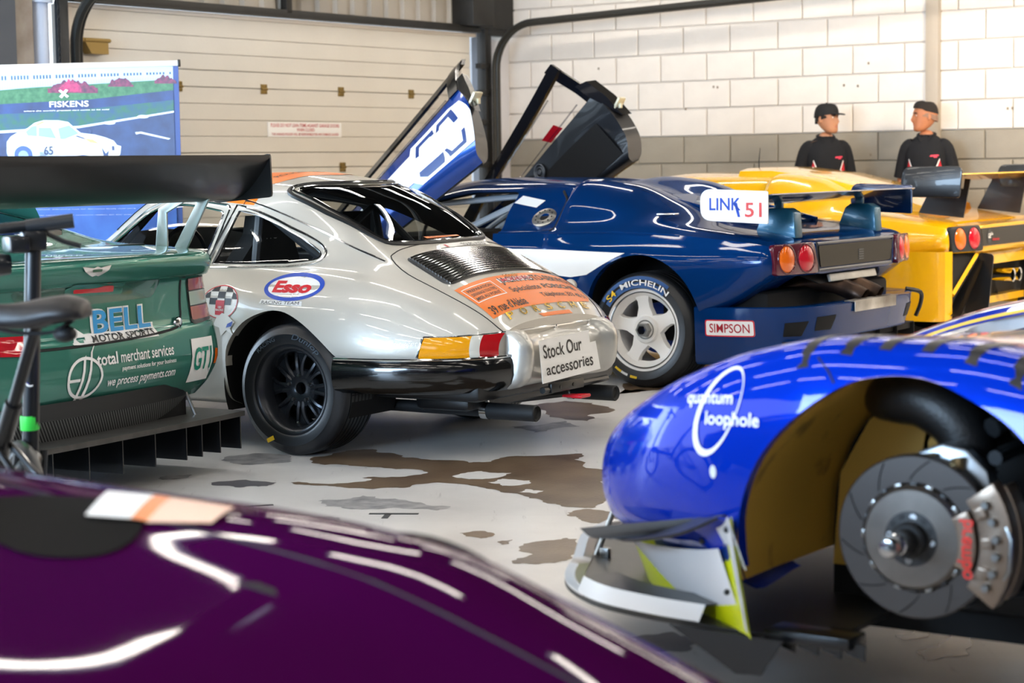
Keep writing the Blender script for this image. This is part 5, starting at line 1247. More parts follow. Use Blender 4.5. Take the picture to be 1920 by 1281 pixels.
# deep rear quarters with black fins
for s in (1, -1):
    bm = BM(); rows = []
    for p in [(-.43, 1.03), (-.62, 1.05), (-.80, 1.045), (-.86, 1.02), (-.885, .97)]:
        rows.append([bm.verts.new((p[0], p[1] * s, z)) for z in (.20, .35, .50, .63, .68)])
    for A, B in zip(rows[:-1], rows[1:]):
        for k in range(4): bm.faces.new((A[k], A[k + 1], B[k + 1], B[k]))
    bm2 = BM(); join(bm2, bm); bmesh.ops.solidify(bm2, geom=bm2.faces[:], thickness=.03); bmesh.ops.recalc_face_normals(bm2, faces=bm2.faces[:]); obj('rear_quarter', bm2, YEL, yc)
    bm = BM(); prism(bm, [(-.86, .97 * s, .655), (-.93, .57 * s, .655), (-.955, .57 * s, .63), (-.90, .93 * s, .34), (-.885, .97 * s, .25), (-.86, .97 * s, .25)], (0, .0, .0) if False else (.03, 0, 0)); obj('rear_opening', bm, DARK, yc)
    bm = BM(); tube(bm, [(-.945, .60 * s, .645), (-.905, .965 * s, .38)], .018, 4); obj('brace_bar', bm, YEL, yc)
    bm = BM(); prism(bm, roundpoly([(-.96, .66), (-1.06, .645), (-1.0, .24), (-.88, .22)], .03, 3) and [(x, .56 * s, z) for x, z in roundpoly([(-.95, .66), (-1.06, .645), (-1.02, .24), (-.84, .22)], .03, 3)], (0, .012 * s, 0)); obj('diffuser_fin', bm, CARB, yc)
    bm = BM(); prism(bm, [(-.90, .57 * s, .60), (-.99, .57 * s, .60), (-.98, 1.0 * s, .24), (-.90, 1.0 * s, .24), ], (0, 0, .0) if False else (.012, 0, .0)); obj('diffuser_panel', bm, CARB, yc)
bm = BM(); prism(bm, [(-.90, .55, .665), (-.90, -.55, .665), (-.93, -.50, .56), (-.93, .50, .56)], (.04, 0, 0)); box(bm, (-.80, 0, .30), (.2, 1.1, .05)); obj('tail_apron', bm, YEL, yc)
bm = BM(); box(bm, (-.45, 0, .42), (.75, 1.8, .28), .03); obj('tail_cavity', bm, DARK, yc)
for y in (.10, -.04):
    bm = BM(); lathe(bm, [(.044, -.78), (.044, -1.03), (.050, -1.04), (.040, -1.035), (.036, -.85)], 20, 'X', (0, y, .475)); obj('exhaust', bm, CHROME, yc)
# wing
bm = BM(); pf = [(-.56, 1.165), (-.64, 1.178), (-.78, 1.185), (-.95, 1.215), (-.952, 1.205), (-.78, 1.165), (-.64, 1.155)]
prism(bm, [(x, -.97, z) for x, z in pf], (0, 1.94, 0)); wy = obj('rear_wing', bm, YEL, yc)
for s in (1, -1):
    bm = BM(); pl = roundpoly([(-.535, 1.17), (-.56, 1.265), (-.98, 1.265), (-.96, 1.05), (-.54, 1.055)], [.02, .06, .05, .02, .03], 4); prism(bm, [(x, .97 * s, z) for x, z in pl], (0, .012 * s, 0), bev=.002); obj('end_plate', bm, CARB, wy)
    bm = BM(); prism(bm, [(x, .60 * s, z) for x, z in ((-.52, .935), (-.85, .90), (-.90, 1.17), (-.86, 1.175), (-.85, 1.10), (-.70, 1.10), (-.69, 1.165), (-.64, 1.165))], (0, .012, 0)); obj('pylon', bm, CARB, wy)
# oil maker's sticker on the rear quarter
def flatside(nm, b, m_, par, x0, z0, d):
    for v in b.verts: v.co = Vector((x0 - v.co.x, 1.052 + d, z0 + v.co.y))
    b.normal_update()
    for f in b.faces:
        if f.normal.y < 0: f.normal_flip()
    return obj(nm, b, m_, par, smooth=0)
o = flatside('oil_sticker', flat([roundpoly([(-.115, .125), (.115, .125), (.115, -.125), (-.115, -.125)], .02, 3)]), YELV, yc, -.675, .37, .001)
flatside('sticker_edge', ringpoly(roundpoly([(-.115, .125), (.115, .125), (.115, -.125), (-.115, -.125)], .02, 3), roundpoly([(-.108, .118), (.108, .118), (.108, -.118), (-.108, -.118)], .018, 3)), INK, o, -.675, .37, .002)
flatside('sticker_foot', flat([[(-.108, -.118), (.108, -.118), (.108, -.03), (-.108, -.03)]]), WHITE, o, -.675, .37, .0025)
flatside('lettering', textbm('Agip', .06, .15, .025), INK, o, -.675, .295, .0035)
flatside('beast_mark', flat([[(-.07, .05), (-.03, .065), (.05, .055), (.075, .08), (.085, .06), (.07, .04), (.06, -.01), (.045, -.01), (.04, .03), (-.04, .03), (-.06, -.015), (-.075, -.012), (-.065, .03)]]), INK, o, -.675, .375, .003)
flatside('flame_mark', flat([[(-.03, .08), (.03, .085), (.02, .105), (-.02, .10)]]), REDV, o, -.675, .375, .003)

# ================================================================== GREEN GT RACER (rear seen)
AZG = 29.0; GO = Vector((-2.661, 8.433, 0))
GREEN = mat('racing_green_paint', '3f7e70', .24, .3, coat=.8, spec=.0)
gc = thing('green_race_car', 'metallic green GT racing coupe with tall black rear wing, at the left edge', 'car', GO, place(AZG))
def gpath(xc, W, rd=.16, xf=2.9, bow=.10):
    return [(xf, W), (1.6, W), (.5, W), (-.3, W * 1.0), (xc + .42, W), (xc + .26, W - .008), (xc + .14, W - .035), (xc + .07, W - .11), (xc + .035, W - .30), (xc + .008, W * .35), (xc, 0)]
GROWS = [(.34, -1.04, .96), (.40, -1.08, 1.0), (.50, -1.12, 1.02), (.60, -1.115, 1.015), (.655, -1.105, 1.01), (.67, -1.09, 1.005), (.76, -1.085, .985), (.855, -1.09, .96), (.868, -1.125, .955), (.92, -1.165, .935), (.955, -1.165, .915), (.972, -1.14, .89), (.985, -1.02, .86), (1.0, -.82, .80)]
UP = [(1.0, -.82, .80), (1.012, -.76, .75), (1.03, -.70, .70), (1.10, -.45, .655), (1.17, -.10, .61), (1.225, .30, .56), (1.25, .75, .45), (1.258, .95, .25)]
def gskin(rows, n=3, nu=3):
    P = [[np.array((x, y, z)) for x, y in gpath(xc, W)] for z, xc, W in rows]
    P = [[np.array(q) for q in smoothpath(r, nu)] for r in P]
    C = [smoothpath([r[i] for r in P], n) for i in range(len(P[0]))]
    G = np.array(C); bm = BM(); L_ = [[bm.verts.new(p) for p in c] for c in C]; R_ = [[L_[i][j] if i == len(C) - 1 else bm.verts.new((C[i][j][0], -C[i][j][1], C[i][j][2])) for j in range(len(C[0]))] for i in range(len(C))]
    for V in (L_, R_):
        for i in range(len(C) - 1):
            for j in range(len(C[0]) - 1): bm.faces.new((V[i][j], V[i + 1][j], V[i + 1][j + 1], V[i][j + 1]))
    bmesh.ops.recalc_face_normals(bm, faces=bm.faces[:]); bm.normal_update()
    f = max(bm.faces, key=lambda f: -f.calc_center_median().x)
    if f.normal.x > 0: bmesh.ops.reverse_faces(bm, faces=bm.faces[:]); bm.normal_update()
    return bm
gb = gskin(GROWS); gB = BVHTree.FromBMesh(gb)
arch = ellipse(.0, .36, .37, .37, 30)
for s in (1, -1):
    bmesh.ops.delete(gb, geom=cut(gb, arch, (0, 2), lambda c, s=s: c.y * s > .7), context='FACES'); bmesh.ops.delete(gb, geom=cut(gb, ellipse(2.72, .36, .36, .36, 26), (0, 2), lambda c, s=s: c.y * s > .7), context='FACES')
obj('body', gb, GREEN, gc, smooth=40)
ub = gskin(UP); 
gw = take(ub, cut(ub, [(-.60, 0), (-.60, .45), (-.50, .56), (-.10, .53), (.12, .48), (.16, 0), (.12, -.48), (-.10, -.53), (-.50, -.56), (-.60, -.45)], (0, 1)), push=-.003)
sgw = []
for s in (1, -1): sgw.append(take(ub, cut(ub, [(-.25, 1.06), (.0, 1.18), (.5, 1.215), (1.1, 1.19), (1.6, 1.04), (-.2, 1.035)], (0, 2), lambda c, s=s: c.y * s > .4), push=-.003))
lidg = BM(); 
obj('cabin_roof', ub, GREEN, gc, smooth=40); obj('rear_window', gw, TINT, gc); [obj('side_window', b, TINT, gc) for b in sgw]
bm = BM(); box(bm, (.4, 0, .75), (2.4, 1.5, .5)); obj('cabin', bm, HEADL, gc)
gP = Proj(gB, (0, 0, 0), (0, -1, 0), (0, 0, 1), (-1, 0, 0), .002, 2.4)      # seen from behind: right = -y
# shut lines
seam('boot_gap', smoothpath([(-.70, .98), (-.715, .93), (-.70, .87)], 3) + [(-.70, .86), (.70, .86)], gP, SEAM, gc, .004)
seam('boot_gap', [(-.72, .70), (-.69, .655)] + smoothpath([(-.62, .640), (-.3, .630), (0, .628), (.35, .634), (.60, .652), (.655, .69), (.66, .75), (.67, .85)], 4), gP, SEAM, gc, .006)
# boot handle recess shade, brake lamp, badge
lay('boot_recess_shade', flat([roundpoly([(-.40, .862), (.52, .862), (.46, .79), (-.34, .785)], .03, 3)]), gP, mat('green_shadow', '2a6153', .22, .3, coat=1.), gc, off=.001)  # shade of the recess painted as a darker green sheet on the skin
bm = lay('brake_lamp', flat([roundpoly([(-.055, .862), (.19, .855), (.19, .830), (-.055, .836)], .006, 2)]), gP, LENS_R, gc, off=.008)
lay('brake_lamp_surround', flat([roundpoly([(-.10, .875), (.25, .868), (.255, .818), (-.10, .825)], .02, 3)]), gP, GREEN, gc, off=.004)
wing = [(-.085, .02), (-.05, .016), (-.02, .012), (0, .018), (.02, .012), (.05, .016), (.085, .02), (.07, .0), (.04, -.014), (.018, -.022), (0, -.018), (-.018, -.022), (-.04, -.014), (-.07, 0)]
bd = lay('winged_badge', flat([wing]), gP, mat('badge_silver', 'e4e6e6', .2, .6), gc, (.0, .925), .008, .02); lay('badge_bar', flat([[(-.028, .006), (.028, .006), (.028, -.004), (-.028, -.004)]]), gP, mat('badge_green', '35624a', .4), bd, (.0, .925), .010, .02)
# tail lamps
LC = mat('smoked_clear', '9fb2a4', .15, coat=.6); LR = mat('dull_red_lens', '8c2a24', .15, coat=.6); LR2 = mat('salmon_lens', 'a85a4a', .2, coat=.6)
for s in (1, -1):
    q = [(.715 * s, .852), (.735 * s, .655), (.995 * s, .668), (.99 * s, .86)]
    b = flat([roundpoly(q, .012, 2)]); o = lay('tail_lamp', b, gP, mat('lamp_seal', '16201c', .4), gc, off=.003, step=.03)
    for nm, m_, z0, z1 in (('red_lens', LR, .80, .85), ('clear_lens', LC, .735, .795), ('amber_lens', LR2, .672, .73)):
        k = lambda z: .715 + (.852 - z) * .1
        lay(nm, flat([[(k(z1) * s + .008 * s, z1), (k(z0) * s + .008 * s, z0), (.985 * s, z0 + .008), (.98 * s, z1 + .006)]]), gP, m_, o, off=.007, step=.03)
bm = BM(); p = gP.pt(.62, .67, .008); t = BM(); lathe(t, [(0, .012), (.012, .012), (.022, .008), (.026, 0)], 20, 'X'); join(bm, t, Matrix.Translation(p) @ Matrix.Rotation(math.pi, 4, 'Z')); obj('boot_lock', bm, CHROME, gc)
# lettering
BELLB = mat('sponsor_blue', '2a9cdc', .35)
def gtext(txt, h, wd, a, z, m_, par, bold=.01, ang=.0, off=.004, shear=0., nm='lettering'): return lay(nm, textbm(txt, h, wd, bold, shear), gP, m_, par, (a, z), off, .04, ang)
o = gtext('BELL', .105, .40, .245, .715, WHITE, gc, .05, off=.003, nm='sponsor_outline'); gtext('BELL', .092, .37, .245, .715, BELLB, o, .02, off=.0055)
o = lay('sponsor_strip', flat([[(.0, .672), (.44, .672), (.46, .628), (-.02, .628)]]), gP, WHITE, gc, off=.003); gtext('MOTOR SPORTS', .030, .40, .23, .65, INK, o, .02, off=.0055)
lay('sponsor_strip', flat([[(-.10, .68), (-.05, .70), (.02, .66), (.0, .63), (-.08, .635)]]), gP, WHITE, gc, off=.0028)
gtext('total', .05, .13, .105, .565, WHITE, gc, .02, nm='sponsor_word'); gtext('merchant services', .048, .36, .37, .565, WHITE, gc, .012, nm='sponsor_word')
gtext('payment solutions for your business', .024, .37, .38, .515, WHITE, gc, .02, nm='sponsor_word'); gtext('we process payments.com', .042, .46, .34, .46, WHITE, gc, .015, nm='sponsor_word')
lay('sponsor_ring', ringpoly(ellipse(0, 0, .105, .085, 36), ellipse(0, 0, .092, .073, 36)), gP, WHITE, gc, (-.03, .50), .004)
lay('sponsor_ring', flat([[(-.015, -.12), (.005, -.12), (.05, .10), (.075, .14), (.04, .10)], [(-.045, -.1), (-.03, -.1), (.01, .09), (-.005, .08)], [(-.10, .0), (-.03, .0), (-.03, -.012), (-.10, -.012)]]), gP, WHITE, gc, (-.03, .50), .004)
o = lay('class_sticker', flat([[(-.088, .095), (.088, .095), (.088, -.095), (-.088, -.095)]]), gP, WHITE, gc, (.775, .50), .004); gtext('GT1', .10, .145, .775, .505, mat('class_green', '1a8a72', .4), o, .02, off=.0065)
lay('reflector', flat([[(-.012, .05), (.02, .045), (.02, -.02), (-.012, -.02)]]), gP, LENS_O, gc, (.90, .49), .004)
o = lay('white_sticker', flat([[(-.12, .16), (.05, .16), (.06, -.14), (-.12, -.14)]]), gP, WHITE, gc, (-.58, .50), .003); lay('sticker_band', flat([[(-.12, -.03), (.055, -.025), (.055, -.06), (-.12, -.06)]]), gP, YELV, o, (-.58, .50), .005)
lay('tail_lamp_red', flat([roundpoly([(-.14, .04), (.13, .03), (.13, -.05), (-.14, -.03)], .02, 3)]), gP, LENS_R, gc, (-.42, .66), .006)
# valance, mesh, splitter, strakes
VAL = mat('valance_black', '1b1d1d', .4); 
vp = [(-.35, .97), (-.70, .955), (-.88, .90), (-1.0, .76), (-1.06, .5), (-1.085, .2), (-1.09, 0)]; vp = smoothpath(vp, 4); vp = vp + [(x, -y) for x, y in vp[:-1][::-1]]
def band(z0, z1, d0, d1, m_, nm, cx=0):
    bm = BM(); A = []; B = []
    for x, y in vp:
        A.append(bm.verts.new((x + d0, y * (1 + cx), z0))); B.append(bm.verts.new((x + d1, y, z1)))
    for i in range(len(vp) - 1): bm.faces.new((A[i], A[i + 1], B[i + 1], B[i]))
    bmesh.ops.recalc_face_normals(bm, faces=bm.faces[:]); return obj(nm, bm, m_, gc)
band(.345, .415, .0, -.012, VAL, 'valance')
def mesh_mat():
    m = bpy.data.materials.new('carbon_twill'); m.use_nodes = True; nt = m.node_tree; b = nt.nodes['Principled BSDF']; L = nt.links.new
    tc = nt.nodes.new('ShaderNodeTexCoord'); mp = nt.nodes.new('ShaderNodeMapping'); mp.inputs['Rotation'].default_value = (R(45), 0, 0); L(tc.outputs['Object'], mp.inputs[0])
    w_ = nt.nodes.new('ShaderNodeTexWave'); w_.wave_type = 'BANDS'; w_.bands_direction = 'Y'; w_.inputs['Scale'].default_value = 28; L(mp.outputs[0], w_.inputs['Vector'])
    r_ = nt.nodes.new('ShaderNodeValToRGB'); e = r_.color_ramp.elements; e[0].color = s2l('26282a') + (1,); e[1].color = s2l('8f9290') + (1,); e[0].position = .35; e[1].position = .75
    L(w_.outputs['Fac'], r_.inputs[0]); L(r_.outputs[0], b.inputs['Base Color']); b.inputs['Roughness'].default_value = .3; b.inputs['Metallic'].default_value = .5; b.inputs['Coat Weight'].default_value = .6
    return m
band(.245, .345, .06, .0, mesh_mat(), 'mesh_panel'); band(.228, .248, .03, .055, VAL, 'mesh_lip')
bm = BM(); pts = [(-.30, 1.0), (-1.16, .96), (-1.18, .6), (-1.185, 0), (-1.18, -.6), (-1.16, -.96), (-.30, -1.0)]; prism(bm, [(x, y, .236) for x, y in pts], (0, 0, .022)); obj('diffuser_tray', bm, mat('worn_carbon', '4a4845', .45, noise=.4, nscale=14), gc)
for y in (.942, .80, .668, .562, .264, .054, -.15, -.356, -.562, -.668, -.795, -.942):
    bm = BM(); prism(bm, [(-1.15, y, .236), (-.10, y, .236), (-.10, y, .09), (-1.15, y, .092)], (0, .006, 0)); obj('diffuser_strake', bm, CARB, gc)
bm = BM(); box(bm, (-.2, 0, .29), (1.6, 1.5, .10)); obj('underside', bm, DARK, gc)
for y in (.75, -.75):
    bm = BM(); tube(bm, [(-1.0, y, .36), (-1.04, y * 1.02, .255)], .007); obj('tray_stay', bm, STEEL, gc)
# wing
bm = BM(); up_, lo_ = [], []
for t_ in np.linspace(0, 1, 15):
    x = -1.0 - .30 * t_; c_ = 1.205 + .165 * t_ ** 1.5 - .035 * math.sin(math.pi * t_); th = .032 * (math.sin(math.pi * min(1, t_ * .92 + .06)) ** .7) + .003; up_.append((x, c_ + th)); lo_.append((x, c_ - th * .7))
prism(bm, [(x, -1.0, z) for x, z in up_ + lo_[::-1]], (0, 2.0, 0)); wgo = obj('rear_wing', bm, mat('wing_carbon', '0b0c0e', .38, coat=.15), gc, smooth=35)
for s in (1, -1):
    bm = BM(); prism(bm, [(x, 1.0 * s, z) for x, z in roundpoly([(-.93, 1.235), (-1.0, 1.32), (-1.30, 1.385), (-1.305, 1.195), (-1.0, 1.17)], .015, 2)], (0, .010 * s, 0)); obj('end_plate', bm, MATS['wing_carbon'], wgo)
SATIN = mat('satin_strut', 'a4aba6', .32, .8)
for y in (.85, -.86):
    bm = BM(); prism(bm, [(-.775, y, .95), (-.845, y, .95), (-.845, y, 1.13), (-1.02, y, 1.215), (-.98, y, 1.235), (-.80, y, 1.15)], (0, .012, 0), bev=.003); obj('wing_strut', bm, SATIN, wgo)
for y in (.80, -.80):
    bm = BM(); prism(bm, [(-.91, y, .95), (-.98, y, .945), (-1.16, y, 1.25), (-1.245, y, 1.335), (-1.08, y, 1.21)], (0, .012, 0), bev=.003); obj('wing_strut', bm, SATIN, wgo)
for x in (.0, 2.72):
    for s in (1, -1): wheel(gc, (x, .93 * s, .34), .34, .32, .235, 'star', BLACK, right=s < 0); wheel_well(gc, (x, .36), .375, .5 * s, .92 * s)

# ================================================================== BLUE GT RACER, FRONT WHEEL OFF
AZT = 34.0; TO = Vector((1.396, 5.213, 0))
ROYAL = mat('royal_blue_paint', '042eb0', .2, .2, coat=.7, spec=.0)
tc_ = thing('blue_gt_racer', 'bright blue GT racing car nose on jacks with front wheel removed and brake disc bare', 'car', TO, place(AZT))
def gst():
    T = {
     1.13: [(.04,.41),(.20,.42),(.245,.455),(.235,.49),(.20,.51),(.16,.52),(.11,.525),(.05,.53),(0,.53)],
     1.06: [(.2,.37),(.40,.38),(.47,.45),(.46,.52),(.41,.56),(.34,.57),(.23,.575),(.11,.58),(0,.58)],
     .97: [(.3,.355),(.56,.365),(.63,.45),(.625,.555),(.575,.61),(.49,.615),(.34,.61),(.17,.615),(0,.615)],
     .82: [(.4,.355),(.69,.365),(.775,.47),(.775,.61),(.72,.69),(.62,.70),(.42,.66),(.2,.66),(0,.66)],
     .60: [(.5,.36),(.82,.38),(.895,.51),(.90,.68),(.845,.79),(.72,.80),(.52,.75),(.25,.74),(0,.74)],
     .40: [(.6,.30),(.88,.30),(.955,.50),(.955,.73),(.90,.855),(.765,.868),(.56,.815),(.27,.805),(0,.805)],
     .15: [(.7,.30),(.92,.30),(.985,.52),(.985,.77),(.93,.895),(.785,.91),(.58,.868),(.28,.862),(0,.862)],
     -.10: [(.7,.30),(.93,.30),(.99,.52),(.99,.77),(.935,.895),(.79,.912),(.59,.895),(.28,.892),(0,.892)],
     -.40: [(.7,.30),(.92,.30),(.985,.50),(.985,.74),(.93,.858),(.79,.88),(.60,.915),(.30,.928),(0,.93)],
     -.90: [(.7,.22),(.90,.22),(.96,.45),(.97,.70),(.92,.815),(.80,.86),(.62,.93),(.32,.95),(0,.955)],
     -1.3: [(.7,.22),(.90,.22),(.95,.45),(.96,.70),(.92,.83),(.80,.90),(.60,1.05),(.32,1.10),(0,1.11)],
    }
    return [(k, v) for k, v in T.items()]
tb = skin(loft(gst(), 7, 6)); tb.normal_update(); tB = BVHTree.FromBMesh(tb)
# stripes are coloured films in the paint: cut into the skin as panels of their own
garch = smoothpath([(.415, .12), (.413, .29), (.410, .40), (.398, .50), (.345, .62), (.257, .72), (.137, .805), (.04, .835), (-.06, .836), (-.155, .806), (-.28, .735), (-.37, .62), (-.41, .50), (-.425, .30), (-.43, .12)], 4)
for s in (1, -1): bmesh.ops.delete(tb, geom=cut(tb, garch, (0, 2), lambda c, s=s: c.y * s > .5), context='FACES')
flange(tb, lambda co: abs(co.y) > .8 and abs(co.x) < .45 and .34 < co.z < .86, lambda co: (0, -.035 if co.y > 0 else .035, 0))
hood = [(1.2, .14), (1.0, .40), (.82, .58), (.60, .70), (.40, .745), (.15, .76), (-.12, .775), (-.42, .82), (-.8, .86)]
hoodL = [(p[0], p[1]) for p in smoothpath(hood, 4)]
hp = hoodL + [(x, -y) for x, y in hoodL[::-1]]
hf = cut(tb, hp, (0, 1), lambda c: c.z > .45)
edge_o = [(x, y + .03) for x, y in hoodL]; 
red_ = [[(a[0], a[1]), (b[0], b[1]), (b[0], b[1] + .034), (a[0], a[1] + .034)] for a, b in zip(hoodL[:-1], hoodL[1:])]
hb = take(tb, hf)
hole = smoothpath([(.42, -.53), (.38, -.61), (.28, -.655), (.10, -.64), (-.15, -.52), (-.22, -.2), (-.06, .12), (.08, .18), (.20, .0), (.32, -.32)], 3, True)
bmesh.ops.delete(hb, geom=cut(hb, hole, (0, 1)), context='FACES')
flange(hb, lambda co: inpoly(np.array([(co.x, co.y)]), [(.1 + (x - .1) * 1.04, -.25 + (y + .25) * 1.04) for x, y in hole])[0], lambda co: (0, 0, -.05))
o_body = obj('body', tb, ROYAL, tc_, smooth=40)
tT = Proj(tB, (0, 0, 0), (1, 0, 0), (0, 1, 0), (0, 0, 1), .002, 2.)
o_hood = obj('bonnet', hb, mat('white_paint', 'dcdcdf', .22, coat=1.), tc_, smooth=40)
for s in (1, -1):
    lay('red_stripe', flat([[(x, y * s) for x, y in q] for q in red_]), tT, mat('red_stripe', 'd8323c', .25, coat=.8), tc_, off=.002, step=0)
for nm, m_, d0, d1 in (('blue_stripe', ROYAL, -.035, -.085), ('yellow_stripe', YELV, -.085, -.115), ('blue_stripe', ROYAL, -.12, -.14)):
    lay(nm, flat([[(p[0], -p[1] - d0), (q[0], -q[1] - d0), (q[0], -q[1] - d1), (p[0], -p[1] - d1)] for p, q in zip(hoodL[6:-1], hoodL[7:])]), tT, m_, o_hood, off=.002, step=0)
bm = BM(); box(bm, (.05, -.2, .68), (.75, .95, .06)); obj('bay_floor', bm, DARK, tc_)
bm = BM()
rnd = random.Random(9)
for k in range(9): tube(bm, [(.33 - k * .05, -.55 + .1 * (k % 3), .74), (.26 - k * .05, -.25 + .07 * (k % 4), .80), (.0 - k * .03, .05, .77)], .02 + .012 * (k % 3), 8)
box(bm, (.10, -.32, .775), (.16, .20, .06), .015); box(bm, (.22, -.45, .77), (.10, .12, .06), .01)
obj('bay_hardware', bm, mat('bay_grey', '5c5b54', .45, .4), tc_)
bm = BM(); tube(bm, smoothpath([(-.10, .05, .80), (-.05, -.10, .84), (-.06, -.25, .84), (-.15, -.42, .80)], 5), .018, 8); obj('hose', bm, mat('pink_hose', 'e0a8a0', .5), tc_)
# louvre slots across the wing crown
for i, (x, y0, y1) in enumerate(((.235, .958, .80), (.130, .95, .80), (.040, .94, .80), (-.062, .942, .80), (-.168, .957, .81), (-.274, .97, .83), (-.38, .972, .83))):
    pl = [(x - .014, y0), (x + .016, y0 - .003), (x + .008, y0 - .05), (x - .022, y1), (x - .058, y1), (x - .026, y0 - .05)]
    lay('louvre', flat([pl]), tT, INK, tc_, off=.0025, step=.03)
tS = Proj(tB, (0, 0, 0), (-1, 0, 0), (0, 0, 1), (0, 1, 0), .002, 1.6)
seam('wing_joint', [(-.148, .815), (-.165, .84), (-.2, .87)], tS, SEAM, tc_, .003)
# sponsor roundel on the wing
n = Vector((.30, .90, .30)).normalized(); u = Vector((-.95, .32, .03)); u = (u - n * u.dot(n)).normalized(); v = n.cross(u) * -1
if v.z < 0: v = -v
pS_ = Proj(tB, (.47, .95, .735), u, v, n, .002, .6)
rg = lay('sponsor_ring', ringpoly(ellipse(0, 0, .060, .118, 44), ellipse(.004, .006, .052, .106, 44)), pS_, WHITE, tc_, (.0, .0), .003, .03, -.42)
for txt, h, wd, a, b in (('quantum', .036, .155, -.03, .022), ('loophole', .042, .165, .05, -.022)): lay('lettering', textbm(txt, h, wd, .012), pS_, WHITE, rg, (a, b), .0045, .02, .04)
lay('tow_mark', flat([ellipse(0, 0, .010, .016, 20)]), tS, mat('white_dot', 'd8dcdc', .3), tc_, (-.472, .585), .003)
# nose underside: duct mouth, white and yellow lower panel, canard, splitter
pth2 = smoothpath([(1.06, .38), (.97, .53), (.84, .67), (.70, .77), (.56, .86), (.455, .93), (.415, .965)], 5)
def strip(z0, z1, f, a, b, m_, nm, d=0., inset=.0):
    n_ = len(pth2); A, B = [], []; bm = BM()
    for i in range(int(a * (n_ - 1)), int(b * (n_ - 1)) + 1):
        p = pth2[i]; t_ = i / (n_ - 1); za, zb = (z0(t_), z1(t_))
        A.append(bm.verts.new((p[0] + d * .6 - .05, p[1] + d - .05 * (1 - t_), za))); B.append(bm.verts.new((p[0] + d * .6, p[1] + d, zb)))
    for i in range(len(A) - 1): bm.faces.new((A[i], A[i + 1], B[i + 1], B[i]))
    bmesh.ops.recalc_face_normals(bm, faces=bm.faces[:]); bm.normal_update()
    if sum(q.normal.y for q in bm.faces) < 0: bmesh.ops.reverse_faces(bm, faces=bm.faces[:])
    return obj(nm, bm, m_, tc_)
zt = lambda t_: .375 + .11 * t_ ** 2
WP = mat('white_panel', 'e4e4e6', .25, coat=.6); LIME = mat('lime_yellow', 'd8e010', .3, coat=.5)
strip(lambda t_: .195, lambda t_: zt(t_), 0, 0, 1, LIME, 'lower_panel')
strip(lambda t_: .21 + .13 * max(0, (.5 - t_) / .5) ** 1.5 + .05 * max(0, (t_ - .55) / .45), lambda t_: zt(t_), 0, .12, .84, NAVY2, 'panel_edge', .002)
strip(lambda t_: .215 + .12 * max(0, (.5 - t_) / .5) ** 1.5 + .045 * max(0, (t_ - .55) / .45), lambda t_: zt(t_) - .05, 0, .16, .82, WP, 'panel_white', .004)
strip(lambda t_: .21, lambda t_: zt(t_), 0, .91, 1, WP, 'panel_white', .008)
strip(lambda t_: .36, lambda t_: zt(t_), 0, .8, 1, WP, 'panel_white', .010)
bm = BM()
for t_, z in ((.45, .385), (.95, .45), (.95, .30), (.70, .40)): p = pth2[int(t_ * (len(pth2) - 1))]; sphere(bm, (p[0] + .004, p[1] + .006, z), .008, 8, 6)
tag(obj('rivet', bm, INK, tc_), kind='stuff')
bm = BM(); up = [(1.03, .66, .352), (.90, .80, .362), (.72, .90, .392), (.56, .965, .432), (.44, .99, .485)]; dn = [(.44, .95, .485), (.58, .86, .425), (.74, .75, .386), (.90, .61, .362), (1.0, .50, .352)]
A = [bm.verts.new(p) for p in smoothpath(up, 4)]; B = [bm.verts.new(p) for p in smoothpath(dn[::-1], 4)]; B = B[::-1]
nA = len(A)
for i in range(nA - 1): bm.faces.new((A[i], A[i + 1], B[nA - 2 - i] if False else B[i + 1], B[i]))
bm2 = BM(); join(bm2, bm); bmesh.ops.solidify(bm2, geom=bm2.faces[:], thickness=.008); bmesh.ops.recalc_face_normals(bm2, faces=bm2.faces[:])
obj('canard', bm2, mat('canard_black', '141820', .4), tc_)
spl = [(1.46, -.2), (1.42, .0), (1.36, .14), (1.24, .36), (1.145, .555), (1.06, .675), (.96, .765), (.85, .83), (.70, .87), (.58, .885), (.44, .90)]
sp_o = smoothpath(spl, 4)
bm = BM(); pl = [(x, y, .185) for x, y in sp_o] + [(.2, .88, .185), (.2, -.6, .185), (1.46, -.6, .185)]
prism(bm, pl, (0, 0, .012)); spo = obj('splitter', bm, mat('splitter_carbon', '2c2a28', .4, noise=.3, nscale=30), tc_)
def rim(a, b, w_, z, m_, nm, h=.006):
    bm = BM(); P = sp_o[a:b]; inn = []
    for i, p in enumerate(P):
        q0, q1 = np.array(P[max(i - 1, 0)]), np.array(P[min(i + 1, len(P) - 1)]); d = (q1 - q0) / np.linalg.norm(q1 - q0); inn.append(np.array(p) + np.array([d[1], -d[0]]) * w_ * (-1 if np.array([d[1], -d[0]]) @ np.array([.5, .6]) > 0 else 1))
    vs = [(p[0], p[1], z) for p in P] + [(q[0], q[1], z) for q in inn[::-1]]
    for i in range(len(P) - 1): prism(bm, [(P[i][0], P[i][1], z), (P[i + 1][0], P[i + 1][1], z), (inn[i + 1][0], inn[i + 1][1], z), (inn[i][0], inn[i][1], z)], (0, 0, h))
    bmesh.ops.remove_doubles(bm, verts=bm.verts[:], dist=1e-5); return obj(nm, bm, m_, spo)
rim(0, 25, .055, .198, mat('splitter_white', 'f0f0f0', .35), 'splitter_edge')
bm = BM(); P = sp_o[23:38]; A = [bm.verts.new((p[0], p[1], .20)) for p in P]; B = [bm.verts.new((p[0] - .012, p[1] - .012, .242)) for p in P]; C_ = [bm.verts.new((p[0] - .075, p[1] - .085, .246)) for p in P]
for i in range(len(P) - 1): bm.faces.new((A[i], A[i + 1], B[i + 1], B[i]))
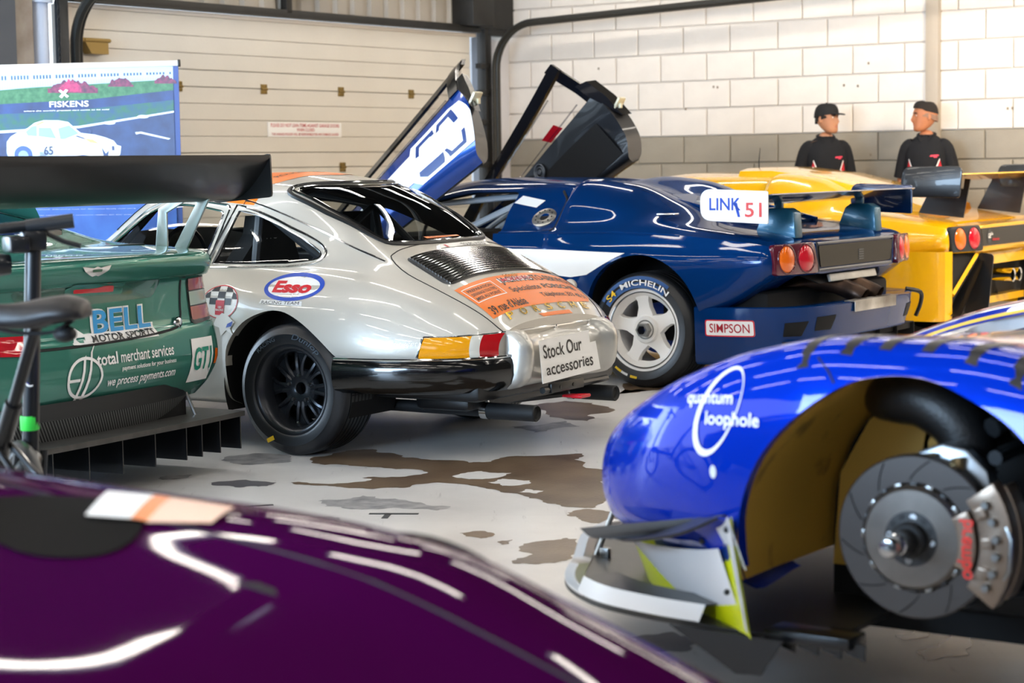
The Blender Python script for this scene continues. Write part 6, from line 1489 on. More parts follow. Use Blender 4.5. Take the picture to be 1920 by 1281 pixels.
bm2 = BM(); join(bm2, bm) if False else None
for i in range(len(P) - 1): bm.faces.new((B[i], B[i + 1], C_[i + 1], C_[i]))
for v in (0, ): pass
bmesh.ops.recalc_face_normals(bm, faces=bm.faces[:])
for f in bm.faces: f.material_index = 0 if f.calc_center_median().z < .235 else 1
o = obj('splitter_lip', bm, [MATS['splitter_white'], INK], spo)
bm = BM(); prism(bm, [(.62, .90, .19), (.30, .92, .19), (.36, .92, .10), (.43, .915, .095)], (0, .008, 0)); box(bm, (.26, .84, .19), (.22, .10, .03), .005)
for k in range(4): prism(bm, [(.36 - k * .06, .86, .19), (.30 - k * .06, .86, .19), (.30 - k * .06, .86, .15), (.35 - k * .06, .86, .165)], (0, .006, 0))
obj('splitter_fence', bm, CARB, spo)
bm = BM(); tube(bm, [(1.20, .30, .20), (1.14, .28, .36)], .008); box(bm, (1.17, .30, .21), (.03, .02, .03), .004); obj('splitter_stay', bm, STEEL, spo)
# wheel housing: kevlar liner, suspension, duct
def kevlar():
    m = bpy.data.materials.new('woven_fibre'); m.use_nodes = True; nt = m.node_tree; b = nt.nodes['Principled BSDF']; L = nt.links.new; tcx = nt.nodes.new('ShaderNodeTexCoord')
    w_ = nt.nodes.new('ShaderNodeTexWave'); w_.bands_direction = 'DIAGONAL'; w_.inputs['Scale'].default_value = 60; L(tcx.outputs['Object'], w_.inputs['Vector'])
    n_ = nt.nodes.new('ShaderNodeTexNoise'); n_.inputs['Scale'].default_value = 7; n_.inputs['Detail'].default_value = 8; L(tcx.outputs['Object'], n_.inputs['Vector'])
    mx = nt.nodes.new('ShaderNodeMix'); mx.data_type = 'RGBA'; mx.inputs[6].default_value = s2l('d4ac4c') + (1,); mx.inputs[7].default_value = s2l('b48c34') + (1,); L(w_.outputs['Fac'], mx.inputs[0])
    r_ = nt.nodes.new('ShaderNodeValToRGB'); e = r_.color_ramp.elements; e[0].position = .58; e[0].color = (0, 0, 0, 1); e[1].position = .72; e[1].color = (1, 1, 1, 1); L(n_.outputs['Fac'], r_.inputs[0])
    m2 = nt.nodes.new('ShaderNodeMix'); m2.data_type = 'RGBA'; m2.inputs[7].default_value = s2l('4a3a18') + (1,); L(r_.outputs[0], m2.inputs[0]); L(mx.outputs[2], m2.inputs[6]); L(m2.outputs[2], b.inputs['Base Color'])
    b.inputs['Roughness'].default_value = .5; return m
KEV = kevlar(); MATS['woven_fibre'] = KEV
arc = [np.array(p) for p in garch]; cen = np.array((.0, .42))
def tunnel(i0, i1, y0, y1, m_, nm, k0=1.02, k1=1.02):
    bm = BM(); P = arc[i0:i1]; rows = []
    for y, k in ((y0, k0), ((y0 + y1) / 2, (k0 + k1) / 2 + .03), (y1, k1)): rows.append([bm.verts.new((cen[0] + (p[0] - cen[0]) * k, y, cen[1] + (p[1] - cen[1]) * k)) for p in P])
    for A, B in zip(rows[:-1], rows[1:]):
        for i in range(len(P) - 1): bm.faces.new((A[i], A[i + 1], B[i + 1], B[i]))
    bmesh.ops.recalc_face_normals(bm, faces=bm.faces[:]); return obj(nm, bm, m_, tc_)
tunnel(5, 31, .945, .40, KEV, 'fibre_liner', 1.01, 1.0); tunnel(30, 54, .945, .36, INK, 'liner_rear', 1.01, 1.02)
bm = BM(); prism(bm, [(p[0], .40, p[1]) for p in arc], (0, -.01, 0)); obj('inner_wall', bm, DARK, tc_)
bm = BM(); prism(bm, [(.40, .42, .28), (.38, .42, .52), (.30, .42, .66), (.20, .42, .74), (.14, .42, .70), (.17, .42, .50), (.20, .42, .28)], (0, .012, 0)); prism(bm, [(.13, .45, .30), (.13, .45, .62), (.08, .45, .70), (.0, .45, .72), (.02, .45, .30)], (0, .012, 0)); obj('fibre_panel', bm, KEV, tc_)
bm = BM(); tube(bm, smoothpath([(.20, .62, .73), (.12, .66, .755), (.03, .68, .745), (-.05, .68, .68), (-.045, .66, .56), (-.03, .62, .40)], 6), [.035, .045, .052, .058, .062, .066] + [.068] * 25, 16); obj('brake_duct', bm, mat('duct_black', '0b0b0c', .45, bump=.2, bscale=120), tc_)
bm = BM()
for z in np.linspace(.44, .58, 8): lathe(bm, [(.066, z - .006), (.076, z), (.066, z + .006)], 18, 'Z', (-.035, .635, 0))
tag(obj('duct_ribs', bm, INK, tc_), kind='stuff')
hub = (0, .86, .456)
bm = BM(); tube(bm, [(-.02, .80, .62), (-.10, .45, .66)], .020); tube(bm, [(-.16, .78, .64), (-.18, .42, .66)], .018); tube(bm, [(.02, .80, .30), (.16, .42, .30)], .018); tube(bm, [(-.02, .80, .30), (-.25, .42, .30)], .018); tube(bm, [(-.13, .72, .70), (-.24, .45, .80)], .024); tube(bm, [(-.2, .70, .45), (-.3, .45, .46)], .016); box(bm, (-.03, .74, .45), (.16, .12, .34), .03); obj('suspension', bm, mat('suspension_dark', '2a2d30', .4, .6), tc_)
bm = BM(); prism(bm, [(.03, .80, .60), (.02, .80, .645), (-.04, .80, .668), (-.10, .80, .658), (-.15, .80, .61), (-.17, .80, .52), (-.12, .80, .50), (-.05, .80, .57)], (0, -.06, 0), bev=.008); obj('upright', bm, mat('upright_alloy', '7c8084', .3, .9), tc_)
for x, z in ((-.015, .645), (-.085, .64)):
    bm = BM(); tube(bm, [(x, .815, z), (x - .005, .815, z - .035)], [.016, .009], 10); obj('upright_bolt', bm, mat('bolt_gold', 'c8ae80', .3, .9), tc_)
bm = BM(); tube(bm, [(-.19, .66, .70), (-.20, .66, .80)], .012); sphere(bm, (-.19, .68, .70), .03); sphere(bm, (-.30, .6, .60), .022); sphere(bm, (-.34, .62, .53), .018); box(bm, (-.33, .55, .44), (.06, .1, .3), .01); obj('pushrod', bm, MATS['upright_alloy'], tc_)
# bare disc, bell, spindle
IRON = mat('disc_iron', '565250', .34, .85); BELL = mat('bell_steel', '827c76', .3, .9, noise=.15, nscale=25)
bm = BM(); lathe(bm, [(.122, -.034), (.186, -.034), (.190, -.030), (.190, -.004), (.186, 0), (.128, 0), (.122, -.004)], 96, close=True); dsc = obj('brake_disc', bm, IRON, tc_, loc=hub, smooth=30)
bm = BM(); lathe(bm, [(.030, .014), (.062, .014), (.064, .022), (.112, .020), (.121, .010), (.123, -.01)], 72); obj('disc_bell', bm, BELL, dsc)
for k in range(20):
    a = 2 * math.pi * k / 20; b = BM(); box(b, (.1225 * math.cos(a), .004, .1225 * math.sin(a)), (.010, .012, .018), .002, rot=Matrix.Rotation(-a, 3, 'Y')); obj('drive_tab', b, INK if k % 2 else STEEL, dsc)
for k in range(10):
    a0 = 2 * math.pi * k / 10 + .2; b = BM(); tube(b, [(r * math.cos(a0 + (r - .13) * 6.), .0006, r * math.sin(a0 + (r - .13) * 6.)) for r in np.linspace(.134, .183, 7)], .0016, 4); obj('disc_slot', b, INK, dsc)
for k in range(12):
    a = 2 * math.pi * k / 12 + .1; b = BM(); lathe(b, [(0, .0235), (.0085, .0235), (.0095, .016)], 12, 'Y', (.051 * math.cos(a), 0, .051 * math.sin(a))); obj('bell_hole' if k % 3 else 'bell_bolt', b, INK if k % 3 else CHROME, dsc)
bm = BM(); lathe(bm, [(.064, .018), (.064, .0225), (.040, .024)], 40); obj('bell_centre', bm, mat('bell_dark', '3a3a3a', .4, .6), dsc)
bm = BM(); lathe(bm, [(.041, .02), (.041, .045), (.036, .05), (.028, .05), (.028, .09), (.0, .09)], 32); obj('spindle_collar', bm, MATBLACK, dsc)
bm = BM(); lathe(bm, [(.024, .085), (.025, .105), (.022, .108), (.022, .112), (.024, .115), (.024, .145), (.019, .158), (.0, .162)], 28); obj('spindle', bm, mat('polished_alloy', 'd8dadc', .15, 1.), dsc)
# caliper on the rear edge of the disc
CAL = mat('caliper_bronze', '8a7a6c', .35, .7)
bm = BM()
def arcblock(bm, r0, r1, a0, a1, y0, y1, n=12, bev=.004):
    t = BM(); pts = [(r1 * math.cos(a), y0, r1 * math.sin(a)) for a in np.linspace(a0, a1, n)] + [(r0 * math.cos(a), y0, r0 * math.sin(a)) for a in np.linspace(a1, a0, n)]
    prism(t, pts, (0, y1 - y0, 0), bev=bev); join(bm, t)
pi = math.pi
arcblock(bm, .118, .160, pi - .52, pi + .42, .012, .040); arcblock(bm, .165, .243, pi - .64, pi + .62, -.02, .030); arcblock(bm, .185, .246, pi - .58, pi + .55, -.09, -.02)
for a in (-.42, -.05, .32): arcblock(bm, .172, .20, pi + a - .07, pi + a + .07, .02, .044, 5)
cal = obj('brake_caliper', bm, CAL, tc_, loc=hub, smooth=30)
bm = BM()
for a in (-.5, -.3, -.1, .1, .3, .48):
    lathe(bm, [(0, .048), (.008, .048), (.010, .042), (.010, .02)], 10, 'Y', (.208 * math.cos(pi + a), 0, .198 * math.sin(pi + a)))
tube(bm, [(-.215, .02, .07), (-.24, .03, .02), (-.235, .03, -.05), (-.21, .02, -.09)], .006)
obj('caliper_bolts', bm, STEEL, cal)
b = textbm('brembo', .034, .135, .02); 
for v in b.verts: v.co = Vector((-.141 + v.co.y * 1.0 + .006 * math.cos(v.co.x * 20), .0425, -v.co.x - .008))
b.normal_update()
for f in b.faces:
    if f.normal.y < 0: f.normal_flip()
obj('lettering', b, mat('caliper_red', 'e03024', .4), cal, smooth=0)
bm = BM(); lathe(bm, [(.05, 0), (.05, .02), (.025, .025), (.025, .28)], 20, 'Z', (-.5, .2, 0)); lathe(bm, [(.05, 0), (.05, .02), (.025, .025), (.025, .28)], 20, 'Z', (-.5, -.2, 0)); box(bm, (-.45, 0, .25), (1.5, 1.0, .08), .02); obj('air_jack', bm, MATBLACK, tc_)

# ================================================================== PURPLE CAR IN THE FOREGROUND
AZP = 34.0; a_ = R(AZP); PF = Vector((math.cos(a_), -math.sin(a_), 0)); PL = Vector((math.sin(a_), math.cos(a_), 0))
PPO = Vector((-.70, 2.47, 0))
PUR = mat('purple_paint', '3e043c', .3, .0, coat=.5, spec=.0)
uc = thing('purple_sports_car', 'deep purple sports car bonnet and wing filling the near foreground, out of focus', 'car', PPO, math.atan2(PF.y, PF.x))
def ust():
    # half sections over the bonnet, y outwards; x forward of the front axle
    T = {
     1.15: [(.2,.20),(.62,.22),(.70,.30),(.69,.36),(.62,.405),(.5,.425),(.34,.43),(.17,.43),(0,.43)],
     .95: [(.4,.18),(.80,.20),(.86,.32),(.85,.45),(.78,.445),(.64,.46),(.42,.455),(.2,.455),(0,.455)],
     .70: [(.5,.18),(.88,.20),(.93,.35),(.92,.50),(.85,.535),(.69,.548),(.46,.538),(.22,.532),(0,.532)],
     .40: [(.6,.18),(.92,.22),(.96,.40),(.955,.57),(.885,.63),(.72,.648),(.48,.625),(.23,.615),(0,.615)],
     .10: [(.6,.18),(.94,.24),(.985,.44),(.975,.63),(.905,.71),(.735,.730),(.50,.702),(.24,.69),(0,.69)],
     -.20: [(.6,.18),(.94,.24),(.985,.44),(.975,.64),(.905,.735),(.74,.760),(.51,.735),(.25,.725),(0,.725)],
     -.60: [(.6,.18),(.93,.22),(.97,.43),(.965,.65),(.905,.742),(.76,.772),(.54,.765),(.27,.765),(0,.765)],
     -1.0: [(.6,.17),(.92,.20),(.95,.43),(.95,.66),(.90,.755),(.78,.80),(.58,.825),(.30,.835),(0,.84)],
     -1.5: [(.6,.17),(.92,.20),(.94,.43),(.94,.68),(.90,.77),(.76,.92),(.60,1.03),(.30,1.07),(0,1.08)],
     -2.2: [(.6,.17),(.92,.20),(.95,.43),(.95,.70),(.90,.78),(.74,.94),(.58,1.05),(.30,1.10),(0,1.11)],
     -3.2: [(.6,.2),(.92,.22),(.96,.43),(.96,.66),(.90,.74),(.74,.76),(.5,.78),(.25,.79),(0,.79)],
    }
    return [(k, v) for k, v in T.items()]
vb = skin(loft(ust(), 6, 6)); vb.normal_update(); vB = BVHTree.FromBMesh(vb)
for s in (1, -1): bmesh.ops.delete(vb, geom=cut(vb, ellipse(0, .33, .37, .37, 30), (0, 2), lambda c, s=s: c.y * s > .7), context='FACES')
wsp = [(-1.02, 0), (-1.0, .5), (-1.06, .66), (-1.42, .62), (-1.48, .3), (-1.5, 0)]; wsp = wsp + [(x, -y) for x, y in wsp[1:-1][::-1]]
wv = take(vb, cut(vb, wsp, (0, 1), lambda c: c.z > .78), push=-.003)
vT = Proj(vB, (0, 0, 0), (1, 0, 0), (0, 1, 0), (0, 0, 1), .002, 2.)
lampq = smoothpath([(-.34, .40), (-.62, .52), (-.60, .64), (-.45, .70), (-.29, .62), (-.23, .47)], 4, True)
obj('body', vb, PUR, uc, smooth=45); obj('windscreen', wv, TINT, uc)
dkp = lay('vent_panel', flat([lampq]), vT, mat('vent_black', '060607', .7, spec=.05), uc, off=.004)
lay('white_marking', flat([[(-.49, .74), (-.40, .60), (-.318, .620), (-.40, .76)]]), vT, WHITE, uc, off=.008); lay('orange_marking', flat([[(-.40, .76), (-.318, .620), (-.283, .622), (-.36, .76)]]), vT, ORANGE, uc, off=.008)
lay('peach_marking', flat([[(-.36, .76), (-.28, .615), (-.18, .66), (-.22, .76)]]), vT, mat('peach_vinyl', 'f0bfa4', .35), uc, off=.008)
lay('nose_marking', flat([[(.60, .50), (.65, .68), (.74, .80), (.98, .66), (1.0, .2), (.7, .2)]]), vT, mat('cream_vinyl', 'efe6de', .35), uc, off=.004); lay('orange_marking', flat([[(.72, .62), (.80, .72), (.88, .66), (.80, .56)]]), vT, ORANGE, uc, off=.007)
for s in (1, -1):
    seam('bonnet_gap', [(x, y * s) for x, y in smoothpath([(.9, .60), (.4, .63), (-.2, .64), (-.9, .72)], 5)], vT, SEAM, uc, .003)
    wheel(uc, (0, .97 * s, .33), .33, .26, .225, 'star', BLACK, right=s < 0); wheel(uc, (-2.6, .97 * s, .33), .33, .30, .225, 'star', BLACK, right=s < 0); wheel_well(uc, (0, .34), .375, .5 * s, .95 * s)
bm = BM(); box(bm, (-1.2, 0, .24), (3.6, 1.6, .08)); box(bm, (-1.6, 0, .6), (1.6, 1.5, .5)); obj('cabin', bm, HEADL, uc)

# ================================================================== FOLDING BICYCLE
bk = thing('bicycle', 'black folding bicycle with padded saddle and tall handlebar post before the green car', 'bicycle', (-1.02, 5.0, 0), math.atan2(.89, -.45))
BIKE = mat('bike_black', '16181b', .35, .3, coat=.3); e1 = Vector((1, 0, 0))
# local x runs towards the bicycle's front, y left
def loc(w_): 
    a = math.atan2(.89, -.45); d = Vector(w_) - Vector((-1.02, 5.0, 0)); return Vector((d.x * math.cos(a) + d.y * math.sin(a), -d.x * math.sin(a) + d.y * math.cos(a), d.z))
def bwheel(x, y=0):
    bm = BM(); lathe(bm, [(.228, -.022), (.245, -.026), (.256, -.014), (.260, 0), (.256, .014), (.245, .026), (.228, .022)], 48, 'Y', (x, y, .262)); o = obj('wheel', bm, RUBBER, bk, smooth=40)
    bm = BM(); lathe(bm, [(.232, -.014), (.215, -.012), (.215, .012), (.232, .014)], 48, 'Y', (x, y, .262)); obj('rim', bm, mat('rim_grey', '8a8d90', .3, .8), o)
    bm = BM(); lathe(bm, [(0, -.05), (.018, -.05), (.018, .05), (0, .05)], 14, 'Y', (x, y, .262))
    for k in range(20): a = 2 * pi * k / 20; tube(bm, [(x + .016 * math.cos(a + .3), y + .03 * (-1) ** k, .262 + .016 * math.sin(a + .3)), (x + .216 * math.cos(a), y, .262 + .216 * math.sin(a))], .0012, 4)
    obj('spokes', bm, STEEL, o); return o
w1 = bwheel(0); bwheel(1.0)
sad = loc((-1.16, 5.02, .965)); clampp = loc((-1.215, 5.08, .925)); bot = loc((-1.36, 5.25, .60)); bb = loc((-1.45, 5.40, .30))
colt = loc((-1.425, 5.95, 1.115)); colb = loc((-1.455, 5.95, .50))
bm = BM(); tube(bm, [bb, bot, bot + (clampp - bot) * .35], .024, 12); tube(bm, [(0, .055, .262), bb + Vector((0, .04, 0))], .010); tube(bm, [(0, -.055, .262), bb + Vector((0, -.04, 0))], .010)
tube(bm, [(0, .05, .262), bot + Vector((0, .02, 0))], .009); tube(bm, [(0, -.05, .262), bot + Vector((0, -.02, 0))], .009); tube(bm, [bb + Vector((0, 0, .06)), (colb.x - .02, colb.y, .46)], .030, 12)
for s in (1, -1): tube(bm, [(colb.x, colb.y + .04 * s, .48), (1.0, .05 * s, .262)], .012)
obj('frame', bm, BIKE, bk)
bm = BM(); tube(bm, [bot + (clampp - bot) * .3, clampp + Vector((0, 0, .01))], .0165, 12); obj('seat_post', bm, BIKE, bk)
bm = BM(); tube(bm, [(colb.x, colb.y, .44), colb, colt], [.026, .026, .024], 16); ps_ = obj('handlebar_post', bm, BIKE, bk)
bm = BM(); d = (colt - colb).normalized(); lathe(bm, [(.0275, 0), (.0285, .004), (.0285, .04), (.0275, .044)], 18, 'Z', (colb.x, colb.y, .545)); obj('green_band', bm, mat('green_tape', '38d84a', .4), ps_)
bm = BM(); t = BM(); bmesh.ops.create_circle(t, cap_ends=True, segments=24, radius=1)
for v in t.verts: v.co = colb + Vector((-.0275 + .018 * abs(v.co.x) ** 2, v.co.x * .022, .235 + v.co.y * .05))
join(bm, t); obj('post_emblem', bm, mat('emblem_violet', '3a34b8', .4), ps_)
bm = BM(); ring_ = [colb + Vector((-.0285 + .018 * abs(math.cos(a)) ** 2, .024 * math.cos(a), .235 + .055 * math.sin(a))) for a in np.linspace(0, 2 * pi, 26)[:-1]]; tube(bm, ring_, .003, 5, True); obj('emblem_ring', bm, WHITE, ps_)
# saddle: lofted pad
bm = BM(); rows = []; fw = (clampp - sad); 
ax = Vector((.60, .28, 0)); ax = loc(Vector((-1.40, 5.0, 0)) + Vector((0, 0, 0))) - loc((-1.09, 4.98, 0)); ax.normalize(); sd = Vector((-ax.y, ax.x, 0))
for t_, w_, h, z in ((-.09, .045, .02, .01), (-.07, .075, .035, .018), (-.01, .078, .045, .016), (.06, .050, .045, .004), (.12, .028, .04, .0), (.20, .020, .035, .002), (.245, .014, .028, -.004), (.255, .006, .012, -.008)):
    rows.append([bm.verts.new(sad + ax * t_ + sd * (w_ * math.cos(a)) + Vector((0, 0, z + (h * .55 if math.sin(a) > 0 else h) * math.sin(a) - (.018 * abs(math.cos(a)) ** 3)))) for a in np.linspace(0, 2 * pi, 15)[:-1]])
for A, B in zip(rows[:-1], rows[1:]):
    for k in range(14): bm.faces.new((A[k], A[(k + 1) % 14], B[(k + 1) % 14], B[k]))
bm.faces.new(rows[0]); bm.faces.new(rows[-1]); bmesh.ops.recalc_face_normals(bm, faces=bm.faces[:]); bmesh.ops.subdivide_edges(bm, edges=bm.edges[:], cuts=1, use_grid_fill=True, smooth=.8)
so = obj('saddle', bm, mat('saddle_vinyl', '1c1a1b', .45), bk, smooth=60)
bm = BM()
for s in (1, -1): tube(bm, smoothpath([sad + ax * -.05 + sd * .025 * s + Vector((0, 0, -.02)), sad + ax * .0 + sd * .022 * s + Vector((0, 0, -.05)), sad + ax * .10 + sd * .02 * s + Vector((0, 0, -.05)), sad + ax * .20 + sd * .012 * s + Vector((0, 0, -.02))], 5), .0035, 6)
box(bm, clampp + Vector((0, 0, .015)), (.05, .05, .035), .008); sphere(bm, sad + ax * -.03 + Vector((0, 0, -.055)), (.035, .03, .022)); obj('saddle_rail', bm, MATBLACK, so)
# handlebar
bm = BM(); box(bm, colt + Vector((0, 0, .0)), (.07, .07, .06), .01); hx = Vector((.0, 1, 0)); hx = loc(Vector((-2.4, 5.75, 0))) - loc((-1.425, 5.95, 0)); hx.normalize(); box(bm, colt + hx * .05 + Vector((0, 0, -.01)), (.12, .06, .05), .01)
tube(bm, [colt + hx * -.10 + Vector((0, 0, .055)), colt + hx * .48 + Vector((0, 0, .0))], .016, 12); obj('handlebar', bm, BIKE, bk)
bm = BM(); tube(bm, [colt + hx * -.12 + Vector((0, 0, .057)), colt + hx * .02 + Vector((0, 0, .042))], [.022, .020], 12); obj('grip', bm, RUBBER, bk)
bm = BM(); tube(bm, [colt + hx * -.02 + Vector((0, 0, .03)), colt + hx * -.06 + Vector((0, -.03, -.005)), colt + hx * -.10 + Vector((0, -.04, -.02))], .008); tube(bm, [colt + hx * .15 + Vector((0, 0, .03)), colt + hx * .28 + Vector((0, -.04, .02))], .008); obj('brake_lever', bm, mat('lever_dark', '2c2e30', .35, .6), bk)
bm = BM(); lathe(bm, [(.03, -.03), (.034, 0), (.03, .03)], 16, 'Y', colt + hx * .10 + Vector((0, 0, -.07))); obj('hinge_clamp', bm, BIKE, bk)
bm = BM(); tube(bm, smoothpath([(bb.x, bb.y + .10, .30), (bb.x, bb.y + .10, .14)], 2), .01); box(bm, (bb.x, bb.y + .14, .14), (.09, .08, .02), .005); lathe(bm, [(.075, .06), (.08, .065), (.075, .07)], 30, 'Y', (bb.x, bb.y, .30)); tube(bm, [(bb.x, bb.y - .10, .30), (bb.x, bb.y - .10, .46)], .01); box(bm, (bb.x, bb.y - .14, .46), (.09, .08, .02), .005); obj('crank', bm, MATBLACK, bk)
bm = BM(); tube(bm, [(.03, .07, .25), (.10, .22, .0)], .008); obj('kickstand', bm, MATBLACK, bk)

# ================================================================== TWO MECHANICS BY THE WALL
SKIN = mat('skin', 'b98260', .55, noise=.12, nscale=20.); SKIN2 = mat('skin_warm', 'b87650', .55, noise=.12, nscale=20.)
HAIR = mat('dark_hair', '1a120d', .7, bump=.5, bscale=400); SHIRT = mat('navy_polo', '070a12', .85, noise=.2, nscale=14., bump=.15, bscale=60)
TROU = mat('dark_trousers', '14161b', .85); CAPM = mat('black_cap', '0c0c0e', .75); LIPS = mat('lips', 'b06858', .5)
def skinbody(verts, edges, radii, root=0, sub=2):
    me = bpy.data.meshes.new('t'); me.from_pydata(verts, edges, []); o = bpy.data.objects.new('t', me); COL.objects.link(o)
    m = o.modifiers.new('s', 'SKIN'); m.use_smooth_shade = True; sv = me.skin_vertices[0].data
    for i, r in enumerate(radii): sv[i].radius = (r, r) if not isinstance(r, tuple) else r; sv[i].use_root = i == root
    s = o.modifiers.new('d', 'SUBSURF'); s.levels = sub; s.render_levels = sub
    dg = bpy.context.evaluated_depsgraph_get(); dg.update(); ev = o.evaluated_get(dg); m2 = bpy.data.meshes.new_from_object(ev); bm = BM(); bm.from_mesh(m2); bpy.data.objects.remove(o); bpy.data.meshes.remove(m2); return bm
def head_bm():
    """face towards +x, centre of skull near origin, chin at z=-.115, crown .115"""
    bm = BM(); rows = []; N = 28
    T = [(-.116, .040, .078, .022), (-.108, .012, .092, .042), (-.092, -.012, .098, .054), (-.070, -.040, .098, .062), (-.045, -.062, .097, .067), (-.020, -.080, .098, .071), (.0, -.090, .099, .074), (.025, -.097, .100, .077), (.05, -.099, .100, .078), (.075, -.094, .092, .073), (.095, -.080, .074, .060), (.110, -.052, .045, .038), (.116, -.02, .015, .014)]
    for z, xb, xf, w_ in T:
        ring = []
        for k in range(N):
            a = 2 * pi * k / N; ca, sa = math.cos(a), math.sin(a); cx, rx = (xb + xf) / 2, (xf - xb) / 2
            e = .8 if ca > 0 else 1.; x = cx + rx * math.copysign(abs(ca) ** e, ca); y = w_ * math.copysign(abs(sa) ** .85, sa)
            fr = max(0, ca) ** 6
            if fr > .02:
                nose = math.exp(-((z + .022) / .026) ** 2) * math.exp(-(y / .014) ** 2) * .026 + math.exp(-((z - .008) / .03) ** 2) * math.exp(-(y / .010) ** 2) * .008
                brow = math.exp(-((z - .036) / .012) ** 2) * .005; eye = -math.exp(-((z - .016) / .013) ** 2) * math.exp(-((abs(y) - .031) / .016) ** 2) * .011
                lip = math.exp(-((z + .060) / .010) ** 2) * math.exp(-(y / .024) ** 2) * .007; chin = math.exp(-((z + .096) / .014) ** 2) * math.exp(-(y / .025) ** 2) * .006; x += nose + brow + eye + lip + chin
            ring.append(bm.verts.new((x, y, z)))
        rows.append(ring)
    for A, B in zip(rows[:-1], rows[1:]):
        for k in range(N): bm.faces.new((A[k], A[(k + 1) % N], B[(k + 1) % N], B[k]))
    bm.faces.new(rows[0][::-1]); bm.faces.new(rows[-1])
    for s in (1, -1):
        t = BM(); bmesh.ops.create_uvsphere(t, u_segments=12, v_segments=8, radius=1); join(bm, t, Matrix.Translation((-.008, .074 * s, .0)) @ Matrix.Rotation(-.35 * s, 4, 'Z') @ Matrix.Diagonal((.019, .009, .031, 1)))
    return bm
def man(name_label, pos, facing, turn, skin_m, cap, rec):
    """facing = body heading (rad), turn = head turn relative to the body"""
    t = thing('person', name_label, 'person', pos, facing)
    Hh = 1.655
    # body: one skinned figure, pelvis root; x forward, y left
    V = [(0, 0, .95), (0, 0, 1.10), (0, 0, 1.28), (0, 0, 1.42), (0.005, 0, 1.50), (.02, 0, 1.56)]; Rr = [.115, .105, .11, .075, .056, .055]; E = [(i, i + 1) for i in range(5)]
    def chain(start, pts, rad):
        p = start
        for q, r in zip(pts, rad): V.append(q); Rr.append(r); E.append((p, len(V) - 1)); p = len(V) - 1
        return p
    hands = []
    for s in (1, -1):
        chain(0, [(0, .10 * s, .90), (.0, .115 * s, .70), (.015, .12 * s, .50), (-.01, .125 * s, .30), (-.02, .13 * s, .10), (.0, .132 * s, .055), (.09, .135 * s, .04), (.16, .14 * s, .03)], [.10, .085, .062, .055, .042, .045, .042, .03])
        w_ = chain(3, [(-.01, .150 * s, 1.415), (-.03, .190 * s, 1.27), (-.045, .210 * s, 1.13), (.03, .205 * s, 1.01), (.10, .18 * s, .92)], [.05, .052, .042, .038, .027]); hands.append((w_, s))
    for w_, s in hands:
        pw = Vector(V[w_]); d = Vector((.08, -.05 * s, -.085)).normalized(); sd_ = Vector((.3, .8 * s, .2)).normalized(); palm = pw + d * .055
        chain(w_, [tuple(palm)], [.030])
        pi_ = len(V) - 1
        for k, (o_, l) in enumerate(((-.026, .068), (-.009, .078), (.009, .074), (.026, .058))):
            b0 = palm + sd_ * o_ + d * .03; chain(pi_, [tuple(b0), tuple(b0 + d * l * .5 + Vector((-.006, 0, 0))), tuple(b0 + d * l * .85 + Vector((-.02, 0, -.004)))], [.011, .009, .007])
        chain(w_, [tuple(pw + d * .02 + sd_ * .035), tuple(pw + d * .06 + sd_ * .05), tuple(pw + d * .085 + sd_ * .045)], [.013, .010, .008])
    bm = skinbody(V, E, Rr)
    hm = Matrix.Translation((.03, 0, Hh)) @ Matrix.Rotation(turn, 4, 'Z')
    join(bm, head_bm(), hm); bmesh.ops.recalc_face_normals(bm, faces=bm.faces[:]); bd_ = obj('body', bm, skin_m, t, smooth=60)
    # eyes, brows, lips
    def hd(nm, b, m_): b.transform(hm); return obj(nm, b, m_, bd_, smooth=50)
    b = BM(); [sphere(b, (.083, .031 * s, .016), (.010, .014, .008), 10, 8) for s in (1, -1)]; hd('eyes', b, mat('eye_white', 'e8e4de', .3)); b = BM(); [sphere(b, (.0905, .030 * s, .016), (.004, .006, .006), 8, 6) for s in (1, -1)]; hd('irises', b, mat('iris', '2a1c14', .3))
    b = BM(); [tube(b, smoothpath([(.099, .014 * s, .034), (.098, .032 * s, .040), (.084, .052 * s, .034)], 4), .0045, 6) for s in (1, -1)]; hd('eyebrows', b, HAIR)
    b = BM(); tube(b, smoothpath([(.094, .022, -.062), (.1035, .0, -.060), (.094, -.022, -.062)], 5), .0045, 6); hd('lips', b, LIPS)
    # hair or cap
    def shell(z0f, z0b, grow, top=.0):
        b = BM(); rows = []; N = 28
        for i in range(9):
            q = i / 8; ring = []
            for k in range(N):
                a = 2 * pi * k / N; ca, sa = math.cos(a), math.sin(a); z0 = z0b + (z0f - z0b) * (ca * .5 + .5); z = z0 + (.118 + top - z0) * math.sin(q * pi / 2); rr = math.cos(q * pi / 2) ** .55
                ring.append(b.verts.new((.0 + (.100 + grow) * ca * rr, (.079 + grow) * sa * rr, z)))
            rows.append(ring)
        for A, B in zip(rows[:-1], rows[1:]):
            for k in range(N): b.faces.new((A[k], A[(k + 1) % N], B[(k + 1) % N], B[k]))
        bmesh.ops.remove_doubles(b, verts=b.verts[:], dist=1e-4); bmesh.ops.recalc_face_normals(b, faces=b.faces[:]); return b
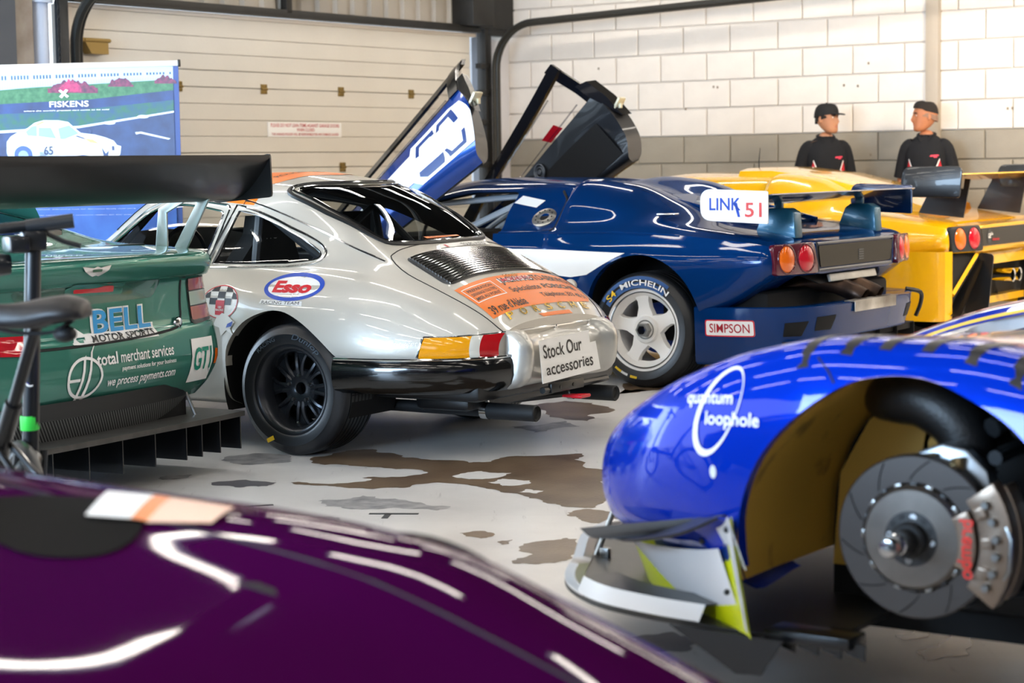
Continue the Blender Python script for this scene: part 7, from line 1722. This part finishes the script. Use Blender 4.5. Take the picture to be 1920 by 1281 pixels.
    if cap:
        b = shell(.045, .015, .010, .018); 
        A = []
        pts = [(.095 + .075 * math.cos(a), .075 * math.sin(a), .045 - .012 * math.cos(a)) for a in np.linspace(-pi / 2, pi / 2, 13)]; prism(b, pts, (0, 0, .008)); sphere(b, (0, 0, .136), (.01, .01, .006), 8, 6); hd('cap', b, CAPM)
        hd('hair', shell(.03, -.035, .002), HAIR)
    else:
        b = shell(.070, .024, .003, .012)
        for v in b.verts:
            if v.co.x > .03: v.co.z += .010; v.co.x += .002
        hd('hair', b, HAIR); hd('hair_fade', shell(.03, -.04, .001), mat('hair_fade', '8a6a58', .7))
    # shirt: torso tube with collar, two sleeves
    b = BM(); rows = []; N = 24
    for z, rx, ry, cx in ((.90, .125, .160, .0), (1.0, .126, .160, .0), (1.12, .124, .158, .0), (1.25, .132, .168, .005), (1.36, .128, .178, .0), (1.43, .112, .170, -.005), (1.475, .090, .125, -.01), (1.505, .072, .085, -.005), (1.515, .068, .070, .0)):
        rows.append([b.verts.new((cx + rx * math.cos(2 * pi * k / N), ry * math.sin(2 * pi * k / N), z)) for k in range(N)])
    for A, B in zip(rows[:-1], rows[1:]):
        for k in range(N): b.faces.new((A[k], A[(k + 1) % N], B[(k + 1) % N], B[k]))
    sh = obj('polo_shirt', b, SHIRT, t, smooth=60)
    sB = BVHTree.FromPolygons([v.co[:] for v in sh.data.vertices], [p.vertices[:] for p in sh.data.polygons])
    for s in (1, -1):
        b = BM(); tube(b, smoothpath([(0, .10 * s, 1.435), (-.01, .155 * s, 1.40), (-.03, .195 * s, 1.27), (-.042, .215 * s, 1.165)], 4), [.055, .062, .066, .066, .066, .065, .064, .063, .062, .062, .062, .063, .065], 14, cap=False); obj('sleeve', b, SHIRT, sh, smooth=60)
        pr_ = Proj(sB, (0, 0, 0), (-s, 0, 0), (0, 0, 1), (0.55, .83 * s, 0), .004, .8)
        pr_ = Proj(sB, (.10, .100 * s, 1.235), (-.5, .86 * s, 0), (0, 0, 1), (.86, .5 * s, 0), .004, .8)
        o = lay('side_panel', flat([[(-.055, -.26), (.06, -.26), (.055, -.02), (.025, .075), (-.015, -.02)]]), pr_, mat('polo_red', 'c01c2a', .8), sh, step=.04)
        lay('piping', flat([[(-.064, -.26), (-.053, -.26), (-.013, -.02), (.027, .078), (.020, .082), (-.022, -.015)]]), pr_, WHITE, o, off=.006, step=.04)
    b = BM(); tube(b, [(.0 + .072 * math.cos(a), .070 * math.sin(a), 1.515 + .014 * -math.cos(a)) for a in np.linspace(.35, 2 * pi - .35, 22)], .013, 6); prism(b, [(.062, .028, 1.512), (.078, .004, 1.455), (.088, .040, 1.46), (.07, .06, 1.50)], (.004, 0, 0)); prism(b, [(.062, -.028, 1.512), (.078, -.004, 1.455), (.088, -.040, 1.46), (.07, -.06, 1.50)], (.004, 0, 0)); obj('collar', b, SHIRT, sh, smooth=40)
    pr_ = Proj(sB, (.12, .085, 1.34), (0, 1, 0), (0, 0, 1), (1, 0, 0), .004, .6); lay('chest_logo', flat([[(-.035, -.008), (.035, .0), (.03, .010), (-.03, .006)], [(.0, -.016), (.025, -.012), (.02, -.004), (-.01, -.006)]]), pr_, mat('logo_pink', 'e0405a', .6), sh, step=.03)
    # trousers and shoes
    b = skinbody([(0, 0, .96), (0, 0, .86), (0, .10, .84), (.0, .117, .68), (.01, .12, .48), (-.01, .125, .28), (-.015, .13, .08), (0, -.10, .84), (.0, -.117, .68), (.01, -.12, .48), (-.01, -.125, .28), (-.015, -.13, .08)], [(0, 1), (1, 2), (2, 3), (3, 4), (4, 5), (5, 6), (1, 7), (7, 8), (8, 9), (9, 10), (10, 11)], [(.165, .13), (.15, .13), .11, .10, .085, .078, .07, .11, .10, .085, .078, .07]); obj('trousers', b, TROU, t, smooth=60)
    for s in (1, -1): b = BM(); sphere(b, (.06, .135 * s, .05), (.145, .052, .05)); box(b, (.06, .135 * s, .012), (.28, .10, .022), .008); obj('shoe', b, INK, t)
    return t
def at_px(u, d): k = (u - 960) / 3733; return Vector((k * d * .9962, d, 0))
m1 = man('man in black cap and navy polo shirt with red side panels, facing right', at_px(1553, 16.75) , R(-86), R(44), SKIN, True, 0)
m2 = man('bareheaded man with dark cropped hair in navy polo, facing left', at_px(1742, 16.5), R(-112), R(-66), SKIN2, False, 0)
